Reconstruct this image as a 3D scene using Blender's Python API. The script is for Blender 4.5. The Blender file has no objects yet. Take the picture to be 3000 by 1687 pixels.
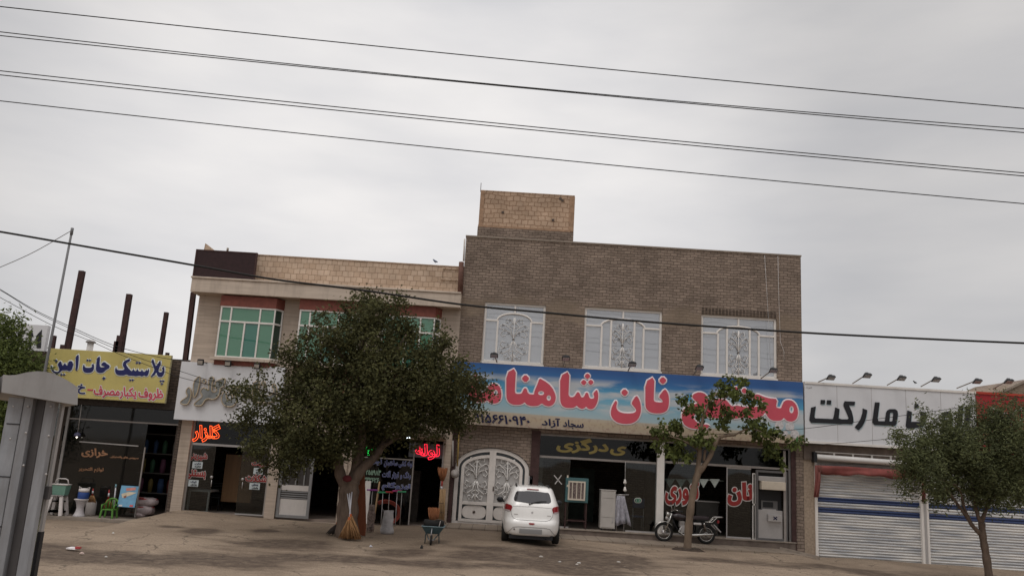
import bpy, bmesh, math, random
import numpy as np
from math import cos, sin, pi, radians, tan, atan2, sqrt
from mathutils import Vector, Matrix
from mathutils.geometry import tessellate_polygon
random.seed(7)
sc = bpy.context.scene
COL = sc.collection
# ------------------------------------------------------------------ camera
FPX, PITCH, ROLL = 2400.0, .205, .060
CAM = np.array([0, -28.0, 2.5])
_f = np.array([0, cos(PITCH), sin(PITCH)]); _r = np.array([1., 0, 0]); _u = np.cross(_r, _f)
_r, _u = cos(ROLL)*_r + sin(ROLL)*_u, -sin(ROLL)*_r + cos(ROLL)*_u
cd = bpy.data.cameras.new('camera'); cam = bpy.data.objects.new('camera', cd); COL.objects.link(cam)
cd.sensor_width = 36; cd.lens = 36*FPX/3000; cd.clip_end = 3000; cd.clip_start = .1
m = Matrix(((_r[0], _u[0], -_f[0], CAM[0]), (_r[1], _u[1], -_f[1], CAM[1]), (_r[2], _u[2], -_f[2], CAM[2]), (0, 0, 0, 1)))
cam.matrix_world = m
sc.camera = cam
# ------------------------------------------------------------------ world, sun, exposure
SUN_EL, SUN_AZ = radians(58), radians(215)
w = bpy.data.worlds.new('World'); sc.world = w; w.use_nodes = True
nt = w.node_tree; N = nt.nodes; L = nt.links; N.clear()
def nd(t, tree=None, **k):
    n = (tree or nt).nodes.new(t)
    for a, b in k.items(): setattr(n, a, b)
    return n
out = nd('ShaderNodeOutputWorld'); bg = nd('ShaderNodeBackground'); L.new(bg.outputs[0], out.inputs[0])
sky = nd('ShaderNodeTexSky', sky_type='NISHITA'); sky.sun_disc = False; sky.sun_elevation = SUN_EL; sky.sun_rotation = SUN_AZ
tc = nd('ShaderNodeTexCoord'); sep = nd('ShaderNodeSeparateXYZ'); L.new(tc.outputs['Generated'], sep.inputs[0])
mp = nd('ShaderNodeMapping'); mp.inputs['Scale'].default_value = (1.5, .6, 5.2); mp.inputs['Rotation'].default_value = (0, .10, 0)
L.new(tc.outputs['Generated'], mp.inputs[0])
nz = nd('ShaderNodeTexNoise'); nz.inputs['Scale'].default_value = 2.3; nz.inputs['Detail'].default_value = 5; nz.inputs['Roughness'].default_value = .48
L.new(mp.outputs[0], nz.inputs['Vector'])
cr = nd('ShaderNodeValToRGB'); L.new(nz.outputs[0], cr.inputs[0])
cr.color_ramp.elements[0].position = .30; cr.color_ramp.elements[0].color = (5.15, 5.10, 5.20, 1)
cr.color_ramp.elements[1].position = .70; cr.color_ramp.elements[1].color = (6.55, 6.36, 6.25, 1)
# overcast luminance grows towards the zenith
zen = nd('ShaderNodeMapRange'); zen.inputs[1].default_value = .56; zen.inputs[2].default_value = 1.0; zen.inputs[3].default_value = 1.0; zen.inputs[4].default_value = 2.9
L.new(sep.outputs['Z'], zen.inputs[0])
# the cloud is thinnest, so brightest, round the middle of this view
dotn = nd('ShaderNodeVectorMath', operation='DOT_PRODUCT'); L.new(tc.outputs['Generated'], dotn.inputs[0])
_g = Vector(_f*FPX + _r*(1200-1500) - _u*(640-843.5)).normalized(); dotn.inputs[1].default_value = _g
gl = nd('ShaderNodeMapRange'); gl.interpolation_type = 'SMOOTHERSTEP'; gl.inputs[1].default_value = .84; gl.inputs[2].default_value = 1.0; gl.inputs[3].default_value = .91; gl.inputs[4].default_value = 1.26
L.new(dotn.outputs['Value'], gl.inputs[0])
mu = nd('ShaderNodeMath', operation='MULTIPLY'); L.new(zen.outputs[0], mu.inputs[0]); L.new(gl.outputs[0], mu.inputs[1])
vm = nd('ShaderNodeVectorMath', operation='SCALE'); L.new(cr.outputs[0], vm.inputs[0]); L.new(mu.outputs[0], vm.inputs['Scale'])
mx = nd('ShaderNodeMix', data_type='RGBA'); mx.inputs[0].default_value = .96
L.new(sky.outputs[0], mx.inputs[6]); L.new(vm.outputs[0], mx.inputs[7]); L.new(mx.outputs[2], bg.inputs[0])
bg.inputs[1].default_value = .11
sl = bpy.data.lights.new('sun', 'SUN'); sl.energy = .8; sl.angle = radians(25); sl.color = (1, .96, .9)
so = bpy.data.objects.new('sun', sl); COL.objects.link(so)
so.rotation_euler = (radians(90)-SUN_EL, 0, pi-SUN_AZ)
so.location = (0, 0, 40)
vs = sc.view_settings; vs.view_transform = 'Standard'; vs.look = 'None'; vs.exposure = 0; vs.gamma = 1
sc.cycles.max_bounces = 6; sc.cycles.transparent_max_bounces = 12; sc.cycles.use_denoising = True

# ------------------------------------------------------------------ pixel -> place helpers
def ray(px, py): return _f*FPX + _r*(px-1500) - _u*(py-843.5)
def P(px, py, Y=0.):
    d = ray(px, py); q = CAM + d*((Y-CAM[1])/d[1]); return Vector(q)
ZB = [(-40, -.26), (-14.5, -.26), (-11.05, -.22), (-10.62, .18), (-10, .2), (-7.6, .13), (-6, .1), (-2.3, .15), (-1.7, .3), (.6, .3), (1.5, .16), (9.4, .1), (10.1, -.03), (17, -.1), (40, -.1)]
def zb(x): return float(np.interp(x, [a for a, b in ZB], [b for a, b in ZB]))
def gz(x, Y):
    t = min(1, max(0, (Y+8.5)/8.0)); t = t*t*(3-2*t)*.5 + t*.5
    return zb(x)*t
def fz(x, Y): return -.12 if (x < -11.25 and Y > -.95) else gz(x, Y)
def G(px, py):
    d = ray(px, py); Y = 4.0
    while Y > -27:
        q = CAM + d*((Y-CAM[1])/d[1])
        if q[2] >= fz(q[0], Y): break
        Y -= .02
    return Vector((q[0], Y, fz(q[0], Y)))
def S(Y): return (Y+28)/FPX*1.02     # metres per photo pixel at that depth
def R(Y, ax, ay, bx, by):
    a = P(ax, ay, Y); b = P(bx, by, Y); return (a.x, b.z, b.x, a.z)   # x0,z0,x1,z1
# ------------------------------------------------------------------ materials
MATS = {}
def newmat(name):
    m = bpy.data.materials.new(name); m.use_nodes = True
    return m, m.node_tree, m.node_tree.nodes['Principled BSDF']
def mat(name, c, rough=.7, amt=.12, sc_=3., metal=0., bump=0., stretch=(1, 1, 1), spec=.3, dirt=0., detail=4, coat=0):
    if name in MATS: return MATS[name]
    m, t, b = newmat(name)
    n = t.nodes; l = t.links
    co = n.new('ShaderNodeTexCoord'); mp = n.new('ShaderNodeMapping'); mp.inputs['Scale'].default_value = stretch
    l.new(co.outputs['Object'], mp.inputs[0])
    z = n.new('ShaderNodeTexNoise'); z.inputs['Scale'].default_value = sc_; z.inputs['Detail'].default_value = detail; z.inputs['Roughness'].default_value = .6
    l.new(mp.outputs[0], z.inputs['Vector'])
    r = n.new('ShaderNodeValToRGB'); l.new(z.outputs[0], r.inputs[0])
    r.color_ramp.elements[0].position = .3; r.color_ramp.elements[1].position = .7
    r.color_ramp.elements[0].color = (*[max(0, v*(1-amt)) for v in c], 1); r.color_ramp.elements[1].color = (*[min(1, v*(1+amt)) for v in c], 1)
    last = r.outputs[0]
    if dirt:
        z2 = n.new('ShaderNodeTexNoise'); z2.inputs['Scale'].default_value = 1.1; z2.inputs['Detail'].default_value = 8; z2.inputs['Roughness'].default_value = .7
        mp2 = n.new('ShaderNodeMapping'); mp2.inputs['Scale'].default_value = (2.5, 2.5, .45); l.new(co.outputs['Object'], mp2.inputs[0]); l.new(mp2.outputs[0], z2.inputs['Vector'])
        r2 = n.new('ShaderNodeMapRange'); r2.inputs[1].default_value = .48; r2.inputs[2].default_value = .75; r2.inputs[3].default_value = 0; r2.inputs[4].default_value = dirt
        l.new(z2.outputs[0], r2.inputs[0])
        x = n.new('ShaderNodeMix'); x.data_type = 'RGBA'; l.new(r2.outputs[0], x.inputs[0]); l.new(last, x.inputs[6]); x.inputs[7].default_value = (.12, .095, .075, 1)
        last = x.outputs[2]
    l.new(last, b.inputs['Base Color'])
    b.inputs['Roughness'].default_value = rough; b.inputs['Metallic'].default_value = metal; b.inputs['Specular IOR Level'].default_value = spec
    if coat: b.inputs['Coat Weight'].default_value = coat; b.inputs['Coat Roughness'].default_value = .06
    if bump:
        bp = n.new('ShaderNodeBump'); bp.inputs['Strength'].default_value = bump; bp.inputs['Distance'].default_value = .02
        l.new(z.outputs[0], bp.inputs['Height']); l.new(bp.outputs[0], b.inputs['Normal'])
    MATS[name] = m; return m
def emis(name, c, s):
    if name in MATS: return MATS[name]
    m, t, b = newmat(name); b.inputs['Base Color'].default_value = (*[v*.3 for v in c], 1)
    b.inputs['Emission Color'].default_value = (*c, 1); b.inputs['Emission Strength'].default_value = s
    MATS[name] = m; return m
def glass(name, tint=(.75, .8, .8), refl=.05, rough=.02, opa=0., body=(.02, .02, .02)):
    if name in MATS: return MATS[name]
    m, t, b = newmat(name); n = t.nodes; l = t.links; n.remove(b); o = n['Material Output']
    tr = n.new('ShaderNodeBsdfTransparent'); tr.inputs[0].default_value = (*tint, 1)
    df = n.new('ShaderNodeBsdfDiffuse'); df.inputs[0].default_value = (*body, 1)
    g = n.new('ShaderNodeBsdfGlossy'); g.inputs['Roughness'].default_value = rough
    co = n.new('ShaderNodeTexCoord'); z = n.new('ShaderNodeTexNoise'); z.inputs['Scale'].default_value = .7; z.inputs['Detail'].default_value = 1; l.new(co.outputs['Object'], z.inputs['Vector'])
    bp = n.new('ShaderNodeBump'); bp.inputs['Strength'].default_value = .12; bp.inputs['Distance'].default_value = .05; l.new(z.outputs[0], bp.inputs['Height']); l.new(bp.outputs[0], g.inputs['Normal'])
    m1 = n.new('ShaderNodeMixShader'); m1.inputs[0].default_value = opa; l.new(tr.outputs[0], m1.inputs[1]); l.new(df.outputs[0], m1.inputs[2])
    m2 = n.new('ShaderNodeMixShader'); m2.inputs[0].default_value = refl; l.new(m1.outputs[0], m2.inputs[1]); l.new(g.outputs[0], m2.inputs[2])
    l.new(m2.outputs[0], o.inputs[0]); MATS[name] = m; return m
def brick(name, c1, c2, mortar, bw, bh, ms=.012, bump=.6, cement=None, offs=.5, var=.5, wob=.02):
    if name in MATS: return MATS[name]
    m, t, b = newmat(name); n = t.nodes; l = t.links
    co = n.new('ShaderNodeTexCoord'); sp = n.new('ShaderNodeSeparateXYZ'); l.new(co.outputs['Object'], sp.inputs[0])
    ad = n.new('ShaderNodeMath'); l.new(sp.outputs[0], ad.inputs[0]); l.new(sp.outputs[1], ad.inputs[1])
    cb = n.new('ShaderNodeCombineXYZ'); l.new(ad.outputs[0], cb.inputs[0]); l.new(sp.outputs[2], cb.inputs[1])
    wn = n.new('ShaderNodeTexNoise'); wn.inputs['Scale'].default_value = 2.2; wn.inputs['Detail'].default_value = 3; l.new(co.outputs['Object'], wn.inputs['Vector'])
    wv = n.new('ShaderNodeVectorMath'); wv.operation = 'SUBTRACT'; l.new(wn.outputs['Color'], wv.inputs[0]); wv.inputs[1].default_value = (.5, .5, .5)
    ws = n.new('ShaderNodeVectorMath'); ws.operation = 'SCALE'; ws.inputs['Scale'].default_value = wob*4; l.new(wv.outputs[0], ws.inputs[0])
    wa = n.new('ShaderNodeVectorMath'); l.new(cb.outputs[0], wa.inputs[0]); l.new(ws.outputs[0], wa.inputs[1])
    br = n.new('ShaderNodeTexBrick'); l.new(wa.outputs[0], br.inputs['Vector']); br.offset = offs
    br.inputs['Color1'].default_value = (*c1, 1); br.inputs['Color2'].default_value = (*c2, 1); br.inputs['Mortar'].default_value = (*mortar, 1)
    br.inputs['Scale'].default_value = 1; br.inputs['Mortar Size'].default_value = ms; br.inputs['Brick Width'].default_value = bw; br.inputs['Row Height'].default_value = bh
    br.inputs['Mortar Smooth'].default_value = .3
    z = n.new('ShaderNodeTexNoise'); z.inputs['Scale'].default_value = .9; z.inputs['Detail'].default_value = 8; z.inputs['Roughness'].default_value = .65; l.new(co.outputs['Object'], z.inputs['Vector'])
    mr = n.new('ShaderNodeMapRange'); mr.inputs[1].default_value = .3; mr.inputs[2].default_value = .7; mr.inputs[3].default_value = 1-var*.6; mr.inputs[4].default_value = 1+var*.5; l.new(z.outputs[0], mr.inputs[0])
    ml = n.new('ShaderNodeVectorMath'); ml.operation = 'SCALE'; l.new(br.outputs['Color'], ml.inputs[0]); l.new(mr.outputs[0], ml.inputs['Scale'])
    last = ml.outputs[0]; hgt = br.outputs['Fac']
    fine = n.new('ShaderNodeTexNoise'); fine.inputs['Scale'].default_value = 25; fine.inputs['Detail'].default_value = 4; l.new(co.outputs['Object'], fine.inputs['Vector'])
    if cement:
        z0, z1, cc = cement
        a = n.new('ShaderNodeMath'); a.operation = 'MULTIPLY_ADD'; l.new(z.outputs[0], a.inputs[0]); a.inputs[1].default_value = 1.5; l.new(sp.outputs[2], a.inputs[2])
        d = n.new('ShaderNodeMath'); d.operation = 'SUBTRACT'; l.new(a.outputs[0], d.inputs[0]); d.inputs[1].default_value = (z0+z1)/2+.75
        e = n.new('ShaderNodeMath'); e.operation = 'ABSOLUTE'; l.new(d.outputs[0], e.inputs[0])
        q = n.new('ShaderNodeMapRange'); l.new(e.outputs[0], q.inputs[0]); q.inputs[1].default_value = (z1-z0)/2+.12; q.inputs[2].default_value = (z1-z0)/2-.1; q.inputs[3].default_value = 0; q.inputs[4].default_value = .8
        x = n.new('ShaderNodeMix'); x.data_type = 'RGBA'; l.new(q.outputs[0], x.inputs[0]); l.new(last, x.inputs[6])
        cs = n.new('ShaderNodeVectorMath'); cs.operation = 'SCALE'; cs.inputs[0].default_value = cc; l.new(mr.outputs[0], cs.inputs['Scale']); l.new(cs.outputs[0], x.inputs[7]); last = x.outputs[2]
    l.new(last, b.inputs['Base Color']); b.inputs['Roughness'].default_value = .9; b.inputs['Specular IOR Level'].default_value = .15
    iv = n.new('ShaderNodeMath'); iv.operation = 'SUBTRACT'; iv.inputs[0].default_value = 1; l.new(hgt, iv.inputs[1])
    hm = n.new('ShaderNodeMath'); hm.operation = 'MULTIPLY_ADD'; l.new(fine.outputs[0], hm.inputs[0]); hm.inputs[1].default_value = .5; l.new(iv.outputs[0], hm.inputs[2])
    bp = n.new('ShaderNodeBump'); bp.inputs['Strength'].default_value = bump; bp.inputs['Distance'].default_value = .015; l.new(hm.outputs[0], bp.inputs['Height']); l.new(bp.outputs[0], b.inputs['Normal'])
    MATS[name] = m; return m
def leafmat(name, c, var=.45):
    if name in MATS: return MATS[name]
    m, t, b = newmat(name); n = t.nodes; l = t.links; o = n['Material Output']
    at = n.new('ShaderNodeAttribute'); at.attribute_name = 'tint'
    r = n.new('ShaderNodeValToRGB'); l.new(at.outputs['Fac'], r.inputs[0])
    r.color_ramp.elements[0].color = (*[v*(1-var) for v in c], 1); r.color_ramp.elements[1].color = (min(1, c[0]*(1+var*1.1)), min(1, c[1]*(1+var)), c[2]*(1+var*.3), 1)
    l.new(r.outputs[0], b.inputs['Base Color']); b.inputs['Roughness'].default_value = .75; b.inputs['Specular IOR Level'].default_value = .12
    tr = n.new('ShaderNodeBsdfTranslucent'); l.new(r.outputs[0], tr.inputs[0])
    ms = n.new('ShaderNodeMixShader'); ms.inputs[0].default_value = .25; l.new(b.outputs[0], ms.inputs[1]); l.new(tr.outputs[0], ms.inputs[2]); l.new(ms.outputs[0], o.inputs[0])
    MATS[name] = m; return m
# ------------------------------------------------------------------ mesh building
class MB:
    def __init__(s): s.v = []; s.f = []; s.mi = []; s.mats = []; s.sm = []
    def _m(s, m):
        if m not in s.mats: s.mats.append(m)
        return s.mats.index(m)
    def add(s, vs, fs, m, smooth=False):
        o = len(s.v); s.v += [tuple(v) for v in vs]; k = s._m(m)
        for f in fs: s.f.append(tuple(i+o for i in f)); s.mi.append(k); s.sm.append(smooth)
        return s
    def box(s, x0, y0, z0, x1, y1, z1, m):
        v = [(x, y, z) for x in (x0, x1) for y in (y0, y1) for z in (z0, z1)]
        return s.add(v, [(0, 1, 3, 2), (4, 6, 7, 5), (0, 4, 5, 1), (2, 3, 7, 6), (0, 2, 6, 4), (1, 5, 7, 3)], m)
    def obox(s, c, size, m, rot=None, taper=1.):
        a, b, d = [q/2 for q in size]; c = Vector(c)
        v = [Vector((x*a*(taper if z > 0 else 1), y*b*(taper if z > 0 else 1), z*d)) for x in (-1, 1) for y in (-1, 1) for z in (-1, 1)]
        if rot is not None: v = [rot @ p for p in v]
        return s.add([p+c for p in v], [(0, 1, 3, 2), (4, 6, 7, 5), (0, 4, 5, 1), (2, 3, 7, 6), (0, 2, 6, 4), (1, 5, 7, 3)], m)
    def bar(s, a, b, wd, th, m):     # rectangular bar between two points of a facade plane
        a = Vector(a); b = Vector(b); d = (b-a).normalized(); nrm = Vector((0, 1, 0))
        if abs(d.y) > .9: nrm = Vector((1, 0, 0))
        sd = d.cross(nrm).normalized(); nn = sd.cross(d).normalized()
        v = [p+sd*(i*wd/2)+nn*(j*th/2) for p in (a, b) for i in (-1, 1) for j in (-1, 1)]
        return s.add(v, [(0, 1, 3, 2), (4, 6, 7, 5), (0, 4, 5, 1), (2, 3, 7, 6), (0, 2, 6, 4), (1, 5, 7, 3)], m)
    def tube(s, pts, r, m, n=8, closed=False, flat=1., caps=True):
        pts = [Vector(p) for p in pts]; k = len(pts); rs = r if isinstance(r, (list, tuple)) else [r]*k
        V = []; prev = None
        for i, p in enumerate(pts):
            a = pts[i-1] if (i > 0 or closed) else p; b = pts[(i+1) % k] if (i < k-1 or closed) else p
            d = (b-a); d = d.normalized() if d.length > 1e-9 else Vector((0, 0, 1))
            if prev is None:
                u = d.cross(Vector((0, 1, 0)));
                if u.length < .1: u = d.cross(Vector((1, 0, 0)))
            else: u = prev - d*prev.dot(d)
            u.normalize(); prev = u; w_ = d.cross(u)
            for j in range(n):
                t = 2*pi*j/n; q = u*cos(t)*rs[i] + w_*sin(t)*rs[i]
                if flat != 1: q.y *= flat
                V.append(p+q)
        F = []
        for i in range(k if closed else k-1):
            for j in range(n):
                F.append((i*n+j, i*n+(j+1) % n, ((i+1) % k)*n+(j+1) % n, ((i+1) % k)*n+j))
        if not closed and caps: F += [tuple(range(n-1, -1, -1)), tuple(range((k-1)*n, k*n))]
        return s.add(V, F, m, True)
    def lathe(s, c, prof, m, n=20, sx=1., sy=1., rot=None):
        c = Vector(c); V = []
        for r, z in prof:
            for j in range(n):
                p = Vector((cos(2*pi*j/n)*r*sx, sin(2*pi*j/n)*r*sy, z))
                V.append(c+(rot @ p if rot is not None else p))
        F = [(i*n+j, i*n+(j+1) % n, (i+1)*n+(j+1) % n, (i+1)*n+j) for i in range(len(prof)-1) for j in range(n)]
        F += [tuple(range(n-1, -1, -1)), tuple(range((len(prof)-1)*n, len(prof)*n))]
        return s.add(V, F, m, True)
    def slab(s, loops, Y, depth, m, mside=None):
        """prism from x,z loops (outer first, then holes); front at Y, back at Y+depth"""
        L3 = [[Vector((x, z, 0)) for x, z in lp] for lp in loops]
        tri = tessellate_polygon(L3); fl = [p for lp in loops for p in lp]; n = len(fl)
        V = [(x, Y, z) for x, z in fl] + [(x, Y+depth, z) for x, z in fl]
        F = []
        for a, b, c in tri:
            A, B, C_ = fl[a], fl[b], fl[c]; cr_ = (B[0]-A[0])*(C_[1]-A[1])-(B[1]-A[1])*(C_[0]-A[0])
            if cr_ < 0: a, b, c = a, c, b
            F.append((a, b, c)); F.append((n+a, n+c, n+b))
        s.add(V, F, m)
        o = 0
        for lp in loops:
            k = len(lp)
            s.add([V[o+i] for i in range(k)]+[V[n+o+i] for i in range(k)], [(i, i+k, (i+1) % k+k, (i+1) % k) for i in range(k)], mside or m)
            o += k
        return s
    def rect(s, r, Y, depth, m): return s.box(r[0], Y, r[1], r[2], Y+depth, r[3], m)
    def frame(s, r, Y, depth, wd, m):
        x0, z0, x1, z1 = r
        s.box(x0, Y, z0, x0+wd, Y+depth, z1, m); s.box(x1-wd, Y, z0, x1, Y+depth, z1, m)
        s.box(x0+wd, Y, z1-wd, x1-wd, Y+depth, z1, m); s.box(x0+wd, Y, z0, x1-wd, Y+depth, z0+wd, m); return s
    def build(s, name, parent=None, bevel=0., fixn=True):
        me = bpy.data.meshes.new(name); me.from_pydata(s.v, [], s.f)
        for q in s.mats: me.materials.append(q)
        me.polygons.foreach_set('material_index', s.mi); me.polygons.foreach_set('use_smooth', s.sm)
        if fixn:
            bm = bmesh.new(); bm.from_mesh(me); bmesh.ops.recalc_face_normals(bm, faces=bm.faces); bm.to_mesh(me); bm.free()
        me.update()
        o = bpy.data.objects.new(name, me); COL.objects.link(o)
        if bevel:
            md = o.modifiers.new('bevel', 'BEVEL'); md.width = bevel; md.segments = 2; md.limit_method = 'ANGLE'; md.angle_limit = radians(40)
        if parent is not None: adopt(o, parent)
        return o
def adopt(o, parent):
    o.parent = parent
    if parent.type == 'EMPTY':
        o.matrix_parent_inverse = Matrix.Translation(-Vector(parent.location))
def tag(o, label, cat, group=None):
    o['label'] = label; o['category'] = cat
    if group: o['group'] = group
    return o
def thing(name, label, cat, loc=(0, 0, 0), group=None):
    o = bpy.data.objects.new(name, None); COL.objects.link(o); o.location = loc; o.empty_display_size = .2
    return tag(o, label, cat, group)
def struct(name, mb, kind='structure'):
    o = mb.build(name); o['kind'] = kind; return o
def copy_tree(o, loc, label=None):
    kids = [c for c in bpy.data.objects if c.parent == o]
    c = o.copy(); COL.objects.link(c)
    if loc is not None: c.location = loc
    if label: c['label'] = label
    def rec(src, dst):
        for k in [q for q in bpy.data.objects if q.parent == src and q != dst]:
            d = k.copy(); COL.objects.link(d); d.parent = dst; rec(k, d)
    rec(o, c)
    return c
def chaikin(p, it=1, a=.22):
    for _ in range(it):
        q = []
        for i in range(len(p)):
            A, B = p[i], p[(i+1) % len(p)]
            q += [(A[0]*(1-a)+B[0]*a, A[1]*(1-a)+B[1]*a), (A[0]*a+B[0]*(1-a), A[1]*a+B[1]*(1-a))]
        p = q
    return p
def ell(cx, cy, rx, ry, n=14, rot=0):
    return [(cx+cos(t)*rx*cos(rot)-sin(t)*ry*sin(rot), cy+cos(t)*rx*sin(rot)+sin(t)*ry*cos(rot)) for t in [2*pi*i/n for i in range(n)]]
def dia(cx, cy, h): return [(cx, cy-h), (cx+h, cy), (cx, cy+h), (cx-h, cy)]
ZONES = {1: (1320, 1050, 6.9), 2: (1600, 1070, 6.44), 3: (1960, 1100, 6.44), 4: (2350, 1110, 6.9), 5: (2640, 1110, 6.9), 6: (130, 1010, 6.962), 7: (500, 1050, 7.155)}
def T(z, pts):
    ox, oy, k = ZONES[z]; return [(ox+x/k, oy+y/k) for x, y in pts]
def xz(pts, Y): return [(P(x, y, Y).x, P(x, y, Y).z) for x, y in pts]
def glyph(mb, loops, Y, mface, depth=.012, halo=None, hw=.045, smooth=1, mside=None, hy=.35):
    """raised letter from outlines traced on the sign board; halo = painted rim round it"""
    lp = [xz(chaikin(l, smooth) if smooth else l, Y) for l in loops]
    mb.slab(lp, Y-depth, depth, mface, mside)
    if halo:
        for l in lp: mb.tube([(x, Y, z) for x, z in l], hw, halo, n=8, closed=True, flat=depth*.85/hw)
# ---- Persian writing: join letters, reverse, and lay the strokes out as mesh
FORMS = {'ا': 'FE8D FE8E', 'آ': 'FE81 FE82', 'ب': 'FE8F FE90 FE91 FE92', 'پ': 'FB56 FB57 FB58 FB59', 'ت': 'FE95 FE96 FE97 FE98', 'ج': 'FE9D FE9E FE9F FEA0', 'چ': 'FB7A FB7B FB7C FB7D', 'ح': 'FEA1 FEA2 FEA3 FEA4', 'خ': 'FEA5 FEA6 FEA7 FEA8', 'د': 'FEA9 FEAA', 'ر': 'FEAD FEAE', 'ز': 'FEAF FEB0', 'س': 'FEB1 FEB2 FEB3 FEB4', 'ش': 'FEB5 FEB6 FEB7 FEB8', 'ص': 'FEB9 FEBA FEBB FEBC', 'ظ': 'FEC5 FEC6 FEC7 FEC8', 'ع': 'FEC9 FECA FECB FECC', 'ف': 'FED1 FED2 FED3 FED4', 'ق': 'FED5 FED6 FED7 FED8', 'ک': 'FB8E FB8F FB90 FB91', 'گ': 'FB92 FB93 FB94 FB95', 'ل': 'FEDD FEDE FEDF FEE0', 'م': 'FEE1 FEE2 FEE3 FEE4', 'ن': 'FEE5 FEE6 FEE7 FEE8', 'و': 'FEED FEEE', 'ه': 'FEE9 FEEA FEEB FEEC', 'ی': 'FBFC FBFD FBFE FBFF'}
def shape(s):
    s = s.replace('لا', '\ue000'); F = {k: [chr(int(h, 16)) for h in v.split()] for k, v in FORMS.items()}; F['\ue000'] = ['\ufefb', '\ufefc']
    r = []
    for i, c in enumerate(s):
        if c not in F: r.append(c); continue
        p = i > 0 and s[i-1] in F and len(F[s[i-1]]) == 4; n = i+1 < len(s) and s[i+1] in F and len(F[c]) == 4
        r.append(F[c][3 if p and n else 1 if p else 2 if n else 0] if len(F[c]) == 4 else F[c][1 if p else 0])
    if all(ch in '۰۱۲۳۴۵۶۷۸۹ ' for ch in s): return s
    return ''.join(reversed(r))
_tc = {}
def textmesh(s, tube=0.):
    key = (s, round(tube, 4))
    if key in _tc: return _tc[key]
    c = bpy.data.curves.new('writing', 'FONT'); c.body = shape(s); c.size = 1; c.resolution_u = 4
    if tube: c.fill_mode = 'NONE'; c.bevel_depth = tube; c.offset = .028 if tube == .014 else 0; c.bevel_resolution = 1
    o = bpy.data.objects.new('writing', c); COL.objects.link(o)
    dg = bpy.context.evaluated_depsgraph_get(); e = o.evaluated_get(dg); me = e.to_mesh()
    V = [tuple(v.co) for v in me.vertices]; F = [tuple(p.vertices) for p in me.polygons]; e.to_mesh_clear()
    bpy.data.objects.remove(o); bpy.data.curves.remove(c)
    if not tube:     # separate letters by a hair of depth so that overlapping joins never share a plane
        par = list(range(len(V)))
        def fd(a):
            while par[a] != a: par[a] = par[par[a]]; a = par[a]
            return a
        for f in F:
            for q in f[1:]: par[fd(f[0])] = fd(q)
        ids = {}
        V = [(x, y, .0006*(1+ids.setdefault(fd(i), len(ids)))) for i, (x, y, z) in enumerate(V)]
    _tc[key] = (V, F); return V, F
def write(mb, s, quad, Y, m, bold=.03, halo=None, hw=.07, neon=False, lift=.004):
    """quad = TL,TR,BR,BL photo points on the plane Y that the words fill"""
    V, F = textmesh(s); xs = [v[0] for v in V]; ys = [v[1] for v in V]; x0, x1, y0, y1 = min(xs), max(xs), min(ys), max(ys)
    q = [P(a, b, Y) for a, b in quad]
    sz = (q[0]-q[3]).length/(y1-y0)
    def put(V, dz, fl):
        r = []
        for x, y, z in V:
            u = (x-x0)/(x1-x0); v = (y-y0)/(y1-y0); p = (q[3]*(1-u)+q[2]*u)*(1-v)+(q[0]*(1-u)+q[1]*u)*v
            r.append((p.x, Y-dz-z*fl, p.z))
        return r
    if neon:
        V2, F2 = textmesh(s, bold); mb.add(put(V2, lift, sz), F2, m, True); return
    if halo: V3, F3 = textmesh(s, hw); mb.add(put(V3, lift, sz*.08), F3, halo)
    mb.add(put(V, lift+.006, 1.), F, m)
    if bold: V2, F2 = textmesh(s, bold); mb.add(put(V2, lift+.004, sz*.15), F2, m)
def word(par, *a, **k):
    g_ = MB(); write(g_, *a, **k); return g_.build('window_lettering', par)
def quad_px(x0, y0, x1, y1, k=.06):     # upright box on the facade seen in the tilted photo
    d = (x1-x0)*k; return [(x0, y0), (x1, y0+d), (x1, y1+d), (x0, y1)]
# ------------------------------------------------------------------ palette
M_brickC = brick('brown_brick', (.20, .155, .125), (.285, .222, .18), (.11, .085, .068), .235, .098, .009, .8, cement=(7.3, 7.85, (.245, .19, .143)), var=.42, wob=.035)
M_brickY = brick('buff_block', (.47, .345, .25), (.57, .44, .335), (.32, .225, .16), .21, .195, .010, .6, var=.4, wob=.03)
M_brickO = brick('orange_block', (.43, .305, .215), (.50, .365, .265), (.31, .20, .135), .235, .18, .016, .6, var=.45, wob=.05)
M_brickD = brick('dark_brick', (.10, .075, .06), (.13, .10, .08), (.05, .04, .035), .23, .09, .01, .8, var=.5)
M_stone = mat('travertine', (.45, .365, .295), .6, .20, 2.4, stretch=(.22, 1, 6), bump=.1, dirt=.3)
M_cornice = mat('cornice_stone', (.54, .45, .37), .6, .12, 2.0, stretch=(.3, 1, 4), dirt=.35)
M_gran = mat('pillar_stone', (.34, .265, .20), .7, .25, 14, dirt=.2)
M_white = mat('white_paint', (.74, .70, .66), .45, .05, 4, dirt=.10)
M_gatew = mat('gate_white', (.66, .61, .57), .5, .06, 4, dirt=.15)
M_panel = mat('sign_white', (.66, .66, .68), .4, .03, 1.2, dirt=.05)
M_steel = mat('rusty_steel', (.055, .028, .026), .75, .3, 6, bump=.1)
M_brown = mat('board_brown', (.030, .013, .014), .6, .2, 9)
M_red = mat('red_tile', (.20, .062, .045), .6, .2, 7)
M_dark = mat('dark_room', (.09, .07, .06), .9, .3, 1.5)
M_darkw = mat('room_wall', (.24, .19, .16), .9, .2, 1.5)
M_grey = mat('grey_metal', (.30, .30, .31), .45, .06, 3, metal=.3)
M_alu = mat('aluminium', (.42, .40, .39), .4, .05, 5, metal=.4)
M_fram = mat('frame_grey', (.30, .27, .25), .5, .1, 5, dirt=.2)
M_black = mat('black_plastic', (.018, .018, .02), .5, .1, 5)
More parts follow.
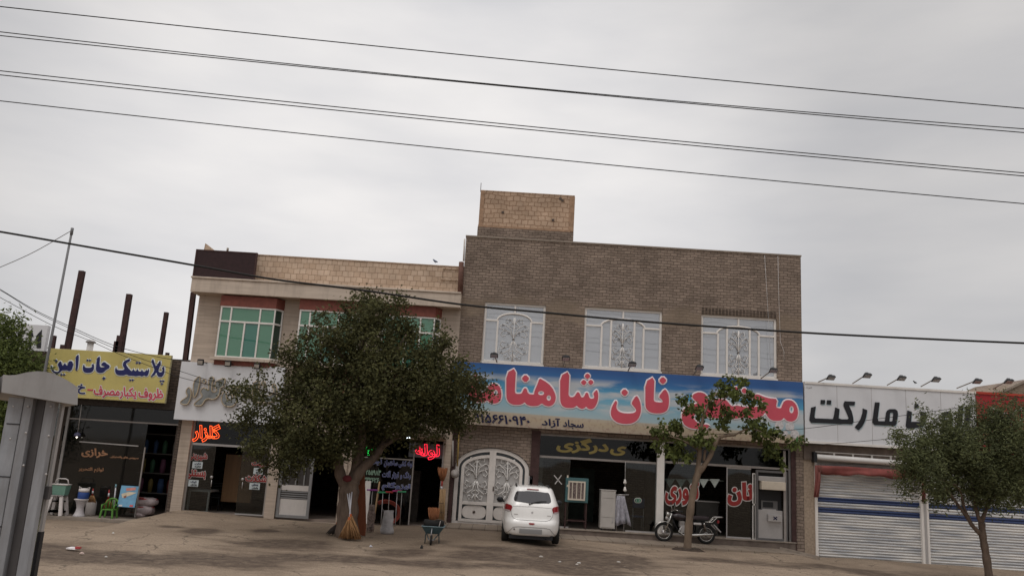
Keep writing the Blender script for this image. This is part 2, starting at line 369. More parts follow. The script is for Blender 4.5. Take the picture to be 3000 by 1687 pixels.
M_rub = mat('rubber', (.018, .017, .016), .85, .2, 20)
M_plinth = mat('plinth', (.16, .125, .105), .8, .25, 4, dirt=.3)
M_conc = mat('concrete', (.27, .225, .185), .9, .2, 4, bump=.3)
M_glass = glass('shop_glass', (.62, .66, .66), .045)
M_glassD = glass('dark_glass', (.3, .31, .32), .03)
M_pink = mat('sign_red', (.57, .085, .12), .45, .05, 2)
M_rim = mat('sign_rim', (.74, .64, .66), .5, .04, 2)
M_navy = mat('navy', (.012, .014, .055), .5, .1, 3)
# ------------------------------------------------------------------ ground: one sheet to the horizon
def ground():
    mb = MB()
    xs = sorted(set([-900, -300, -120, -60, -40, -30, -24, -20] + [round(-18+.16*i, 2) for i in range(226)] + [20, 24, 30, 40, 60, 120, 300, 900]))
    ys = sorted(set([-400, -120, -60, -40, -30, -24, -20, -16, -13.5] + [round(-12+.14*i, 2) for i in range(87)] + [.2, 6, 10, 30, 80, 300, 1200]))
    ST = []      # oil and damp marks: photo point, half length, half width in photo pixels, strength
    for px, py, hx, hy, k in ((272, 1628, 190, 17, 1.), (440, 1640, 130, 12, .8), (650, 1638, 190, 16, 1.), (835, 1592, 130, 13, 1.), (900, 1632, 200, 12, .8), (594, 1555, 42, 9, 1.), (776, 1552, 26, 6, .9), (500, 1542, 36, 3, .7), (1175, 1617, 70, 9, .9), (1040, 1638, 150, 10, .9), (1250, 1650, 160, 9, .8), (1466, 1634, 150, 14, .9), (1700, 1638, 190, 26, .95), (1500, 1612, 140, 8, .7), (1690, 1668, 150, 12, .9), (1850, 1640, 60, 15, .8), (1480, 1660, 90, 6, .6), (400, 1528, 70, 3, .6), (2120, 1640, 160, 7, .6), (2300, 1655, 130, 8, .5), (2500, 1672, 160, 8, .6), (1940, 1598, 90, 4, .5), (150, 1600, 90, 10, .6)):
        c = G(px, py); e1 = G(px+hx, py+hx*.05); e2 = G(px, py-hy); ST.append((c.x, c.y, abs(e1.x-c.x)+.05, abs(e2.y-c.y)+.06, k))
    V = []; SV = []
    for y in ys:
        for x in xs:
            z = gz(x, y) if y < .2 else min(0, zb(x))-.03
            if -29 < y < .2 and abs(x) < 29: z += .012*(sin(x*1.7+y*.6)+sin(y*2.3-x*.8)+sin(x*.45+1)*.8)
            if x < -11.15 and y > -.9: z -= .2
            V.append((x, y, z)); v = 0
            for cx, cy, hx, hy, k in ST:
                d = ((x-cx)/hx)**2+((y-cy)/hy)**2
                if d < 4: v = max(v, k*math.exp(-d*.9))
            SV.append(v)
    nx = len(xs); F = [(j*nx+i, j*nx+i+1, (j+1)*nx+i+1, (j+1)*nx+i) for j in range(len(ys)-1) for i in range(nx-1)]
    m, t, b = newmat('dusty_asphalt'); n = t.nodes; l = t.links
    co = n.new('ShaderNodeTexCoord')
    def noise(s, d, rg=.6, st=(1, 1, 1)):
        mp = n.new('ShaderNodeMapping'); mp.inputs['Scale'].default_value = st; l.new(co.outputs['Object'], mp.inputs[0])
        z = n.new('ShaderNodeTexNoise'); z.inputs['Scale'].default_value = s; z.inputs['Detail'].default_value = d; z.inputs['Roughness'].default_value = rg; l.new(mp.outputs[0], z.inputs['Vector']); return z
    def ramp(src, a, bb, ca, cb_):
        r = n.new('ShaderNodeValToRGB'); l.new(src, r.inputs[0]); r.color_ramp.elements[0].position = a; r.color_ramp.elements[1].position = bb; r.color_ramp.elements[0].color = (*ca, 1); r.color_ramp.elements[1].color = (*cb_, 1); return r
    big = noise(.35, 6); base = ramp(big.outputs[0], .35, .65, (.195, .147, .107), (.28, .217, .16))
    grain = noise(26, 6, .75); gm = n.new('ShaderNodeMapRange'); gm.inputs[1].default_value = .3; gm.inputs[2].default_value = .7; gm.inputs[3].default_value = .60; gm.inputs[4].default_value = 1.4; l.new(grain.outputs[0], gm.inputs[0])
    g2 = n.new('ShaderNodeVectorMath'); g2.operation = 'SCALE'; l.new(base.outputs[0], g2.inputs[0]); l.new(gm.outputs[0], g2.inputs['Scale'])
    sa = n.new('ShaderNodeAttribute'); sa.attribute_name = 'stain'
    st = noise(1.5, 8, .65, (.55, 1.3, 1))
    sn = n.new('ShaderNodeMath'); sn.operation = 'MULTIPLY_ADD'; l.new(st.outputs[0], sn.inputs[0]); sn.inputs[1].default_value = 1.3; l.new(sa.outputs['Fac'], sn.inputs[2])
    sm = n.new('ShaderNodeMapRange'); l.new(sn.outputs[0], sm.inputs[0]); sm.inputs[1].default_value = .72; sm.inputs[2].default_value = 1.12; sm.inputs[3].default_value = 0; sm.inputs[4].default_value = .90
    fb = noise(4, 6, .7); fbm = n.new('ShaderNodeMapRange'); l.new(fb.outputs[0], fbm.inputs[0]); fbm.inputs[1].default_value = .3; fbm.inputs[2].default_value = .6; fbm.inputs[3].default_value = .5; fbm.inputs[4].default_value = 1
    sf = n.new('ShaderNodeMath'); sf.operation = 'MULTIPLY'; l.new(sm.outputs[0], sf.inputs[0]); l.new(fbm.outputs[0], sf.inputs[1])
    x = n.new('ShaderNodeMix'); x.data_type = 'RGBA'; l.new(sf.outputs[0], x.inputs[0]); l.new(g2.outputs[0], x.inputs[6]); x.inputs[7].default_value = (.060, .042, .032, 1)
    # pale grit
    vo = noise(9, 2, .5); vr = n.new('ShaderNodeMapRange'); l.new(vo.outputs[0], vr.inputs[0]); vr.inputs[1].default_value = .72; vr.inputs[2].default_value = .78; vr.inputs[3].default_value = 0; vr.inputs[4].default_value = .6
    x2 = n.new('ShaderNodeMix'); x2.data_type = 'RGBA'; l.new(vr.outputs[0], x2.inputs[0]); l.new(x.outputs[2], x2.inputs[6]); x2.inputs[7].default_value = (.36, .31, .26, 1)
    vc = n.new('ShaderNodeTexVoronoi'); vc.feature = 'DISTANCE_TO_EDGE'; vc.inputs['Scale'].default_value = .55
    wz = noise(1.6, 4); wmx = n.new('ShaderNodeVectorMath'); wmx.operation = 'SCALE'; wmx.inputs['Scale'].default_value = .9; l.new(wz.outputs['Color'], wmx.inputs[0]); wad = n.new('ShaderNodeVectorMath'); l.new(co.outputs['Object'], wad.inputs[0]); l.new(wmx.outputs[0], wad.inputs[1]); l.new(wad.outputs[0], vc.inputs['Vector'])
    ck = n.new('ShaderNodeMapRange'); l.new(vc.outputs['Distance'], ck.inputs[0]); ck.inputs[1].default_value = .004; ck.inputs[2].default_value = .016; ck.inputs[3].default_value = .75; ck.inputs[4].default_value = 0
    km = n.new('ShaderNodeMapRange'); l.new(big.outputs[0], km.inputs[0]); km.inputs[1].default_value = .46; km.inputs[2].default_value = .56
    kk = n.new('ShaderNodeMath'); kk.operation = 'MULTIPLY'; l.new(ck.outputs[0], kk.inputs[0]); l.new(km.outputs[0], kk.inputs[1])
    x3 = n.new('ShaderNodeMix'); x3.data_type = 'RGBA'; l.new(kk.outputs[0], x3.inputs[0]); l.new(x2.outputs[2], x3.inputs[6]); x3.inputs[7].default_value = (.05, .038, .03, 1); x2 = x3
    l.new(x2.outputs[2], b.inputs['Base Color']); b.inputs['Roughness'].default_value = .92; b.inputs['Specular IOR Level'].default_value = .2
    bp = n.new('ShaderNodeBump'); bp.inputs['Strength'].default_value = .5; bp.inputs['Distance'].default_value = .03; l.new(fb.outputs[0], bp.inputs['Height']); l.new(bp.outputs[0], b.inputs['Normal'])
    mb.add(V, F, m, True); o = struct('ground', mb); sa_ = o.data.attributes.new('stain', 'FLOAT', 'POINT'); sa_.data.foreach_set('value', SV)
ground()
def sheet(name, x0, x1, y0, y1, m, lift=.02, nx=16, ny=8):
    mb = MB(); V = []
    for j in range(ny+1):
        for i in range(nx+1):
            x = x0+(x1-x0)*i/nx; y = y0+(y1-y0)*j/ny; V.append((x, y, gz(x, y)+lift+.03))
    for j in range(2):     # skirt
        pass
    F = [(j*(nx+1)+i, j*(nx+1)+i+1, (j+1)*(nx+1)+i+1, (j+1)*(nx+1)+i) for j in range(ny) for i in range(nx)]
    per = [i for i in range(nx+1)]+[j*(nx+1)+nx for j in range(1, ny+1)]+[ny*(nx+1)+i for i in range(nx-1, -1, -1)]+[j*(nx+1) for j in range(ny-1, 0, -1)]
    o = len(V); V += [(V[i][0], V[i][1], V[i][2]-.15) for i in per]; k = len(per)
    F += [(per[i], o+i, o+(i+1) % k, per[(i+1) % k]) for i in range(k)]
    mb.add(V, F, m); return struct(name, mb)
def pavemat():
    m = brick('ramp_tile', (.235, .19, .15), (.265, .215, .17), (.14, .11, .085), .4, .4, .012, .3, var=.3, offs=0, wob=.004)
    t = m.node_tree     # floor tiles lie in x,y
    for nn in t.nodes:
        if nn.type == 'COMBXYZ':
            for lk in list(nn.inputs[1].links): t.links.remove(lk)
            for lk in list(nn.inputs[0].links): t.links.remove(lk)
            sp = [q for q in t.nodes if q.type == 'SEPXYZ'][0]
            t.links.new(sp.outputs[0], nn.inputs[0]); t.links.new(sp.outputs[1], nn.inputs[1])
    return m
sheet('ramp_pavement', -1.75, 9.9, -1.55, -.02, pavemat(), .015)
M_room_goods = None
# ------------------------------------------------------------------ shells
def shell(name, par, x0, x1, z0, z1, Y0, Y1, m, roof=True):
    """side walls, back wall and roof slab behind a front wall"""
    t = .2; mb = MB()
    mb.box(x0, Y0, z0, x0+t, Y1, z1, m); mb.box(x1-t, Y0, z0, x1, Y1, z1, m); mb.box(x0+t, Y1-t, z0, x1-t, Y1, z1, m)
    mb.build('side_wall', par)
    if roof:
        rb = MB(); rb.box(x0+t, Y0, z1-.75, x1-t, Y1-t, z1-.5, M_conc); rb.build('roof', par)
def rloop(r): return [(r[0], r[1]), (r[2], r[1]), (r[2], r[3]), (r[0], r[3])]

# ================================================================== BUILDING C: brown brick bakery
bC = thing('brick_building', 'brown brick two storey building with three white upper windows, bakery below', 'building', (4.2, 0, 0))
CX0, CX1, CT = -1.72, 10.12, 10.07
rw = [R(0, 1421, 883.5, 1591, 1069), R(0, 1714, 898, 1937, 1089), R(0, 2055, 920, 2277, 1110)]
gate_r = R(0, 1336, 1311, 1543, 1541)
gx0, gz0, gx1, gz1 = gate_r[0]-.0, .32, gate_r[2], P(1445, 1311, 0).z
sh = P(1340, 1368, 0).z
gcx = (gx0+gx1)/2
arch = [(gx0, gz0), (gx1, gz0)] + [(gcx+(gx1-gx0)/2*cos(t), sh+(gz1-sh)*sin(t)) for t in [pi*i/20 for i in range(21)]]
shopr = R(0, 1573, 1268, 2322, 1584); shop = (shopr[0], .02, shopr[2], P(1573, 1268, 0).z)
mb = MB(); mb.slab([[(CX0, -.2), (CX1, -.2), (CX1, CT), (CX0, CT)]] + [rloop(r) for r in rw] + [arch, rloop(shop)], 0, .28, M_brickC)
mb.build('front_wall', bC)
shell('s', bC, CX0+.003, CX1-.003, -.2, CT-.02, .28, 9.0, M_brickC)
# coping line
mb = MB(); mb.box(CX0-.02, -.03, CT, CX1+.02, .3, CT+.05, M_conc); mb.build('coping', bC)
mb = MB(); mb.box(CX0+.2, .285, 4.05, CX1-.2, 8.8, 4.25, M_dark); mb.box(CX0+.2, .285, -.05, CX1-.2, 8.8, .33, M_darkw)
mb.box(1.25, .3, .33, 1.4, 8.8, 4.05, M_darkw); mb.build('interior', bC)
M_curt = mat('curtain', (.74, .72, .72), .9, .28, 1.5, stretch=(9, 1, .12))  # vertical streaks in the colour stand in for the shading of folds
M_winC = glass('sky_glass', (.8, .85, .9), .30, .02, .5, (.52, .53, .56))
M_orn = mat('iron_ornament', (.085, .062, .048), .6, .3, 8); M_scr = mat('scroll_white', (.70, .67, .64), .5, .05, 5)
def scrollwork(mb, cx, zc, w_, h, Y, mm, md, r=.011):
    """mirrored wrought iron scrolls with leaf knots"""
    def sc_(pts): 
        for sx in (-1, 1):
            for sz in (-1, 1):
                mb.tube([(cx+sx*u*w_, Y, zc+sz*v*h) for u, v in pts], r, mm, n=5)
    sc_([(.03, .05), (.12, .16), (.3, .2), (.40, .12), (.34, .05), (.24, .09)])
    sc_([(.02, .06), (.1, .24), (.30, .33), (.42, .30), (.42, .22), (.30, .22)])
    sc_([(.02, .49), (.03, .38), (.15, .30), (.02, .25)])
    sc_([(.02, .34), (.12, .44), (.24, .46), (.26, .38), (.17, .37)])
    mb.tube([(cx, Y, zc-h*.49), (cx, Y, zc+h*.49)], r, mm, n=5)
    for u, v in ((.16, .13), (.26, .2), (.34, .30), (.13, .43)):
        for sx in (-1, 1):
            for sz in (-1, 1):
                c = Vector((cx+sx*u*w_, Y-.012, zc+sz*v*h))
                for k in range(3):
                    a = k*2.1+sx*.5+(.5 if sz > 0 else 0); d = .028
                    mb.add([c+Vector((cos(a+e)*d*f, -.01*f, sin(a+e)*d*f)) for e, f in ((0, .2), (.5, 1), (0, 1.9), (-.5, 1))], [(0, 1, 2, 3)], md)
    mb.lathe((cx, Y, zc), [(.0, -.03), (.035, -.02), (.04, 0), (.0, .02)], md, 10, rot=Matrix.Rotation(pi/2, 3, 'X'))
def windowC(r, side):
    x0, z0, x1, z1 = r; W_ = x1-x0; H = z1-z0; Y = .06
    fr = MB(); fr.frame(r, Y, .08, .075, M_white)
    zt = z0+H*.70      # transom springing
    cx = (x0+x1)/2; hw = W_*.27
    arc = [(cx+hw*1.05*cos(t), zt+H*.135*sin(t)) for t in [pi*i/12 for i in range(13)]]
    fr.tube([(x, Y+.03, z) for x, z in arc], .036, M_white, n=6)
    fr.bar((x0+.075, Y+.03, zt), (cx-hw, Y+.03, zt), .06, .06, M_white); fr.bar((cx+hw, Y+.03, zt), (x1-.075, Y+.03, zt), .06, .06, M_white)
    fr.bar((cx, Y+.03, zt+H*.135), (cx, Y+.03, z1-.075), .06, .06, M_white)
    cols = [cx-hw, cx+hw] if side == 1 else [cx-hw, cx+hw, cx-W_*.15, cx+W_*.15]
    for c in cols: fr.bar((c, Y+.03, z0+.075), (c, Y+.03, zt+(0 if abs(c-cx) > W_*.2 else H*.11)), .065, .055, M_white)
    f = fr.build('window_frame', bC, .006)
    g = MB(); g.box(x0+.05, Y+.05, z0+.05, x1-.05, Y+.058, z1-.05, M_winC); g.build('pane', f)
    o = MB(); ww = hw*2 if side == 1 else W_*.3
    scrollwork(o, cx, z0+.06+(H*.74)/2, ww, H*.74, Y+.0, M_scr, M_orn, .012); o.build('scroll_grille', f)
    s = MB(); s.box(x0-.02, -.03, z0-.05, x1+.02, .1, z0, M_white); s.build('window_sill', bC)
windowC(rw[0], 1); windowC(rw[1], 2); windowC(rw[2], 2)
mb = MB(); mb.box(rw[0][0]-.2, .30, rw[0][1]-.3, rw[2][2]+.2, .34, rw[0][3]+.3, M_curt); mb.build('curtain', bC)
# soldier course over the third window, loose strings hanging down the wall
mb = MB()
for i in range(22):
    x = rw[2][0]+i*(rw[2][2]-rw[2][0])/22; mb.box(x+.008, -.012, rw[2][3]+.02, x+.09, .02, rw[2][3]+.22, M_brickD)
mb.build('soldier_course', bC)
mb = MB()
for pts in ([(2240, 748), (2245, 830), (2251, 930), (2258, 1085)], [(2279, 750), (2281, 850), (2286, 1000), (2297, 1030), (2297, 1060)]):
    mb.tube([P(x, y, -.03) for x, y in pts], .005, M_curt, n=4)
mb.build('hanging_string', bC)
# roof room of orange blocks
bm_ = MB(); r = R(1.2, 1410, 560, 1677, 714); x0, z0, x1, z1 = r
M_or2 = M_brickO
bm_.box(x0, 1.2, z0-.2, x1, 4.2, z1, M_or2)
bm_.box(x0-.012, 1.188, z1-.0, x1+.012, 4.2, z1+.04, M_brickO)
pr = mat('pier_clay', (.34, .22, .145), .9, .3, 6, bump=.3)
bm_.box(x0-.02, 1.17, z0+.45, x0+.13, 1.3, z1-.02, pr); bm_.box(x1-.17, 1.17, z0+.45, x1+.02, 1.3, z1-.02, pr)
bm_.box(x0-.04, 1.15, z0-.2, x1+.02, 1.32, z0+.42, M_brickC); bm_.box(x0-.03, 1.16, z0+.42, x1-.1, 1.30, z0+.5, pr)
bm_.tube([(x0-.03, 1.3, z1), (x0-.03, 1.3, z1+.35)], .012, M_steel, 5)
for px, py in ((1642, 582), (1648, 588), (1473, 622), (1620, 645)): q = P(px, py, 1.19); bm_.obox(q, (.09, .03, .08), M_dark)
bm_.build('roof_room', bC)
mb = MB(); mb.tube([P(1361, 700, .15), P(1358, 765, .15)], .03, M_white, 6); mb.tube([P(1352, 768, -.06), P(1348, 860, -.06)], .09, mat('rust_pipe', (.12, .06, .045), .8, .3, 6), 8); mb.build('drain_pipe', bC)
# gate
gt = MB(); Y = .05
def archpts(k, base=gz0): return [(gcx+(gx1-gx0)/2*k*cos(t), sh+(gz1-sh)*k*sin(t)) for t in [pi*i/24 for i in range(25)]]
gt.slab([[(gx1-.02, gz0)]+[(gcx+((gx1-gx0)/2-.02)*cos(t), sh+(gz1-sh-.02)*sin(t)) for t in [pi*i/24 for i in range(25)]]+[(gx0+.02, gz0)],
         [(gx1-.15, gz0+.08)]+[(gcx+((gx1-gx0)/2-.15)*cos(t), sh+(gz1-sh-.14)*sin(t)) for t in [pi*i/24 for i in range(25)]]+[(gx0+.15, gz0+.08)]], Y, .1, M_gatew)
hx = (gx1-gx0)/2-.28; zt = gz0+.62
gt.slab([[(gcx+hx+.05, gz0+.08)]+[(gcx+(hx+.05)*cos(t), sh+(gz1-sh-.24)*sin(t)) for t in [pi*i/24 for i in range(25)]]+[(gcx-hx-.05, gz0+.08)],
         [(gcx+hx-.05, gz0+.16)]+[(gcx+(hx-.05)*cos(t), sh+(gz1-sh-.34)*sin(t)) for t in [pi*i/24 for i in range(25)]]+[(gcx-hx+.05, gz0+.16)]], Y-.02, .09, M_gatew)
gt.box(gcx-.11, Y-.03, gz0+.08, gcx+.11, Y+.08, gz1-.13, M_gatew)
gt.box(gcx-hx+.05, Y-.01, zt, gcx-.11, Y+.06, zt+.1, M_gatew); gt.box(gcx+.11, Y-.01, zt, gcx+hx-.05, Y+.06, zt+.1, M_gatew)
for sx in (-1, 1): gt.bar((gcx+sx*(hx+.02), Y+.03, sh+.35), (gcx+sx*(hx+.14), Y+.03, sh+.55), .05, .05, M_gatew)
g0 = gt.build('gate', bC, .005)
gp = MB(); gp.slab([[(gx1-.16, gz0+.09)]+[(gcx+((gx1-gx0)/2-.16)*cos(t), sh+(gz1-sh-.15)*sin(t)) for t in [pi*i/24 for i in range(25)]]+[(gx0+.16, gz0+.09)]], Y+.09, .01, mat('gate_glass', (.05, .06, .07), .2, .2, 3, spec=.5)); gp.build('dark_glazing', g0)
gp = MB(); mgl = mat('frosted_pane', (.42, .40, .385), .35, .06, 2)
for sx in (-1, 1):
    xa, xb = sorted((gcx+sx*.11, gcx+sx*(hx-.05)))
    pts = [(xa, zt+.1), (xb, zt+.1)]+[(gcx+sx*(hx-.05)*cos(t), sh+(gz1-sh-.34)*sin(t)) for t in [pi/2*i/10*.93 for i in range(11)]]
    if sx < 0: pts = [(xb, zt+.1), (xa, zt+.1)]+pts[2:]
    gp.slab([pts], Y+.055, .01, mgl)
gp.build('frosted_pane', g0)
go = MB()
for sx in (-1, 1): scrollwork(go, gcx+sx*(hx+.06)/2, (zt+.1+sh+.42)/2, hx*.95, (sh+.3-zt), Y+.02, M_scr, M_orn, .017)
go.build('scroll_grille', g0)
gk = MB()
for sx in (-1, 1):
    c = gcx+sx*(hx+.06)/2; wv = hx*.41
    gk.slab([chaikin([(c-wv, gz0+.3), (c-wv*.7, gz0+.18), (c+wv*.7, gz0+.18), (c+wv, gz0+.3), (c+wv, gz0+.48), (c+wv*.7, gz0+.6), (c-wv*.7, gz0+.6), (c-wv, gz0+.48)], 2)], Y+.03, .05, M_gatew)
    gk.lathe((c, Y+.02, gz0+.39), [(0, -.01), (.05, 0), (0, .03)], M_orn, 8, rot=Matrix.Rotation(pi/2, 3, 'X'))
gk.build('kick_panel', g0)
gh = MB(); gh.tube([(gcx+.08, Y-.05, gz0+1.1), (gcx+.08, Y-.05, gz0+1.25)], .02, M_orn, 6); gh.build('handle', g0)
# intercom and brown posts beside the gate
mb = MB(); q = R(-.02, 1549, 1393, 1560, 1418); mb.rect(q, -.03, .03, M_alu); mb.box(q[0]+.03, -.036, q[3]-.1, q[2]-.03, -.03, q[3]-.04, M_black); tag(mb.build('intercom'), 'small pale intercom box on the brick right of the arched gate', 'intercom')
mb = MB(); q = R(0, 1559, 1260, 1570, 1545); mb.box(q[0], -.03, .3, q[2], .0, q[3], M_steel); mb.build('steel_post', bC)
# shop front
SY = .12; sx0, sz0, sx1, sz1 = shop; PT = .36
pl = MB(); pl.box(sx0-.05, -.14, -.1, sx1+.05, .3, PT-.02, M_plinth); pl.box(sx0-.07, -.17, PT-.02, sx1+.07, .3, PT+.012, M_conc); pl.build('plinth', bC)
fr = MB()
zt1, zt2 = P(1574, 1335, SY).z, P(2150, 1364, SY).z
xpost = P(1933, 1400, SY).x
fr.box(sx0+.005, SY-.03, PT+.012, sx0+.075, SY+.05, sz1-.005, M_alu)
fr.box(sx0+.075, SY-.03, zt1-.04, xpost-.12, SY+.05, zt1+.03, M_fram); fr.box(xpost+.12, SY-.03, zt2-.04, sx1-.08, SY+.05, zt2+.03, M_fram)
fr.box(sx0+.075, SY-.02, sz1-.06, sx1-.08, SY+.05, sz1-.005, M_fram); fr.box(sx1-.08, SY-.03, PT+.012, sx1-.005, SY+.05, sz1-.005, M_alu)
fr.box(sx0+.075, SY-.02, PT+.012, P(1665, 1540, SY).x, SY+.04, PT+.06, M_alu); fr.box(P(1832, 1540, SY).x, SY-.02, PT+.012, xpost-.12, SY+.04, PT+.06, M_alu)
fr.box(xpost+.12, SY-.02, PT+.012, P(2035, 1540, SY).x, SY+.04, PT+.06, M_alu)
xr = P(2128, 1480, SY).x; xr2 = P(2200, 1480, SY).x
fr.box(xr, SY-.02, PT+.012, xr+.03, SY+.03, zt2-.04, M_alu); fr.box(xr+.03, SY-.02, PT+.012, xr2, SY+.03, PT+.06, M_alu); fr.box(xr+.03, SY-.02, zt2-.1, xr2, SY+.03, zt2-.04, M_fram)
xw0, xw1 = P(2203, 1480, SY).x, P(2213, 1480, SY).x
fr.frame((xw0, PT+.012, xw1, zt2-.2), SY-.06, .04, .03, M_white); fr.box(xw0, SY-.06, PT+1.1, xw1, SY-.02, PT+1.16, M_white)
fr.build('shopfront_frame', bC)
mb = MB(); mb.box(xpost-.12, SY-.16, PT+.012, xpost+.12, SY+.1, sz1-.005, M_white); mb.build('white_post', bC, .01)
g = MB(); xd0, xd1 = P(1667, 1450, SY).x, P(1830, 1450, SY).x
g.box(sx0+.07, SY, PT+.05, xd0, SY+.012, zt1-.04, M_glass); g.box(xd1, SY, PT+.05, xpost-.11, SY+.012, zt1-.04, M_glass)
g.box(sx0+.07, SY, zt1+.03, xpost-.11, SY+.012, sz1-.05, M_glassD); g.box(xpost+.11, SY, zt2+.03, sx1-.08, SY+.012, sz1-.05, M_glassD)
g.box(xpost+.11, SY, PT+.05, P(2037, 1450, SY).x, SY+.012, zt2-.04, M_glass); g.box(xr+.02, SY, PT+.05, xr2, SY+.012, zt2-.1, M_glass)
g.build('shop_glazing', bC)
# lettering on the bakery glass
M_gold = mat('gold_letter', (.30, .235, .075), .5, .1, 5); M_rl = mat('red_letter', (.26, .026, .024), .5, .06, 5); M_wl = mat('white_letter', (.50, .47, .45), .5, .06, 5)
g = MB()
word(bC, 'درگزی', [(1634, 1281), (1782, 1288), (1779, 1331), (1632, 1322)], SY-.005, M_gold, .045)
word(bC, 'ی', [(1790, 1307), (1832, 1309), (1831, 1334), (1789, 1331)], SY-.005, M_gold, .045)
word(bC, 'نان', [(2134, 1418), (2203, 1414), (2203, 1476), (2134, 1478)], SY-.005, M_rl, .06, M_wl, .1)
word(bC, 'تنوری', [(1950, 1413), (2046, 1413), (2046, 1478), (1950, 1474)], SY-.005, M_rl, .05, M_wl, .09)
for a, b in (((1623, 1391), (1646, 1418)), ((1645, 1391), (1626, 1417))): g.bar(P(*a, SY-.01), P(*b, SY-.01), .03, .006, M_wl)
g.build('window_cross', bC); g = MB()
for cx in (1866, 1872): g.tube([P(x, y, SY-.012) for x, y in ell(cx, 1465, 5, 5, 10)], .016, mat('emblem_green', (.05, .2, .12), .5, .1, 5), 5, True, .3); 
for cx in (1866, 1872): g.tube([P(x, y, SY-.008) for x, y in ell(cx, 1465, 7, 7, 10)], .014, M_wl, 5, True, .3)
g.build('window_emblem', bC)
# things inside the bakery
g = MB()
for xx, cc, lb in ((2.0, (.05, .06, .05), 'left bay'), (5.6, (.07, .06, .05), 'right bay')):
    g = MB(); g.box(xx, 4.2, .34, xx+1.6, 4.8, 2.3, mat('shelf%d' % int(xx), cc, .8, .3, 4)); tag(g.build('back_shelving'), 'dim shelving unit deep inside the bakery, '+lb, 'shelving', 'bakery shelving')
def small(name, label, cat, build, group=None):
    mb = MB(); build(mb); return tag(mb.build(name), label, cat, group)
# evaporative cooler on a stand
q0 = P(1660, 1398, -.25); q1 = P(1724, 1474, -.25); ck = thing('evaporative_cooler', 'teal evaporative cooler with cream slatted grille on a stand in the bakery doorway', 'cooler', (q0.x, -.1, .36))
teal = mat('teal_paint', (.055, .125, .13), .5, .1, 4); cream = mat('cream_plastic', (.56, .49, .40), .5, .06, 4)
mb = MB(); mb.box(q0.x, -.05, q1.z, q1.x, .55, q0.z, teal); mb.build('casing', ck, .01)
mb = MB(); rr = (q0.x+.08, q1.z+.07, q1.x-.1, q0.z-.1); mb.frame(rr, -.08, .03, .05, cream)
for i in range(1, 4): x = rr[0]+(rr[2]-rr[0])*i/4; mb.box(x-.015, -.075, rr[1]+.05, x+.015, -.06, rr[3]-.05, cream)
mb.build('grille', ck)
mb = MB(); mb.box(rr[0]+.04, -.058, rr[1]+.04, rr[2]-.04, -.052, rr[3]-.04, mat('grille_back', (.16, .12, .11), .8, .6, 25)); mb.build('filter_pad', ck)
mb = MB(); q = P(1663, 1395, -.2); mb.obox(q, (.05, .05, .08), cream); mb.build('knob', ck); mb = MB(); mb.obox(P(1663, 1422, -.2), (.05, .05, .07), cream); mb.build('knob', ck)
mb = MB()
for x in (q0.x+.03, q1.x-.04):
    for y in (.0, .5): mb.box(x-.02, y, PT+.01, x+.02, y+.03, q1.z, M_steel)
mb.box(q0.x+.05, 0, PT+.25, q1.x-.06, .03, PT+.28, M_steel); mb.box(q0.x+.05, .5, PT+.25, q1.x-.06, .53, PT+.28, M_steel); mb.box(q0.x+.01, .031, PT+.3, q0.x+.05, .5, PT+.33, M_steel); mb.box(q1.x-.06, .031, PT+.3, q1.x-.02, .5, PT+.33, M_steel); mb.build('stand', ck)
# white cabinet
a = P(1762, 1436, -.02); b = P(1802, 1540, -.02); cb_ = thing('cabinet', 'white tall cabinet standing in the bakery doorway', 'cabinet', (a.x, .1, .36))
mb = MB(); mb.box(a.x, .03, PT+.08, b.x, .5, a.z, mat('cabinet_white', (.44, .41, .38), .5, .06, 3, dirt=.2)); mb.box(a.x-.02, .015, a.z, b.x+.02, .5, a.z+.03, MATS['cabinet_white']); mb.build('body', cb_, .012)
mb = MB(); mb.box(a.x+.02, .018, PT+.12, b.x-.02, .029, PT+.42, MATS['cabinet_white']); mb.box(a.x+.02, .018, PT+.44, b.x-.02, .029, a.z-.25, MATS['cabinet_white']); mb.box(a.x+.02, .018, a.z-.23, b.x-.02, .029, a.z-.03, MATS['cabinet_white']); mb.build('door_panel', cb_, .004)
mb = MB()
for x in (a.x+.05, b.x-.05): mb = MB(); mb.box(x-.02, .06, PT+.012, x+.02, .1, PT+.08, M_black); mb.build('leg', cb_)
# white cloth on a rack
a = P(1818, 1450, .05); cl = MB(); M_lace = mat('white_lace', (.36, .35, .39), .9, .3, 12)
V = []; n = 16
for j in range(7):
    t = j/6
    for i in range(n):
        u = i/(n-1)-.5; wv = .26+.42*t
        V.append((a.x+u*wv+.04*t+.05*max(0, u)*t, .08+.06*sin(u*22+t*2)*(.3+t), a.z-.02-t*.92+.04*sin(u*9)*t))
cl.add(V, [(j*n+i, j*n+i+1, (j+1)*n+i+1, (j+1)*n+i) for j in range(6) for i in range(n-1)], M_lace, True)
cl.tube([(a.x-.2, .1, a.z+.0), (a.x+.28, .1, a.z+.03)], .02, M_alu, 6); cl.tube([(a.x-.1, .12, PT+.01), (a.x-.1, .12, a.z)], .015, M_alu, 6); cl.tube([(a.x+.15, .12, PT+.01), (a.x+.15, .12, a.z)], .015, M_alu, 6)
o = cl.build('draped_cloth'); tag(o, 'white lace cloth draped over a thin rack beside the tall cabinet', 'cloth')
md = o.modifiers.new('solid', 'SOLIDIFY'); md.thickness = .01
lg = thing('pendant_bulb', 'pair of white bulbs hanging on a cord in the bakery doorway', 'lamp', tuple(P(1831, 1412, .05)))
mb = MB(); mb.tube([P(1832, 1352, .05), P(1831, 1430, .05)], .008, M_wl, 5); mb.build('cord', lg)
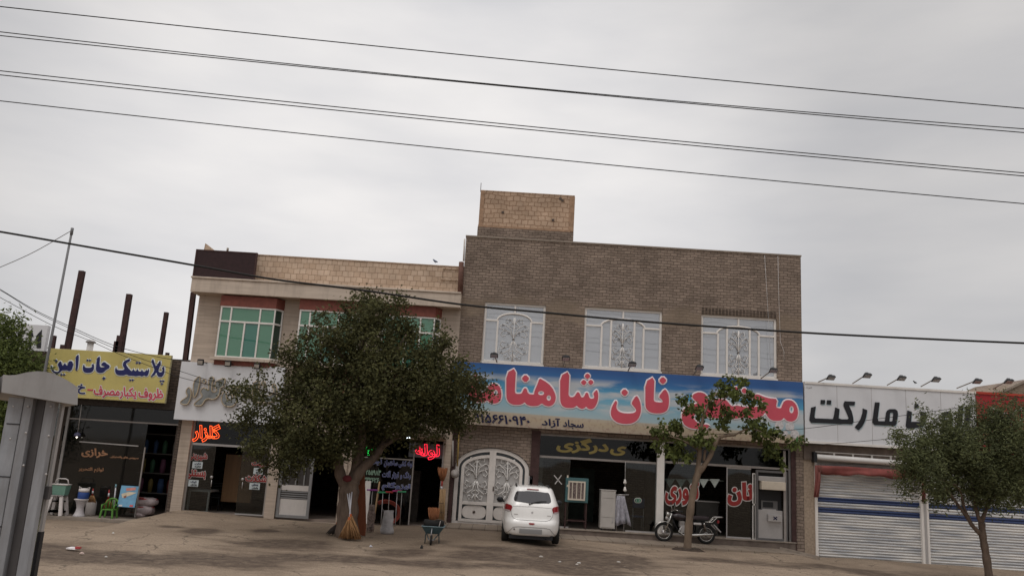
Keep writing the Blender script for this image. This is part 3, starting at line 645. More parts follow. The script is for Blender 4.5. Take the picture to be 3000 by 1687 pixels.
for py in (1412, 1434):
    mb = MB(); mb.lathe(P(1831, py, .05), [(0, -.06), (.05, -.04), (.06, 0), (.035, .05), (.03, .09), (0, .1)], M_white, 10); mb.build('bulb', lg)
# blue chairs behind glass
M_blue = mat('blue_fabric', (.02, .055, .15), .7, .2, 4)
cp = None
for i, px in enumerate((1870, 1912, 1957, 1998)):
    x = P(px, 1500, 1.1).x
    if cp is None:
        cp = thing('blue_chair', 'blue backed chair behind the bakery glass left of the white post', 'chair', (x, 1.1, PT-.03), 'blue chairs behind the bakery glass')
        mb = MB(); mb.obox((x, 1.1, PT+.9), (.42, .06, .32), M_blue); mb.build('backrest', cp, .03)
        mb = MB(); mb.obox((x, 1.32, PT+.45), (.42, .42, .06), M_blue); mb.build('seat', cp, .02)
        for u in (-.18, .18):
            for v in (1.12, 1.5): mb = MB(); mb.tube([(x+u, v, PT-.03), (x+u, v, PT+(.45 if v > 1.3 else .8))], .015, M_alu, 6); mb.build('leg', cp)
    else:
        copy_tree(cp, (x, 1.1, PT-.03), ['', 'blue backed chair behind the bakery glass just left of the white post', 'blue backed chair behind the glass right of the white post', 'blue backed chair behind the glass beside the motorcycle trunk'][i])
# pennant strip inside the right bay
pn = MB(); pm = mat('pennant', (.42, .46, .43), .7, .15, 5); 
for k in range(5):
    xa = P(1947+k*33, 1402, .35); xb = P(1947+k*33+30, 1403, .35); xc = P(1947+k*33+15, 1428, .35)
    pn.add([xa, xb, xc, xa+Vector((0, .01, 0)), xb+Vector((0, .01, 0)), xc+Vector((0, .01, 0))], [(0, 1, 2), (5, 4, 3), (0, 3, 4, 1), (1, 4, 5, 2), (2, 5, 3, 0)], pm)
pn.tube([P(1945, 1401, .35), P(2120, 1408, .35)], .008, pm, 5); tag(pn.build('pennant_string'), 'string of pale triangular pennants inside the bakery window', 'pennants')
mb = MB(); a = P(2040, 1468, 1.2); b = P(2104, 1545, 1.2); mb.box(a.x, 1.2, PT-.03, b.x, 2.0, a.z, mat('counter', (.06, .055, .05), .4, .2, 3)); mb.box(a.x-.03, 1.15, a.z, b.x+.03, 2.05, a.z+.04, M_alu); tag(mb.build('counter'), 'dark counter with metal edge inside the bakery doorway', 'counter')
# ATM
a = P(2216, 1388, -.05); b = P(2300, 1572, -.05)
at = thing('cash_machine', 'grey cash machine with white hood built into the bakery front', 'cash machine', (a.x, -.05, .36))
mb = MB(); mb.frame((a.x, PT+.012, b.x+.1, a.z+.14), -.03, .12, .07, mat('atm_dark', (.12, .115, .115), .5, .1, 4)); mb.build('surround', at)
mb = MB(); mb.box(a.x+.07, .0, PT+.012, b.x-.06, .1, PT+.98, M_alu); mb.box(a.x+.07, .1, PT+.98, b.x-.06, .35, a.z+.07, M_black); mb.build('cabinet', at, .006)
mb = MB(); c0 = P(2231, 1408, -.2); c1 = P(2302, 1437, -.2); mb.box(c0.x, -.22, c1.z, c1.x, .095, c0.z, cream); mb.box(c0.x-.06, -.1, c0.z, c1.x+.02, .095, c0.z+.16, M_alu); mb.build('hood', at, .015)
mb = MB(); c0 = P(2232, 1465, 0); c1 = P(2280, 1500, 0); mb.box(c0.x, .06, c1.z, c1.x, .095, c0.z, MATS['atm_dark']); mb.box(c0.x+.05, .05, c1.z+.14, c1.x-.15, .058, c0.z-.04, M_black); mb.box(c0.x+.03, .03, c1.z+.02, c1.x-.06, .058, c1.z+.09, M_alu); mb.build('screen_panel', at)
mb = MB(); c0 = P(2250, 1506, -.1); c1 = P(2291, 1528, -.1); mb.box(c0.x, -.13, c1.z, c1.x, -.01, c0.z, M_alu); cc = (c0+c1)/2
for s1 in (-1, 1): mb.bar((cc.x-.06, -.135, cc.z-.05*s1), (cc.x+.06, -.135, cc.z+.05*s1), .035, .008, M_navy)
mb.build('deposit_box', at, .008)
# brown column and pilaster at the right corner
mb = MB(); mb.box(P(2310, 1450, 0).x+.08, -.06, -.1, P(2321, 1450, 0).x+.11, -.002, sz1+.1, M_steel); mb.box(P(2296, 1450, -.05).x, -.05, PT+.012, P(2303, 1450, -.05).x, -.001, sz1-.1, M_fram); mb.build('pilaster', bC)
# ---- big bakery sign
SGY = -.34
sC = thing('bakery_sign', 'wide blue sky banner sign with red letters across the brick building', 'sign', (4.2, SGY, 3.5))
x0, z0, x1, z1 = R(SGY, 1330, 1058, 2355, 1301)
def banner_mat(z0, z1):
    m, t, b = newmat('banner_print'); n = t.nodes; l = t.links
    co = n.new('ShaderNodeTexCoord'); sp = n.new('ShaderNodeSeparateXYZ'); l.new(co.outputs['Object'], sp.inputs[0])
    h = n.new('ShaderNodeMapRange'); l.new(sp.outputs[2], h.inputs[0]); h.inputs[1].default_value = z0; h.inputs[2].default_value = z1
    xg = n.new('ShaderNodeMapRange'); l.new(sp.outputs[0], xg.inputs[0]); xg.inputs[1].default_value = -1.9; xg.inputs[2].default_value = 10.1; xg.inputs[3].default_value = .0; xg.inputs[4].default_value = .10
    hh = n.new('ShaderNodeMath'); l.new(h.outputs[0], hh.inputs[0]); l.new(xg.outputs[0], hh.inputs[1])
    r = n.new('ShaderNodeValToRGB'); l.new(hh.outputs[0], r.inputs[0]); e = r.color_ramp.elements
    e[0].position = .0; e[0].color = (.36, .30, .24, 1); e[1].position = 1; e[1].color = (.034, .10, .28, 1)
    for p, c in ((.16, (.42, .34, .24)), (.235, (.44, .38, .30)), (.25, (.36, .46, .49)), (.42, (.27, .44, .52)), (.62, (.10, .35, .52)), (.86, (.042, .15, .36))):
        k = e.new(p); k.color = (*c, 1)
    mp = n.new('ShaderNodeMapping'); mp.inputs['Scale'].default_value = (.33, 1, 1.5); mp.inputs['Location'].default_value = (1.55, 0, .15); l.new(co.outputs['Object'], mp.inputs[0])
    z = n.new('ShaderNodeTexNoise'); z.inputs['Scale'].default_value = 1.25; z.inputs['Detail'].default_value = 6; z.inputs['Roughness'].default_value = .5; l.new(mp.outputs[0], z.inputs['Vector'])
    # cloud bank in the middle of the print
    cm = n.new('ShaderNodeMapRange'); l.new(z.outputs[0], cm.inputs[0]); cm.inputs[1].default_value = .455; cm.inputs[2].default_value = .54
    v1 = n.new('ShaderNodeMapRange'); l.new(h.outputs[0], v1.inputs[0]); v1.inputs[1].default_value = .86; v1.inputs[2].default_value = .76
    v2 = n.new('ShaderNodeMapRange'); l.new(h.outputs[0], v2.inputs[0]); v2.inputs[1].default_value = .24; v2.inputs[2].default_value = .34
    k1 = n.new('ShaderNodeMath'); k1.operation = 'MULTIPLY'; l.new(cm.outputs[0], k1.inputs[0]); l.new(v1.outputs[0], k1.inputs[1])
    k2 = n.new('ShaderNodeMath'); k2.operation = 'MULTIPLY'; l.new(k1.outputs[0], k2.inputs[0]); l.new(v2.outputs[0], k2.inputs[1])
    k3 = n.new('ShaderNodeMath'); k3.operation = 'MULTIPLY'; l.new(k2.outputs[0], k3.inputs[0]); k3.inputs[1].default_value = .85
    x = n.new('ShaderNodeMix'); x.data_type = 'RGBA'; l.new(k3.outputs[0], x.inputs[0]); l.new(r.outputs[0], x.inputs[6]); x.inputs[7].default_value = (.53, .53, .53, 1)
    # speckled meadow
    f = n.new('ShaderNodeTexNoise'); f.inputs['Scale'].default_value = 11; f.inputs['Detail'].default_value = 4; l.new(co.outputs['Object'], f.inputs['Vector'])
    fm = n.new('ShaderNodeMapRange'); l.new(f.outputs[0], fm.inputs[0]); fm.inputs[1].default_value = .52; fm.inputs[2].default_value = .66
    g1 = n.new('ShaderNodeMapRange'); l.new(h.outputs[0], g1.inputs[0]); g1.inputs[1].default_value = .235; g1.inputs[2].default_value = .05; g1.inputs[3].default_value = 0; g1.inputs[4].default_value = .65
    g2 = n.new('ShaderNodeMath'); g2.operation = 'MULTIPLY'; l.new(fm.outputs[0], g2.inputs[0]); l.new(g1.outputs[0], g2.inputs[1])
    y = n.new('ShaderNodeMix'); y.data_type = 'RGBA'; l.new(g2.outputs[0], y.inputs[0]); l.new(x.outputs[2], y.inputs[6]); y.inputs[7].default_value = (.22, .11, .10, 1)
    l.new(y.outputs[2], b.inputs['Base Color']); b.inputs['Roughness'].default_value = .45; b.inputs['Specular IOR Level'].default_value = .3
    return m
MBAN = banner_mat(z0, z1); tl = P(1330, 1058, SGY); tr = P(2355, 1119, SGY); br = P(2355, 1301, SGY)
mb = MB(); mb.box(x0, SGY, z0, x1, SGY+.015, z1, MBAN); mb.build('panel', sC)
mb = MB(); mb.box(x0+.003, SGY+.016, z0+.003, x1-.003, -.01, z1-.003, mat('sign_case', (.30, .245, .20), .7, .1, 4)); mb.build('case', sC)
mb = MB(); Yl = SGY-.004
J = lambda z, p: T(z, p)
hna = J(1, [(1325, 185), (1128, 290), (1125, 770), (1150, 850), (1200, 905), (1280, 935), (1400, 935), (1465, 910), (1497, 880), (1540, 930), (1620, 960), (1740, 958), (1800, 935), (1845, 900), (1900, 945)]) + J(2, [(60, 775), (130, 740), (170, 680), (185, 600), (165, 520), (120, 430), (60, 360), (0, 312)]) + J(1, [(1840, 420), (1810, 405), (1790, 420), (1755, 520), (1720, 600), (1690, 680), (1690, 725), (1600, 722), (1560, 690), (1540, 620), (1520, 595), (1485, 605), (1460, 660), (1430, 710), (1340, 715), (1305, 690), (1300, 640)])
glyph(mb, [hna, J(1, ell(1830, 697, 62, 42)), J(1, ell(1985, 795, 45, 55))], Yl, M_pink, halo=M_rim, hw=.048)
glyph(mb, [J(1, dia(1515, 405, 85))], Yl, M_pink, halo=M_rim, hw=.048)
glyph(mb, [J(1, [(540, 880), (680, 880), (735, 840), (800, 890), (880, 910), (960, 890), (1015, 830), (1030, 740), (1020, 640), (990, 560), (920, 510), (830, 510), (760, 560), (715, 640), (660, 700), (620, 690), (590, 600), (545, 480), (530, 310), (470, 360), (430, 420), (380, 540), (360, 680), (400, 800), (460, 860)]), J(1, ell(915, 690, 42, 60))], Yl, M_pink, halo=M_rim, hw=.048)
glyph(mb, [J(2, [(440, 105), (265, 200), (262, 600), (270, 700), (310, 770), (380, 800), (500, 803), (550, 780), (575, 755), (620, 800), (680, 822), (730, 800), (750, 775), (800, 820), (860, 828), (920, 790), (965, 700), (985, 590), (975, 500), (955, 460), (940, 470), (885, 530), (910, 590), (900, 620), (850, 630), (815, 610), (795, 530), (770, 510), (745, 520), (715, 590), (680, 605), (655, 590), (630, 520), (600, 500), (575, 515), (540, 580), (500, 600), (450, 595), (422, 560), (425, 480)])], Yl, M_pink, halo=M_rim, hw=.048)
for c in ((780, 203, 62), (710, 322, 62), (842, 318, 60)): glyph(mb, [J(2, dia(*c))], Yl, M_pink, halo=M_rim, hw=.04)
glyph(mb, [J(2, [(1305, 665), (1240, 780), (1218, 880), (1225, 950), (1265, 1020), (1350, 1080), (1480, 1105), (1610, 1095), (1700, 1050), (1760, 970), (1790, 860), (1785, 740), (1755, 640), (1700, 560), (1605, 710), (1640, 760), (1690, 820), (1700, 860), (1660, 895), (1560, 908), (1450, 900), (1370, 870), (1330, 820), (1322, 770), (1340, 700), (1325, 670)])], Yl, M_pink, halo=M_rim, hw=.048)
glyph(mb, [J(2, dia(1480, 512, 75))], Yl, M_pink, halo=M_rim, hw=.048)
glyph(mb, [J(2, [(2045, 205), (1870, 310), (1870, 750), (1890, 820), (1950, 880), (2060, 905), (2180, 900), (2270, 860), (2305, 790), (2320, 680), (2310, 560), (2280, 490), (2235, 440), (2120, 590), (2180, 640), (2205, 690), (2150, 700), (2060, 690), (2030, 660), (2030, 600)])], Yl, M_pink, halo=M_rim, hw=.048)
glyph(mb, [J(2, dia(2200, 285, 78))], Yl, M_pink, halo=M_rim, hw=.048)
glyph(mb, [J(3, [(2045, 440), (2010, 600), (2110, 620), (2130, 560), (2170, 480), (2240, 455), (2320, 470), (2390, 530), (2430, 640), (2430, 740), (2400, 820), (2330, 865), (2250, 860), (2200, 830), (2165, 790), (2120, 840), (2050, 850), (1950, 845), (1880, 800), (1840, 740), (1815, 690), (1770, 750), (1700, 790), (1600, 810), (1500, 795), (1420, 770), (1340, 795), (1250, 812), (1140, 790), (1060, 760), (980, 790), (900, 800), (820, 790), (740, 790), (640, 700), (580, 700), (480, 730), (455, 800), (520, 880), (620, 915), (740, 925), (765, 955), (700, 1000), (560, 1008), (400, 990), (290, 930), (240, 830), (245, 700), (300, 610), (400, 560), (540, 520), (500, 480), (430, 400), (470, 340), (570, 310), (660, 330), (720, 390), (730, 440), (740, 540), (820, 540), (840, 460), (900, 440), (990, 440), (1080, 460), (1130, 520), (1160, 560), (1210, 580), (1290, 560), (1400, 590), (1560, 590), (1700, 580), (1840, 560), (1800, 510), (1700, 460), (1590, 450), (1560, 400), (1600, 360), (1680, 350), (1780, 395), (1900, 430)]), J(3, ell(2310, 640, 42, 68))], Yl, M_pink, halo=M_rim, hw=.048)
for c in ((1420, 285, 62), (1260, 262, 62)): glyph(mb, [J(3, dia(*c))], Yl, M_pink, halo=M_rim, hw=.04)
mb.build('lettering', sC); mb = MB(); write(mb, 'سجاد', [(1650, 1229), (1709, 1233), (1709, 1257), (1650, 1253)], Yl, M_navy, .03)
write(mb, 'آزاد', [(1588, 1222), (1640, 1226), (1640, 1253), (1588, 1250)], Yl, M_navy, .03)
mb.build('name_lettering', sC); mb = MB(); write(mb, '۰۹۱۵۶۶۱۰۹۴۰', [(1377, 1210), (1551, 1221), (1551, 1245), (1377, 1234)], Yl, M_navy, .028)
mb.build('phone_lettering', sC)
mb = MB(); mpuff = mat('printed_puff', (.55, .52, .52), .6, .25, 14)
for x, y, r in ((2080, 940, 85), (2280, 960, 85), (2370, 1100, 80), (2190, 1090, 55)):
    lp = xz(J(3, ell(x, y, r, r, 18)), Yl); mb.slab([lp], Yl-.004-.0008*x/1000, .004, mpuff)
for x, y in ((2500, 1190), (2420, 1200)):
    mb.slab([xz(J(3, [(x, y+90), (x-30, y), (x, y-70), (x+25, y)]), Yl)], Yl-.006, .006, mat('printed_leaf', (.06, .16, .05), .6, .2, 9))
mb.build('dandelion_print', sC)
def spot(name, label, base, head, Yb, Yh, group, m=M_black):
    b = P(*base, Yb); h = P(*head, Yh)
    o = thing(name, label, 'lamp', tuple(b), group)
    mb = MB(); mb.tube([b, h+Vector((0, .06, .03))], .021, M_fram, 6); mb.build('arm', o)
    mb = MB(); rot = Matrix.Rotation(radians(-28), 3, 'X'); mb.obox(h, (.27, .23, .08), m, rot, .75); mb.obox(h+rot @ Vector((0, 0, .06)), (.1, .1, .06), M_black, rot); mb.build('lamp_head', o, .008)
    mb = MB(); mb.obox(h+rot @ Vector((0, 0, -.05)), (.22, .17, .012), M_alu, rot); mb.build('lens', o)
    return o
for (b, h, t) in (((1456, 1061), (1448, 1040), 'under the narrow left window'), ((1650, 1072), (1658, 1048), 'against the brick between left and middle windows'), ((1840, 1086), (1852, 1066), 'in front of the middle window'), ((2031, 1098), (2049, 1076), 'at the left edge of the third window'), ((2229, 1109), (2265, 1084), 'at the right of the third window')):
    spot('sign_lamp', 'black spotlight above the blue banner, '+t, b, h, -.2, -.75, 'spotlights above the bakery banner')

# ================================================================== BUILDING B: beige stone with bay windows
bB = thing('stone_building', 'beige stone two storey building with green glazed bay windows and sweet shop below', 'building', (-6.3, 0, 0))
BX0 = -10.80; BX1 = CX0-.004
cz0, cz1 = P(960, 878, -.5).z, P(960, 838, -.5).z
floor1 = P(680, 1236, 0).z     # top of the shop openings
roofz = P(1050, 766, .1).z
shop1 = (P(556, 1300, 0).x, .05, P(785, 1400, 0).x, floor1)
door1 = (P(822, 1340, 0).x, .08, P(995, 1400, 0).x, floor1-.25)
shop2 = (P(1050, 1400, 0).x, .08, P(1296, 1400, 0).x, P(1180, 1285, 0).z)
wallB = MB(); wallB.slab([[(BX0, -.2), (BX1, -.2), (BX1, cz0+.1), (BX0, cz0+.1)], rloop(shop1), rloop(door1), rloop(shop2)], 0, .25, M_stone)
bws = []
for (a, b) in (((648, 895), (790, 1054)), ((879, 906), (1021, 1071)), ((1122, 921), (1262, 1087))): bws.append(R(-.35, *a, *b))
# cut the window openings too
wallB = MB(); wallB.slab([[(BX0, -.2), (BX1, -.2), (BX1, cz0+.1), (BX0, cz0+.1)], rloop(shop1), rloop(door1), rloop(shop2)] + [rloop((r[0]+.08, r[1]+.05, r[2]-.0, r[3]-.05)) for r in bws], 0, .25, M_stone)
wallB.build('front_wall', bB)
mb = MB(); mb.box(BX0-.14, -.52, cz0, BX1, .3, cz1, M_cornice); mb.box(BX0-.17, -.56, cz1, BX1, .3, cz1+.06, M_cornice); mb.build('cornice', bB, .01)
mb = MB(); mb.slab([[(P(640, 800, .1).x, cz1+.06), (BX1, cz1+.06), (BX1, roofz), (P(640, 760, .1).x, roofz)]], .1, .22, M_brickY); mb.box(P(640, 760, .1).x, .08, roofz, BX1, .34, roofz+.04, M_brickY)
q = P(1300, 812, .08); mb.frame((q.x-.1, q.z-.1, q.x+.55, q.z+.35), .06, .06, .05, M_brickY); mb.build('parapet', bB)
mb = MB(); a = P(595, 712, .6); b = P(630, 735, .6); mb.slab([[(a.x, b.z-.8), (b.x, b.z-.8), (b.x, b.z), (a.x+.08, a.z)]], .6, .4, M_brickY); mb.build('stair_head', bB)
shell('s', bB, BX0+.003, BX1-.003, -.2, cz0+.09, .25, 8.0, M_brickD)
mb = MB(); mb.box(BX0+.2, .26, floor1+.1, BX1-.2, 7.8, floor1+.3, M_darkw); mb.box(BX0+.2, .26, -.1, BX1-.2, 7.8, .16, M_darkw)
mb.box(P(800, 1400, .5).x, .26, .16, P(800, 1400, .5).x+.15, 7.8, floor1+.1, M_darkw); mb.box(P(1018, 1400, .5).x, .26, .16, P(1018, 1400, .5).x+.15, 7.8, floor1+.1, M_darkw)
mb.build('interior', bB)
M_green = glass('green_glass', (.3, .6, .5), .09, .03, .85, (.105, .265, .17)); M_green2 = glass('teal_glass', (.2, .5, .5), .09, .03, .85, (.05, .20, .15)); M_greenD = glass('deep_green_glass', (.2, .4, .3), .07, .03, .8, (.035, .075, .055))
for r in bws:
    x0, z0, x1, z1 = r; xc = x1+.17; W_ = x1-x0; Yb = -.35
    hd = MB(); hd.slab([[(0, 0), (0, 0), (0, 0)]], 0, 0, M_red) if False else None
    def prism(mb, ya, yb, za, zb_, m, ex=0.):
        base = [(x0-ex, 0), (x0-ex, ya), (x1+ex*.4, ya), (xc+ex, 0)]
        V = [(x, y, z) for z in (za, zb_) for x, y in base]
        mb.add(V, [(0, 1, 2, 3), (7, 6, 5, 4)]+[(i, (i+1) % 4, (i+1) % 4+4, i+4) for i in range(4)], m)
    mb = MB(); prism(mb, Yb-.02, 0, z1, z1+.36, M_red, .03); mb.build('bay_header', bB)
    mb = MB(); prism(mb, Yb-.1, 0, z0-.10, z0, M_cornice, .12); prism(mb, Yb+.02, 0, z0-.26, z0-.1, M_red, .0); mb.build('bay_sill', bB)
    fr = MB(); th = .055
    zt = z0+(z1-z0)*.70
    fr.box(x0, Yb, z0, x0+th, Yb+th, z1, M_white)
    for f_ in (.2, .73): fr.box(x0+W_*f_-th/2, Yb-.004, z0+.05, x0+W_*f_+th/2, Yb+th, z1-.05, M_white)
    fr.box(x0+W_*.47-th/2, Yb-.004, z0+.05, x0+W_*.47+th/2, Yb+th, zt-.03, M_white)
    fr.box(x1-th*.6, Yb, z0, x1+.01, Yb+th, z1, M_white)
    for za, zc in ((z0, z0+.05), (zt-.03, zt+.03), (z1-.05, z1)):
        fr.box(x0, Yb-.008, za, x1, Yb+th, zc, M_white); fr.bar((x1, Yb+.02, (za+zc)/2), (xc, -.02, (za+zc)/2), zc-za, th, M_white)
    fr.box(xc-.03, -.05, z0, xc+.02, -.003, z1, M_white)
    f0 = fr.build('window_frame', bB, .005)
    g = MB(); g.box(x0+th, Yb+.025, z0+.05, x0+W_*.47, Yb+.033, z1-.05, M_green); g.box(x0+W_*.47, Yb+.03, z0+.05, x0+W_*.73, Yb+.038, zt, M_green2); g.box(x0+W_*.47, Yb+.026, zt, x0+W_*.73, Yb+.034, z1-.05, M_green); g.box(x0+W_*.73, Yb+.025, z0+.05, x1-.03, Yb+.033, z1-.05, M_green)
    V = [(x1, Yb+.03, z0+.05), (xc-.02, -.02, z0+.05), (xc-.02, -.02, z1-.05), (x1, Yb+.03, z1-.05)]; g.add(V+[(x-.01, y+.01, z) for x, y, z in V], [(0, 1, 2, 3), (7, 6, 5, 4), (0, 4, 5, 1), (2, 6, 7, 3)], M_greenD)
    g.box(x0+.003, Yb+.05, z0+.05, x0+.012, -.003, z1-.05, M_greenD); g.build('pane', f0)
    g = MB(); g.box(x0+.09, .3, z0, x1-.02, .34, z1, mat('green_blind', (.14, .22, .17), .9, .3, 2, stretch=(5, 1, .3))); g.build('blind', f0)
# red tile band behind the tree
mb = MB(); q = R(0, 940, 1082, 1060, 1160); mb.box(q[0], -.04, q[1], q[2], -.001, q[3], M_red); mb.build('tile_band', bB)
# roof billboard
q = [P(576, 726, -.25), P(752, 748, -.25), P(742, 824, -.25), P(566, 813, -.25)]
bb = thing('blank_billboard', 'blank dark brown billboard on the roof edge of the stone building', 'billboard', (q[0].x, -.25, cz1+.07))
mb = MB(); x0, x1 = (q[0].x+q[3].x)/2, (q[1].x+q[2].x)/2; z0, z1 = (q[2].z+q[3].z)/2, (q[0].z+q[1].z)/2; mb.box(x0, -.25, z0, x1, -.17, z1, M_brown); mb.build('board', bb)
mb = MB(); mb.frame((x0-.02, z0-.02, x1+.02, z1+.02), -.262, .1, .045, M_steel)
for x in (x0+.4, x1-.4): mb.box(x, -.16, cz1+.06, x+.06, -.1, z1, M_steel)
mb.tube([(x0+1.05, -.2, z1), (x0+1.05, -.2, z1+.14)], .04, M_conc, 6); mb.build('frame', bb)
# sign with raised letters
SB = -.3
sB = thing('sweet_shop_sign', 'white shop sign with raised grey mirror letters left of the big tree', 'sign', tuple(P(660, 1235, SB)))
a = P(531, 1056, SB); b = P(836, 1078, SB); c = P(800, 1245, SB); d = P(509.5, 1227, SB)
x0, x1, z0, z1 = (a.x+d.x)/2, (b.x+c.x)/2+.1, (c.z+d.z)/2, (a.z+b.z)/2
mb = MB()
npan = 4
for i in range(npan): mb.box(x0+(x1-x0)*i/npan+.003, SB, z0, x0+(x1-x0)*(i+1)/npan-.003, -.012, z1, M_panel)
mb.box(x0+.01, SB+.004, z0+.01, x1-.01, -.011, z1-.01, M_panel); mb.build('panel', sB)
mb = MB(); M_mir = mat('mirror_letter', (.20, .205, .20), .22, .35, 3.5, metal=.55); M_tan = mat('letter_edge', (.42, .34, .24), .5, .1, 6)
gl = [J(7, [(395, 600), (440, 640), (455, 740), (430, 860), (380, 960), (310, 970), (225, 945), (240, 890), (330, 830), (385, 790), (335, 690)]),
      J(7, [(615, 375), (640, 400), (620, 560), (570, 750), (510, 830), (490, 790), (500, 480)]),
      J(7, [(815, 450), (890, 390), (930, 410), (900, 470), (880, 600), (885, 700), (950, 710), (1000, 660), (930, 590), (960, 540), (960, 480), (1150, 415), (1165, 450), (1130, 590), (1060, 620), (1050, 720), (1010, 810), (920, 860), (850, 850), (800, 840), (740, 870), (700, 940), (660, 990), (560, 990), (500, 970), (560, 900), (640, 840), (690, 790), (640, 700), (670, 640), (720, 610), (780, 650), (820, 680), (815, 560)]),
      J(7, dia(720, 480, 50)),
      J(7, [(1100, 780), (1080, 850), (1100, 940), (1160, 1000), (1260, 1015), (1340, 990), (1395, 920), (1400, 840), (1350, 760), (1400, 640), (1440, 600), (1350, 590), (1270, 640), (1240, 700), (1330, 800), (1300, 870), (1220, 870), (1180, 820), (1190, 740), (1150, 700), (1110, 730)]),
      J(7, [(1590, 540), (1660, 600), (1690, 700), (1660, 800), (1540, 820), (1480, 780), (1600, 740), (1560, 620)]),
      J(7, [(1740, 520), (1840, 470), (1880, 500), (1860, 680), (1880, 780), (2000, 780), (2100, 780), (2180, 720), (2180, 640), (2130, 600), (2180, 520), (2230, 600), (2250, 720), (2220, 850), (2100, 930), (1800, 920), (1740, 860), (1730, 800)]), J(7, dia(1960, 520, 50))]
for g_ in gl:
    lp = xz(chaikin(g_, 1), SB); mb.slab([lp], SB-.09, .09, M_mir, M_tan); mb.tube([(x, SB-.088, z) for x, z in lp], .022, M_tan, 5, True)
mb.build('raised_lettering', sB)
for px, py, t in ((588, 1060.5, 'leftmost of three, near the wall corner'), (668, 1064.7, 'middle one of three below the bay window'), (753, 1071.7, 'rightmost of three, near the tree')):
    c = P(px, py, -.55); o = thing('floodlight', 'square floodlight on top of the white sign, '+t, 'lamp', tuple(c), 'floodlights on the white sign')
    rot = Matrix.Rotation(radians(12), 3, 'X'); mb = MB(); mb.obox(c, (.2, .09, .2), M_black, rot); mb.build('housing', o, .01)
    mb = MB(); mb.obox(c+rot @ Vector((0, -.05, .01)), (.16, .01, .14), mat('flood_lens', (.30, .26, .22), .3, .1, 9)); mb.build('lens', o)
    mb = MB(); mb.bar(c+Vector((.06, .03, 0)), c+Vector((.12, .32, .02)), .03, .02, M_black); mb.build('bracket', o)
# ---- sweet shop front
FY = .14; fx0, _, fx1, fz1 = shop1; zt = P(660, 1305, FY).z
fr = MB(); xl = P(622, 1400, FY).x; xrp = P(701, 1400, FY).x; BZ = .17
fr.box(fx0, FY-.04, BZ, fx0+.06, FY+.05, fz1, M_fram); fr.box(fx1-.07, FY-.04, BZ, fx1, FY+.05, fz1, M_fram); fr.box(fx0+.06, FY-.04, zt-.03, fx1-.07, FY+.05, zt+.04, M_alu)
fr.box(fx0+.06, FY-.02, BZ, xl, FY+.03, BZ+.04, M_alu); fr.box(xrp, FY-.02, BZ, fx1-.07, FY+.03, BZ+.04, M_alu); fr.build('shopfront_frame', bB)
g = MB(); g.box(fx0+.06, FY, BZ+.04, xl, FY+.012, zt-.03, M_glass); g.box(xrp, FY, BZ+.04, fx1-.07, FY+.012, zt-.03, M_glass); g.box(fx0+.06, FY, zt+.04, fx1-.07, FY+.012, fz1-.01, M_glassD); g.build('shop_glazing', bB)
g = MB()
for px, py in ((620, 1397), (711, 1403)): g.lathe(P(px, py, FY-.06), [(0, -.05), (.05, -.03), (.05, .03), (0, .05)], M_alu, 8); g.tube([P(px, py+8, FY-.06), P(px-2, py+28, FY-.06)], .015, M_alu, 6)
g.build('door_handle', bB)
g = MB(); LY = FY-.006
word(bB, 'شیرینی', quad_px(551, 1324, 607, 1346), LY, M_rl, .045, M_wl, .085)
word(bB, 'بستنی', quad_px(543, 1375, 602, 1400), LY, M_rl, .045, M_wl, .085)
word(bB, 'شکلات', quad_px(720, 1388, 781, 1408), LY, M_rl, .045, M_wl, .085)
word(bB, 'شربت', quad_px(738, 1350, 790, 1366), LY, M_rl, .045, M_wl, .085)
M_pap = mat('paper', (.50, .55, .56), .8, .06, 6)
for (x0p, y0p, x1p, y1p, a_, b_) in ((565, 1351, 592, 1372, 'نان', 'تازه'), (553, 1404, 580, 1425, 'کیک', 'یزدی'), (744, 1369, 769, 1389, 'کیک', 'برنج'), (732, 1413, 760, 1434, 'بستنی', 'وانیلی')):
    r = R(LY, x0p, y0p, x1p, y1p); g = MB(); g.rect(r, LY-.006, .005, M_pap); pp_ = tag(g.build('paper_notice'), 'small white paper notice reading «%s %s» taped on the sweet shop glass' % (a_, b_), 'notice', 'paper notices on the sweet shop glass'); hh = (y1p-y0p)
    word(pp_, a_, quad_px(x0p+6, y0p+3, x1p-4, y0p+hh*.45), LY-.007, M_navy, .05); word(pp_, b_, quad_px(x0p+6, y0p+hh*.55, x1p-4, y1p-3), LY-.007, M_black, .05)
pass
def neon(name, label, words, mm, Y, back=None):
    o = thing(name, label, 'neon sign', tuple(P(*words[0][1][0], Y)))
    mb = MB()
    for s_, q_ in words: write(mb, s_, q_, Y, mm, .014, neon=True)
    mb.build('neon_tube', o)
    if back: mb = MB(); r = R(Y+.03, *back); mb.rect(r, Y+.03, .01, mat('neon_back', (.10, .10, .11), .6, .1, 4)); mb.build('backing_panel', o)
    return o
N_or = emis('neon_orange', (1, .10, .02), 2.6); N_red = emis('neon_red', (1, .02, .05), 2.2); N_grn = emis('neon_green', (.02, 1, .14), 2.0)
neon('neon_sign', 'glowing orange neon lettering behind the top glass of the sweet shop', [('گلزار', [(566, 1240), (644, 1245), (644, 1294), (566, 1291)])], N_or, FY-.05)
neon('neon_sign', 'glowing red neon lettering on a grey panel over the tool shop door', [('لوله', [(1219, 1300), (1286, 1304), (1286, 1346), (1219, 1342)])], N_red, .09, (1200, 1296, 1295, 1343))
neon('neon_sign', 'glowing green neon lettering beside the tree trunk over the tool shop', [('و', [(1104, 1304), (1116, 1305), (1116, 1325), (1104, 1324)]), ('پیچ', [(1072, 1301), (1098, 1302), (1098, 1332), (1072, 1331)])], N_grn, .09)
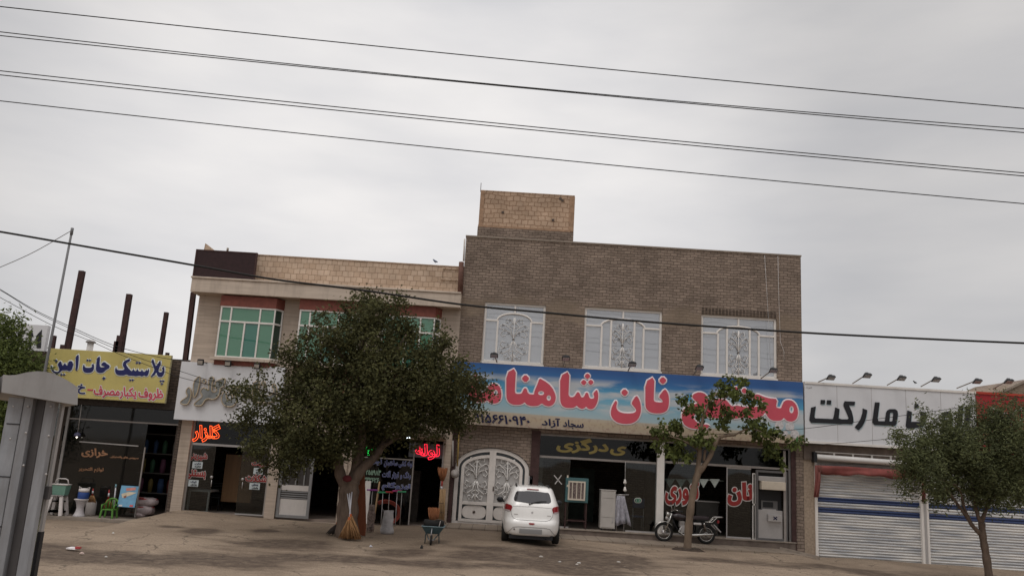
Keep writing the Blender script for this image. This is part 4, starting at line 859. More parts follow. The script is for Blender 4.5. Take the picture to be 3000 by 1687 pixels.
# inside the sweet shop: wooden screen, table, chairs
mb = MB(); a = P(668, 1330, 1.0); b = P(715, 1480, 1.0); mb.box(a.x-.05, 1.0, .5, b.x+.2, 1.12, a.z, mat('wood_panel', (.14, .072, .030), .5, .2, 2, stretch=(6, 1, .4))); tag(mb.build('wooden_screen'), 'tall brown wooden screen standing inside the sweet shop door', 'screen')
tb = thing('glass_table', 'pale framed table behind the left sweet shop glass', 'table', tuple(P(590, 1480, .5)))
a = P(553, 1432, .35); b = P(617, 1436, .35)
mb = MB(); mb.box(a.x, .35, a.z-.06, b.x, 1.2, a.z, M_alu); mb.build('tabletop', tb)
for x in (a.x+.03, b.x-.05):
    mb = MB(); mb.box(x-.03, .36, .16, x+.03, .42, a.z-.06, M_alu); mb.build('leg', tb)
ch0 = None
for i, px in enumerate((632, 647, 662)):
    q = P(px, 1482, 1.5+.25*i); q.z = .16
    if ch0 is None:
        ch0 = thing('dark_chair', 'dark slatted chair at the front of the row inside the sweet shop', 'chair', tuple(q), 'dark chairs in the sweet shop')
        mb = MB()
        for k in range(5): mb.bar((q.x-.2, q.y+.05, q.z+.5+.1*k), (q.x+.2, q.y+.05, q.z+.52+.1*k), .03, .03, M_black)
        mb.build('backrest', ch0); mb = MB(); mb.obox((q.x, q.y-.15, q.z+.45), (.42, .42, .04), M_black); mb.build('seat', ch0)
        for u in (-.19, .19):
            mb = MB(); mb.tube([(q.x+u, q.y+.05, q.z), (q.x+u, q.y+.05, q.z+.98)], .018, M_black, 6); mb.build('leg', ch0); mb = MB(); mb.tube([(q.x+u, q.y-.33, q.z), (q.x+u, q.y-.33, q.z+.45)], .018, M_black, 6); mb.build('leg', ch0)
    else: copy_tree(ch0, tuple(q), 'dark slatted chair %s of the row inside the sweet shop' % ('in the middle' if i == 1 else 'at the back'))
# ---- grey and white door
a = P(824, 1334, .1); b = P(907, 1523, .1); dx0, dx1 = a.x+.03, P(922, 1340, .1).x; DZ0 = .17; dz1 = a.z
dr = MB(); dgr = mat('door_grey', (.22, .215, .215), .5, .06, 4); dwh = mat('door_white', (.56, .52, .49), .5, .05, 3, dirt=.2)
dr.frame((dx0, DZ0, dx1, dz1), .06, .08, .09, dgr); d0 = dr.build('door', bB)
H = dz1-DZ0; pn = MB()
pn.box(dx0+.09, .10, DZ0+.09, dx1-.09, .13, DZ0+H*.30, dwh); pn.box(dx0+.09, .10, DZ0+H*.44, dx1-.09, .13, DZ0+H*.53, dwh); pn.build('door_panel', d0)
pn = MB()
for zz in (.31, .345, .38, .415): pn.box(dx0+.09, .10, DZ0+H*zz-.004, dx1-.09, .12, DZ0+H*(zz+.018), dgr)
for k in range(1, 4): x = dx0+(dx1-dx0)*k/4; pn.box(x-.02, .09, DZ0+H*.53, x+.02, .12, dz1-.09, dgr)
pn.build('bars', d0)
pn = MB(); pn.box(dx0+.09, .131, DZ0+H*.53, dx1-.09, .137, dz1-.09, mat('smoked_pane', (.035, .03, .028), .3, .2, 2, spec=.5)); pn.build('pane', d0)
# passage and tool shop front
TY = .14; tx0, _, tx1, tz1 = shop2; TZ = .16
fr = MB(); xdoor = P(1208, 1420, TY).x; zt = P(1180, 1345, TY).z
fr.box(tx0, TY-.03, TZ, tx0+.05, TY+.05, tz1, M_fram); fr.box(xdoor-.04, TY-.03, TZ, xdoor, TY+.05, tz1, M_fram); fr.box(tx0+.05, TY-.03, zt-.02, xdoor-.04, TY+.04, zt+.02, M_fram)
fr.box(tx0, -.03, tz1, tx1, .06, tz1+.1, mat('tan_beam', (.28, .2, .14), .7, .15, 3)); fr.box(tx1-.06, TY-.03, TZ, tx1, TY+.05, tz1, M_alu); fr.build('shopfront_frame', bB)
g = MB(); g.box(tx0+.05, TY, TZ, xdoor-.04, TY+.012, zt-.02, M_glassD); g.box(tx0+.05, TY, zt+.02, xdoor-.04, TY+.012, tz1, M_glassD); g.build('shop_glazing', bB)
g = MB(); LY = TY-.006; M_pb = mat('outline_blue', (.10, .11, .26), .5, .1, 5); M_pl = mat('outline_pale', (.40, .42, .50), .5, .1, 5); M_pg = mat('number_green', (.22, .33, .25), .5, .1, 5)
word(bB, 'لوله کشی ساختمان', [(1125, 1346), (1209, 1350), (1209, 1370), (1125, 1366)], LY, M_pb, .03, M_pl, .055)
word(bB, 'لوازم', [(1082, 1343), (1118, 1345), (1118, 1366), (1082, 1362)], LY, M_pb, .03, M_pl, .055)
word(bB, 'رنگ و ابزار آلات', [(1120, 1378), (1203, 1382), (1203, 1404), (1120, 1400)], LY, M_pb, .03, M_pl, .055)
word(bB, 'ایزوگام', [(1120, 1411), (1201, 1416), (1201, 1436), (1120, 1434)], LY, M_pb, .03, M_pl, .06)
word(bB, '۲۲۵۵۹۸۳', [(1066, 1376), (1116, 1378), (1116, 1391), (1066, 1389)], LY, M_pg, .05)
word(bB, '۲۴۲۶۲۶', [(1066, 1398), (1110, 1400), (1110, 1413), (1066, 1411)], LY, M_pg, .05)
pass
mb = MB(); mb.box(tx0+.1, -.28, tz1+.11, tx1, -.06, floor1+.0, mat('reed_blind', (.13, .095, .07), .9, .6, 8, stretch=(1, 1, 6))); mb.build('reed_blind', bB)
lamp = thing('tube_lamp', 'small white lit lamp over the tool shop front', 'lamp', tuple(P(1194, 1281, -.32)))
mb = MB(); mb.obox(P(1195, 1281, -.36), (.14, .06, .05), emis('lamp_lit', (.85, .95, 1), 6)); mb.build('bulb', lamp, .015)
mb = MB(); mb.obox(P(1195, 1278, -.33), (.2, .1, .025), M_white); mb.build('holder', lamp)
# right pillar of the tool shop with posts
mb = MB(); q = P(1308, 1400, -.05); mb.box(q.x-.1, -.06, .1, q.x+.1, -.002, tz1+.3, M_stone); mb.box(q.x+.13, -.08, .1, q.x+.24, -.002, tz1+.6, M_steel); mb.build('pilaster', bB)
mb = MB(); q = P(1012, 1340, -.05); mb.box(q.x-.1, -.05, .12, q.x+.08, -.002, floor1, M_stone); mb.build('pilaster', bB)
me_ = thing('wall_meter', 'round grey meter with pipes on the wall left of the arched gate', 'meter', tuple(P(1333, 1386, -.1)))
mb = MB(); mb.lathe(P(1333, 1387, -.12), [(0, -.05), (.12, -.04), (.145, 0), (.12, .06), (0, .08)], M_fram, 18, rot=Matrix.Rotation(pi/2, 3, 'X')); mb.build('dial_case', me_)
mb = MB(); mb.tube([P(1326, 1365, -.1), P(1327, 1290, -.1)], .03, M_fram, 6); mb.tube([P(1340, 1365, -.1), P(1345, 1260, -.1)], .025, mat('yellow_pipe', (.3, .2, .06), .6, .2, 4), 6); mb.build('pipe', me_)
# goods inside tool shop
mb = MB(); rnd = random.Random(3)
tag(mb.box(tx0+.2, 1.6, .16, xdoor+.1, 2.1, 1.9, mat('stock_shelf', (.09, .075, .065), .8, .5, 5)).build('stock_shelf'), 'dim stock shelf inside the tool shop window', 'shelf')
for i, (px, py, w_, h_, c, nm) in enumerate(((1175, 1462, 30, 20, (.09, .16, .30), 'blue'), (1160, 1478, 26, 14, (.45, .38, .36), 'pale'), (1173, 1458, 9, 10, (.55, .18, .03), 'orange'), (1190, 1440, 14, 30, (.05, .12, .22), 'dark blue'), (1172, 1500, 22, 22, (.04, .13, .17), 'teal'), (1150, 1495, 14, 10, (.35, .06, .05), 'red'))):
    q = P(px, py, .5); s_ = S(.5); mb = MB(); mb.obox(q, (w_*s_, .25, h_*s_), mat('carton_%s' % nm.replace(' ', '_'), c, .7, .25, 9)); mb.obox(q+Vector((0, -.13, h_*s_*.1)), (w_*s_*.6, .012, h_*s_*.3), M_pap)
    tag(mb.build('carton', None, .01), '%s carton of goods in the tool shop window' % nm, 'carton')

# ================================================================== BUILDING A: plastic shop
bA = thing('plain_shop', 'low dark shop with steel columns above its roof and a yellow sign', 'building', (-13, 0, 0))
AX0, AX1 = -16.6, BX0-.01; AT = P(320, 1040, 0).z
op = (AX0+.12, -.12, AX1-.10, P(360, 1192, 0).z)
mb = MB(); mb.slab([[(AX0, -.2), (AX1, -.2), (AX1, AT), (AX0, AT)], rloop(op)], 0, .25, M_brickD); mb.build('front_wall', bA)
shell('s', bA, AX0, AX1-.003, -.2, AT-.02, .25, 7, M_brickD)
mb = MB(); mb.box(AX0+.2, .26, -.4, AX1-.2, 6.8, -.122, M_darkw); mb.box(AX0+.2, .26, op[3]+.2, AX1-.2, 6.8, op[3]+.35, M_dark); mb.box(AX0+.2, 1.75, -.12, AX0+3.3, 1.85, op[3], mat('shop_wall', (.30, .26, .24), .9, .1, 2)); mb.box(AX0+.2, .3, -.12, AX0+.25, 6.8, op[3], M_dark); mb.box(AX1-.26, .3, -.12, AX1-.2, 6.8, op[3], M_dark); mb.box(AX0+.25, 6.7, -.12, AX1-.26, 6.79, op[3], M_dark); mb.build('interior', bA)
mb = MB(); q = P(355, 1168, -.1); mb.box(op[0], -.12, op[3], op[2]+.1, -.002, op[3]+.25, mat('dark_mesh', (.05, .04, .035), .9, .6, 9, stretch=(1, 1, 5))); mb.build('lintel', bA)
GA = .2; fr = MB(); xa, xb = op[0], op[2]; zt = P(350, 1305, GA).z; xd = P(412, 1400, GA).x; xl = P(180, 1350, GA).x
fr.box(xl-.04, GA-.05, -.12, xl+.04, GA+.04, op[3], M_alu); fr.bar((P(234, 1293, GA).x, GA-.02, P(234, 1293, GA).z), (P(406, 1306, GA).x, GA-.02, P(406, 1306, GA).z), .035, .03, M_alu); fr.box(xl+.04, GA-.02, op[3]-.5, xb, GA+.03, op[3]-.45, M_fram)
fr.box(xb-.06, GA-.05, -.12, xb, GA+.04, op[3], M_steel); fr.box(xd-.02, GA-.02, -.12, xd+.02, GA+.03, zt, M_fram); fr.build('shopfront_frame', bA)
g = MB(); MGA = glass('greyed_glass', (.42, .43, .42), .035, .06, .05, (.10, .095, .085)); g.box(xl+.04, GA, -.12, xd-.02, GA+.012, op[3]-.5, MGA); g.box(xl+.04, GA, op[3]-.45, xb-.06, GA+.012, op[3], MGA); g.build('shop_glazing', bA)  # faint grey body colour mixed into the clear pane
M_tn = mat('tan_letter', (.36, .19, .105), .6, .1, 5); g = MB(); LY = GA-.006
word(bA, 'خرازی', [(240, 1311), (315, 1316), (315, 1341), (240, 1337)], LY, M_tn, .04)
word(bA, 'سرویس های پلاستیکی', [(326, 1333), (406, 1338), (406, 1346), (326, 1341)], LY, M_tn, .03)
word(bA, 'لوازم التحریر', [(231, 1367), (303, 1370), (303, 1384), (231, 1381)], LY, M_tn, .03)
pass
for i, (px, py, w_, h_) in enumerate(((200, 1270, 26, 42), (226, 1275, 20, 40), (192, 1325, 26, 38), (218, 1328, 24, 36))):
    mb = MB(); q = P(px, py, 1.66); s_ = S(1.66); mb.obox(q, (w_*s_, .15, h_*s_), M_black); mb.obox(q+Vector((0, .02, 0)), (w_*s_+.06, .12, h_*s_+.06), M_fram)
    tag(mb.build('picture_frame', None, .01), 'black framed panel on the back wall of the plastic shop, %s' % ('upper left', 'upper right', 'lower left', 'lower right')[i], 'frame', 'framed panels in the plastic shop')
sk = thing('stock_rack', 'dim rack of plastic goods behind the right half of the plastic shop glass', 'rack', (-12.3, 3.0, -.12))
for zz in (.5, 1.2, 1.9, 2.6): mb = MB(); mb.box(-13.3, 2.8, zz, -11.15, 3.3, zz+.03, M_fram); mb.build('shelf', sk)
rs = random.Random(5)
for i in range(18):
    lv = i % 3; xx = -13.15+(i//3)*.36+rs.uniform(-.03, .03); zz = (.53, 1.23, 1.93)[lv]; cc = rs.choice(((.30, .08, .07), (.08, .14, .30), (.30, .30, .28), (.10, .22, .14), (.34, .26, .10), (.28, .12, .2)))
    mb = MB(); r0 = rs.uniform(.08, .13); mb.lathe((xx, 3.0, zz), [(r0*.8, 0), (r0, rs.uniform(.2, .4)), (r0*.7, rs.uniform(.42, .5)), (0, .5)], mat('ware_%d' % (sum(cc)*1000), cc, .5, .2, 6), 10)
    tag(mb.build('plastic_jar'), 'plastic jar standing on the dim rack inside the plastic shop', 'jar', 'plastic jars on the shop rack')
pl_ = thing('pendant_lamp', 'small lit pendant lamp hanging in the plastic shop', 'lamp', tuple(P(227, 1275, .05)))
mb = MB(); mb.tube([P(240, 1180, -.1), P(228, 1265, .05)], .01, M_wl, 5); mb.build('cord', pl_)
mb = MB(); q = P(227, 1273, .05); mb.lathe(q, [(.12, -.06), (.1, .03), (.03, .08), (.0, .09)], mat('lamp_shade', (.10, .10, .17), .5, .1, 4), 12); mb.build('shade', pl_)
mb = MB(); mb.lathe(q+Vector((0, -.02, -.08)), [(0, -.03), (.035, 0), (0, .03)], emis('bulb_lit', (1, .9, .75), 4), 8); mb.build('bulb', pl_)
# yellow sign
SA = -.42
sA = thing('yellow_sign', 'yellow shop sign with navy and red Persian lettering over the plastic shop', 'sign', tuple(P(320, 1165, SA)))
a = P(145, 1018, SA); b = P(499, 1044, SA); c = P(484, 1181, SA); d = P(124, 1157, SA)
x0, x1, z0, z1 = (a.x+d.x)/2, (b.x+c.x)/2, (c.z+d.z)/2, (a.z+b.z)/2
mb = MB(); M_yel = mat('sign_yellow', (.52, .44, .155), .5, .10, .8, dirt=.12); mb.box(x0, SA, z0, x1, SA+.1, z1, M_yel); mb.build('panel', sA)
mb = MB(); M_ye2 = mat('yellow_edge', (.55, .50, .30), .5, .05, 3); mb.frame((x0-.012, z0-.012, x1+.012, z1+.012), SA+.012, .1, .03, M_ye2)
for x in (x0+.4, x1-.4): mb.box(x, SA+.1, z0+.2, x+.06, .0, z0+.26, M_steel)
mb.build('frame', sA)
mb = MB(); Yl = SA-.003; M_wr = mat('white_rim', (.60, .62, .60), .5, .05, 4); M_nv = mat('sign_navy', (.018, .022, .11), .5, .08, 4)
yl = [[(640, 240), (712, 180), (690, 480), (645, 545), (640, 400)], [(590, 400), (575, 340), (530, 325), (490, 350), (480, 420), (440, 410), (425, 350), (395, 410), (370, 430), (350, 350), (320, 330), (270, 400), (300, 460), (310, 520), (280, 550), (200, 540), (165, 490), (160, 420), (130, 440), (150, 520), (190, 570), (260, 600), (310, 575), (360, 520), (430, 520), (470, 520), (510, 540), (555, 520), (580, 460)],
      [(1005, 370), (1020, 440), (1010, 510), (970, 560), (880, 575), (810, 555), (785, 500), (790, 430), (815, 380), (820, 440), (850, 465), (940, 465), (980, 440), (965, 410)],
      [(1075, 270), (1140, 220), (1128, 430), (1160, 460), (1250, 450), (1150, 415), (1190, 360), (1230, 345), (1270, 380), (1345, 430), (1320, 480), (1260, 510), (1210, 565), (1130, 578), (1070, 550), (1050, 500), (1060, 400)],
      [(1640, 320), (1750, 275), (1750, 330), (1680, 370), (1665, 400), (1720, 480), (1770, 530), (1800, 530), (1815, 470), (1840, 530), (1880, 530), (1895, 470), (1925, 540), (1975, 540), (1990, 480), (2015, 545), (2060, 545), (2075, 485), (2100, 545), (2140, 455), (2138, 560), (2110, 630), (2070, 645), (2040, 620), (1990, 648), (1940, 625), (1880, 642), (1800, 630), (1720, 628), (1680, 600), (1620, 625), (1520, 622), (1460, 590), (1440, 520), (1465, 420), (1475, 490), (1505, 515), (1610, 515), (1640, 490), (1600, 420), (1605, 370)],
      [(2185, 330), (2220, 275), (2255, 390), (2280, 440), (2370, 300), (2380, 400), (2340, 480), (2330, 540), (2360, 560), (2400, 550), (2420, 520), (2395, 470), (2445, 430), (2455, 520), (2440, 610), (2390, 660), (2330, 650), (2300, 610), (2290, 560), (2240, 630), (2160, 660), (2230, 560), (2250, 500), (2200, 380)]]
for p in yl: glyph(mb, [J(6, p)], Yl, M_nv, .01, M_wr, .036)
for c in ((240, 320, 28), (352, 605, 24), (405, 605, 24), (880, 312, 24), (930, 314, 24), (1215, 680, 35), (1890, 362, 25), (1945, 367, 25), (1752, 715, 25), (1802, 715, 25), (2375, 735, 24), (2422, 735, 24), (2397, 792, 24)): glyph(mb, [J(6, dia(*c))], Yl, M_nv, .01, M_wr, .03, 0)
write(mb, 'ظروف', J(6, [(1925, 880), (2420, 905), (2420, 1140), (1925, 1115)]), Yl, M_pink, .04, M_wr, .1)
write(mb, 'یکبارمصرف', J(6, [(1015, 830), (1870, 880), (1870, 1105), (1015, 1060)]), Yl, M_pink, .04, M_wr, .1)
mb.bar(P(*J(6, [(875, 912)])[0], Yl-.006), P(*J(6, [(990, 920)])[0], Yl-.006), .045, .01, M_pink)
write(mb, 'خ', J(6, [(690, 800), (825, 808), (825, 1000), (690, 990)]), Yl, M_nv, .05, M_wr, .1)
mb.build('lettering', sA)
# steel columns on the roof
def column(label, top, bot, wpx, Y, stubs=()):
    a = P(*top, Y); b = P(*bot, Y); s_ = S(Y)*wpx; o = thing('steel_column', label, 'column', (b.x, Y, AT), 'bare steel columns on the shop roof')
    mb = MB(); ax = Vector((b.x, Y, AT-.4)); 
    mb.bar(ax+Vector((0, -s_*.4, 0)), a+Vector((0, -s_*.4, 0)), s_, .02, M_steel); mb.bar(ax+Vector((0, s_*.4, 0)), a+Vector((0, s_*.4, 0)), s_, .02, M_steel); mb.bar(ax, a, s_*.86, s_*.75, M_steel); mb.build('shaft', o)
    for (x0p, y0p, x1p, y1p) in stubs:
        p = P(x0p, y0p, Y); q = P(x1p, y1p, Y); mb = MB(); mb.box(p.x, Y-.1, AT-.4, q.x, Y+.1, p.z, M_steel); mb.build('splice_plate', o)
column('tall dark steel column on the shop roof nearest the leaning lamp pole', (241, 794), (197, 1021), 15, 1.2, ((181, 1010, 195, 1022),))
column('mid height dark steel column with stepped plates at its foot', (379.5, 862), (353, 1035), 14, 1.2, ((346, 983, 358, 1030), (338, 1000, 347, 1030)))
column('shorter dark steel column on the right of the shop roof', (488, 915), (469, 1042), 11, 1.2)
column('long dark steel column standing against the stone building edge', (567, 857), (544, 1052), 13, .35)
column('short dark steel stub above the left end of the yellow sign', (158, 983), (153, 1018), 12, 1.2)
column('shortest dark steel stub near the right end of the yellow sign', (491, 1033), (489, 1046), 9, 1.2)
vp = thing('roof_vent', 'pale capped flue pipe on the shop roof behind the yellow sign', 'vent', tuple(P(262, 1027, 2)), 'flue pipes on the shop roof')
q = P(262, 1028, 2.0); h = P(264, 1000, 2.0).z-q.z
mb = MB(); mb.lathe(q, [(.11, -.8), (.11, h-.05)], M_white, 12); mb.build('pipe', vp); mb = MB(); mb.lathe(q, [(.17, h-.05), (.17, h+.0), (.06, h+.07), (0, h+.07)], M_alu, 12); mb.build('cap', vp)
copy_tree(vp, tuple(P(284, 1036, 2)), 'shorter pale flue pipe left of a pair behind the yellow sign'); copy_tree(vp, tuple(P(298, 1037, 2)), 'shorter pale flue pipe right of a pair behind the yellow sign')
# white billboard at the far left
wb = thing('roof_billboard', 'white billboard with black letters behind the leafy tree at far left', 'billboard', (-17, 2.5, 0))
a = P(-90, 942, 2.5); b = P(141, 955, 2.5); c = P(128, 1028, 2.5)
mb = MB(); mb.box(a.x, 2.5, c.z-.3, b.x, 2.7, b.z+.02, M_panel); mb.build('board', wb)
mb = MB(); mb.box(a.x+.3, 2.7, 0, a.x+.45, 2.85, c.z, M_steel); mb.box(b.x-.4, 2.7, 0, b.x-.25, 2.85, c.z, M_steel); mb.build('post', wb)
mb = MB(); Zb = lambda l: [(x/3.22, 650+y/3.22) for x, y in l]
for l in ([(235, 1018), (175, 1050), (180, 1080), (220, 1060)], [(300, 1010), (255, 1060), (275, 1075), (260, 1190), (295, 1190), (300, 1080), (318, 1085)], [(395, 1015), (340, 1075), (345, 1190), (385, 1190)], [(150, 1060), (90, 1100), (60, 1170), (120, 1180)]): mb.slab([xz(Zb(l), 2.49)], 2.485, .012, M_black)
mb.build('lettering', wb)

# ================================================================== BUILDING D: market with shutters
bD = thing('shuttered_market', 'low market building with white roller shutters and red awning', 'building', (14, 0, 0))
DX0 = CX1+.004; DT = P(2500, 1128, 0).z; DX1 = 24
zsh = P(2540, 1378, 0).z; zl = P(2540, 1352, 0).z
s1 = (P(2390, 1500, 0).x, -.16, P(2702, 1500, 0).x, zl); s2 = (P(2716, 1500, 0).x, -.16, P(3090, 1500, 0).x, zl)
mb = MB(); mb.slab([[(DX0, -.4), (DX1, -.4), (DX1, DT), (DX0, DT)], rloop(s1), rloop(s2)], 0, .3, M_gran); mb.build('front_wall', bD)
shell('s', bD, DX0+.003, DX1, -.4, DT-.02, .3, 8, M_brickD)
mb = MB(); mb.box(DX0, -.05, P(2360, 1345, 0).z, DX1, -.001, P(2360, 1300, 0).z, M_plinth); mb.build('lintel', bD)
def shutmat():
    m, t, b = newmat('shutter_paint'); n = t.nodes; l = t.links
    co = n.new('ShaderNodeTexCoord'); sp = n.new('ShaderNodeSeparateXYZ'); l.new(co.outputs['Object'], sp.inputs[0])
    za, zb1 = P(2550, 1463, .1).z, P(2550, 1478, .1).z; zc, zd = P(2550, 1493, .1).z, P(2550, 1509, .1).z
    def bandm(lo, hi):
        a = n.new('ShaderNodeMath'); a.operation = 'GREATER_THAN'; l.new(sp.outputs[2], a.inputs[0]); a.inputs[1].default_value = lo
        c = n.new('ShaderNodeMath'); c.operation = 'LESS_THAN'; l.new(sp.outputs[2], c.inputs[0]); c.inputs[1].default_value = hi
        d = n.new('ShaderNodeMath'); d.operation = 'MULTIPLY'; l.new(a.outputs[0], d.inputs[0]); l.new(c.outputs[0], d.inputs[1]); return d
    b1, b2 = bandm(zb1, za), bandm(zd, zc)
    ad = n.new('ShaderNodeMath'); l.new(b1.outputs[0], ad.inputs[0]); l.new(b2.outputs[0], ad.inputs[1])
    z = n.new('ShaderNodeTexNoise'); z.inputs['Scale'].default_value = 1.2; z.inputs['Detail'].default_value = 6
    mp = n.new('ShaderNodeMapping'); mp.inputs['Scale'].default_value = (.7, 1, 6); l.new(co.outputs['Object'], mp.inputs[0]); l.new(mp.outputs[0], z.inputs['Vector'])
    r = n.new('ShaderNodeValToRGB'); l.new(z.outputs[0], r.inputs[0]); r.color_ramp.elements[0].position = .35; r.color_ramp.elements[0].color = (.33, .34, .36, 1); r.color_ramp.elements[1].position = .62; r.color_ramp.elements[1].color = (.62, .60, .57, 1)
    x = n.new('ShaderNodeMix'); x.data_type = 'RGBA'; l.new(ad.outputs[0], x.inputs[0]); l.new(r.outputs[0], x.inputs[6]); x.inputs[7].default_value = (.022, .040, .115, 1)
    l.new(x.outputs[2], b.inputs['Base Color']); b.inputs['Roughness'].default_value = .45; b.inputs['Metallic'].default_value = .1; return m
MSH = shutmat()
def shutter(r, parent):
    x0, z0, x1, z1 = r; V = []; F = []; k = 0; z = z0; Y = .09; pitch = .088
    prof = []
    while z < z1:
        for t in (0, .2, .5, .8, .96): prof.append((z+pitch*t, Y-.026*sin(pi*t)))
        z += pitch
    for zz, yy in prof: V += [(x0, yy, zz), (x1, yy, zz)]
    F = [(2*i, 2*i+1, 2*i+3, 2*i+2) for i in range(len(prof)-1)]
    mb = MB(); mb.add(V, F, MSH); return mb.build('roller_shutter', parent)
shutter((s1[0]+.04, -.14, s1[2]-.04, zl), bD); shutter((s2[0]+.04, -.14, s2[2], zl), bD)
mb = MB()
for x in (s1[0]-.03, s1[2]-.05, s2[0]-.05): mb = MB(); mb.box(x, -.04, -.2, x+.09, .08, zl+.02, M_white); mb.build('shutter_rail', bD)
mb = MB(); mb.box(s1[2]+.03, -.05, -.2, s2[0]-.04, -.001, zl, M_alu); mb.build('middle_post', bD)
mb = MB(); a = P(2393, 1338, -.18); b = P(2720, 1362, -.18); mb.tube([a, b], .095, mat('roller_white', (.66, .64, .62), .4, .05, 3), 14); mb.box(a.x-.12, -.25, a.z-.18, a.x-.02, -.001, a.z+.16, M_black); mb.build('roller_box', bD)
mb = MB(); r = R(-.06, 2388, 1321, 2720, 1348); mb.frame((r[0], r[3]-.16, r[2], r[3]), -.075, .02, .03, M_white)
for i in range(1, 6): x = r[0]+(r[2]-r[0])*i/6; mb.box(x-.03, -.075, r[3]-.13, x+.03, -.055, r[3]-.03, M_white)
mb.build('vent_window', bD)
mb = MB(); mb.box(DX0+1.5, -.35, -.45, DX1, -.002, -.14, M_conc); mb.build('door_step', bD)
# red awning, rolled and sagging
aw = thing('rolled_awning', 'faded red fabric awning hanging round the left shutter', 'awning', tuple(P(2400, 1380, -.25)))
M_awn = mat('awning_red', (.24, .070, .062), .85, .25, 3, dirt=.4)
mb = MB(); V = []; n = 22
for i in range(n):
    t = i/(n-1); px = 2398+t*312; py = 1362+t*17
    dr_ = 24+3*sin(t*11)+2*sin(t*29)
    for j in range(4):
        q = P(px, py+dr_*j/3, -.22-.04*sin(j*1.2+t*9)); V.append(q)
mb.add(V, [(i*4+j, i*4+j+1, (i+1)*4+j+1, (i+1)*4+j) for i in range(n-1) for j in range(3)], M_awn, True)
o = mb.build('valance', aw); md = o.modifiers.new('s', 'SOLIDIFY'); md.thickness = .03
for (pts, wv) in (([(2396, 1362), (2397, 1400), (2395, 1430), (2393, 1456)], 9), ([(2705, 1380), (2707, 1420), (2706, 1470)], 6)):
    mb = MB(); V = []
    for i, (px, py) in enumerate(pts):
        for j in range(5): V.append(P(px-wv+wv*2*j/4*(1-.12*i), py, -.2-.05*sin(j*2.0+i)))
    mb.add(V, [(i*5+j, i*5+j+1, (i+1)*5+j+1, (i+1)*5+j) for i in range(len(pts)-1) for j in range(4)], M_awn, True); o = mb.build('side_drape', aw); md = o.modifiers.new('s', 'SOLIDIFY'); md.thickness = .03
# white sign and red sign
SD = -.3
sD = thing('market_sign', 'white panelled market sign with bold black letters above the shutters', 'sign', tuple(P(2600, 1305, SD)))
a = P(2357, 1120, SD); b = P(2858, 1144, SD); c = P(2858, 1322, SD); d = P(2357, 1301, SD); x0, x1, z0, z1 = a.x, b.x, (c.z+d.z)/2, (a.z+b.z)/2
mb = MB(); npan = 5
xs_ = [P(x, 1200, SD).x for x in (2357, 2453, 2554, 2655, 2757, 2858)]
for i in range(5): mb.box(xs_[i]+.006, SD, z0+.08, xs_[i+1]-.006, SD+.2, z1-.07, M_panel)
mb.box(x0+.01, SD+.006, z0+.02, x1-.01, -.06, z1-.02, M_fram); mb.build('panel', sD)
mb = MB(); mb.box(x0, SD-.03, z1-.07, x1, -.06, z1, M_white); mb.box(x0, SD-.03, z0, x1, -.06, z0+.08, M_white); mb.build('trim', sD)
mb = MB(); Yl = SD-.003; M_ink = mat('ink_black', (.018, .018, .022), .5, .1, 4); M_sh = mat('pale_cyan', (.45, .56, .60), .5, .05, 4)
kl = [[J(4, [(180, 575), (275, 550), (245, 760), (265, 790), (620, 805), (640, 740), (668, 570), (755, 605), (735, 790), (800, 810), (920, 810), (940, 790), (900, 690), (835, 540), (835, 490), (860, 445), (1070, 455), (1055, 530), (945, 530), (1000, 650), (1030, 770), (1035, 860), (1010, 910), (700, 900), (180, 880), (145, 830), (155, 740)])],
      [J(4, [(375, 420), (465, 422), (455, 508), (367, 506)])], [J(4, [(500, 425), (588, 427), (580, 512), (492, 510)])],
      [J(4, [(1222, 590), (1315, 625), (1295, 760), (1260, 870), (1210, 960), (1140, 1030), (1060, 970), (1120, 900), (1180, 800), (1215, 690)])],
      [J(4, [(1470, 468), (1565, 470), (1525, 800), (1540, 845), (1670, 850), (1680, 790), (1695, 680), (1720, 630), (1770, 605), (1880, 605), (1925, 640), (1935, 700), (1925, 800), (1905, 900), (1880, 940), (1670, 935), (1460, 925), (1420, 880), (1425, 800)]), J(4, [(1775, 690), (1790, 675), (1830, 675), (1840, 700), (1825, 840), (1800, 855), (1762, 850)])],
      [J(5, [(270, 500), (350, 502), (345, 583), (265, 580)])], [J(5, [(405, 645), (505, 680), (485, 880), (440, 960), (200, 1000), (120, 990), (90, 950), (125, 630), (215, 660), (200, 860), (380, 860)])],
      [J(5, [(830, 720), (880, 660), (950, 655), (1010, 690), (1040, 760), (1035, 900), (1000, 1020), (900, 1080), (800, 1090), (780, 1010), (880, 990), (930, 930), (860, 900), (820, 840)]), J(5, ell(930, 790, 40, 55))],
      [J(5, [(1165, 545), (1260, 550), (1220, 960), (1120, 960)])], [J(5, [(1310, 555), (1405, 560), (1365, 960), (1270, 960)])]]
for i, g_ in enumerate(kl):
    if i in (5, 8): mb.build('lettering', sD); mb = MB()
    glyph(mb, g_, Yl-.012, M_ink, .012, None, smooth=0)
    glyph(mb, [[(x+1.6, y+3.2) for x, y in l] for l in g_], Yl, M_sh, .006, None, smooth=0)
mb.build('lettering', sD); mb = MB(); write(mb, 'الوند', [(2359, 1132), (2378, 1133), (2378, 1138), (2359, 1137)], Yl, M_ink, .0)
mb.build('maker_mark', sD)
sR = thing('red_sign', 'red sign with flowing white script at the right end of the market', 'sign', tuple(P(2930, 1310, SD)))
b2 = P(3130, 1156, SD); mb = MB(); M_rs = mat('cola_red', (.34, .022, .028), .45, .06, 2); mb.box(x1+.004, SD, z0, b2.x, -.06, z1, M_rs); mb.build('panel', sR)
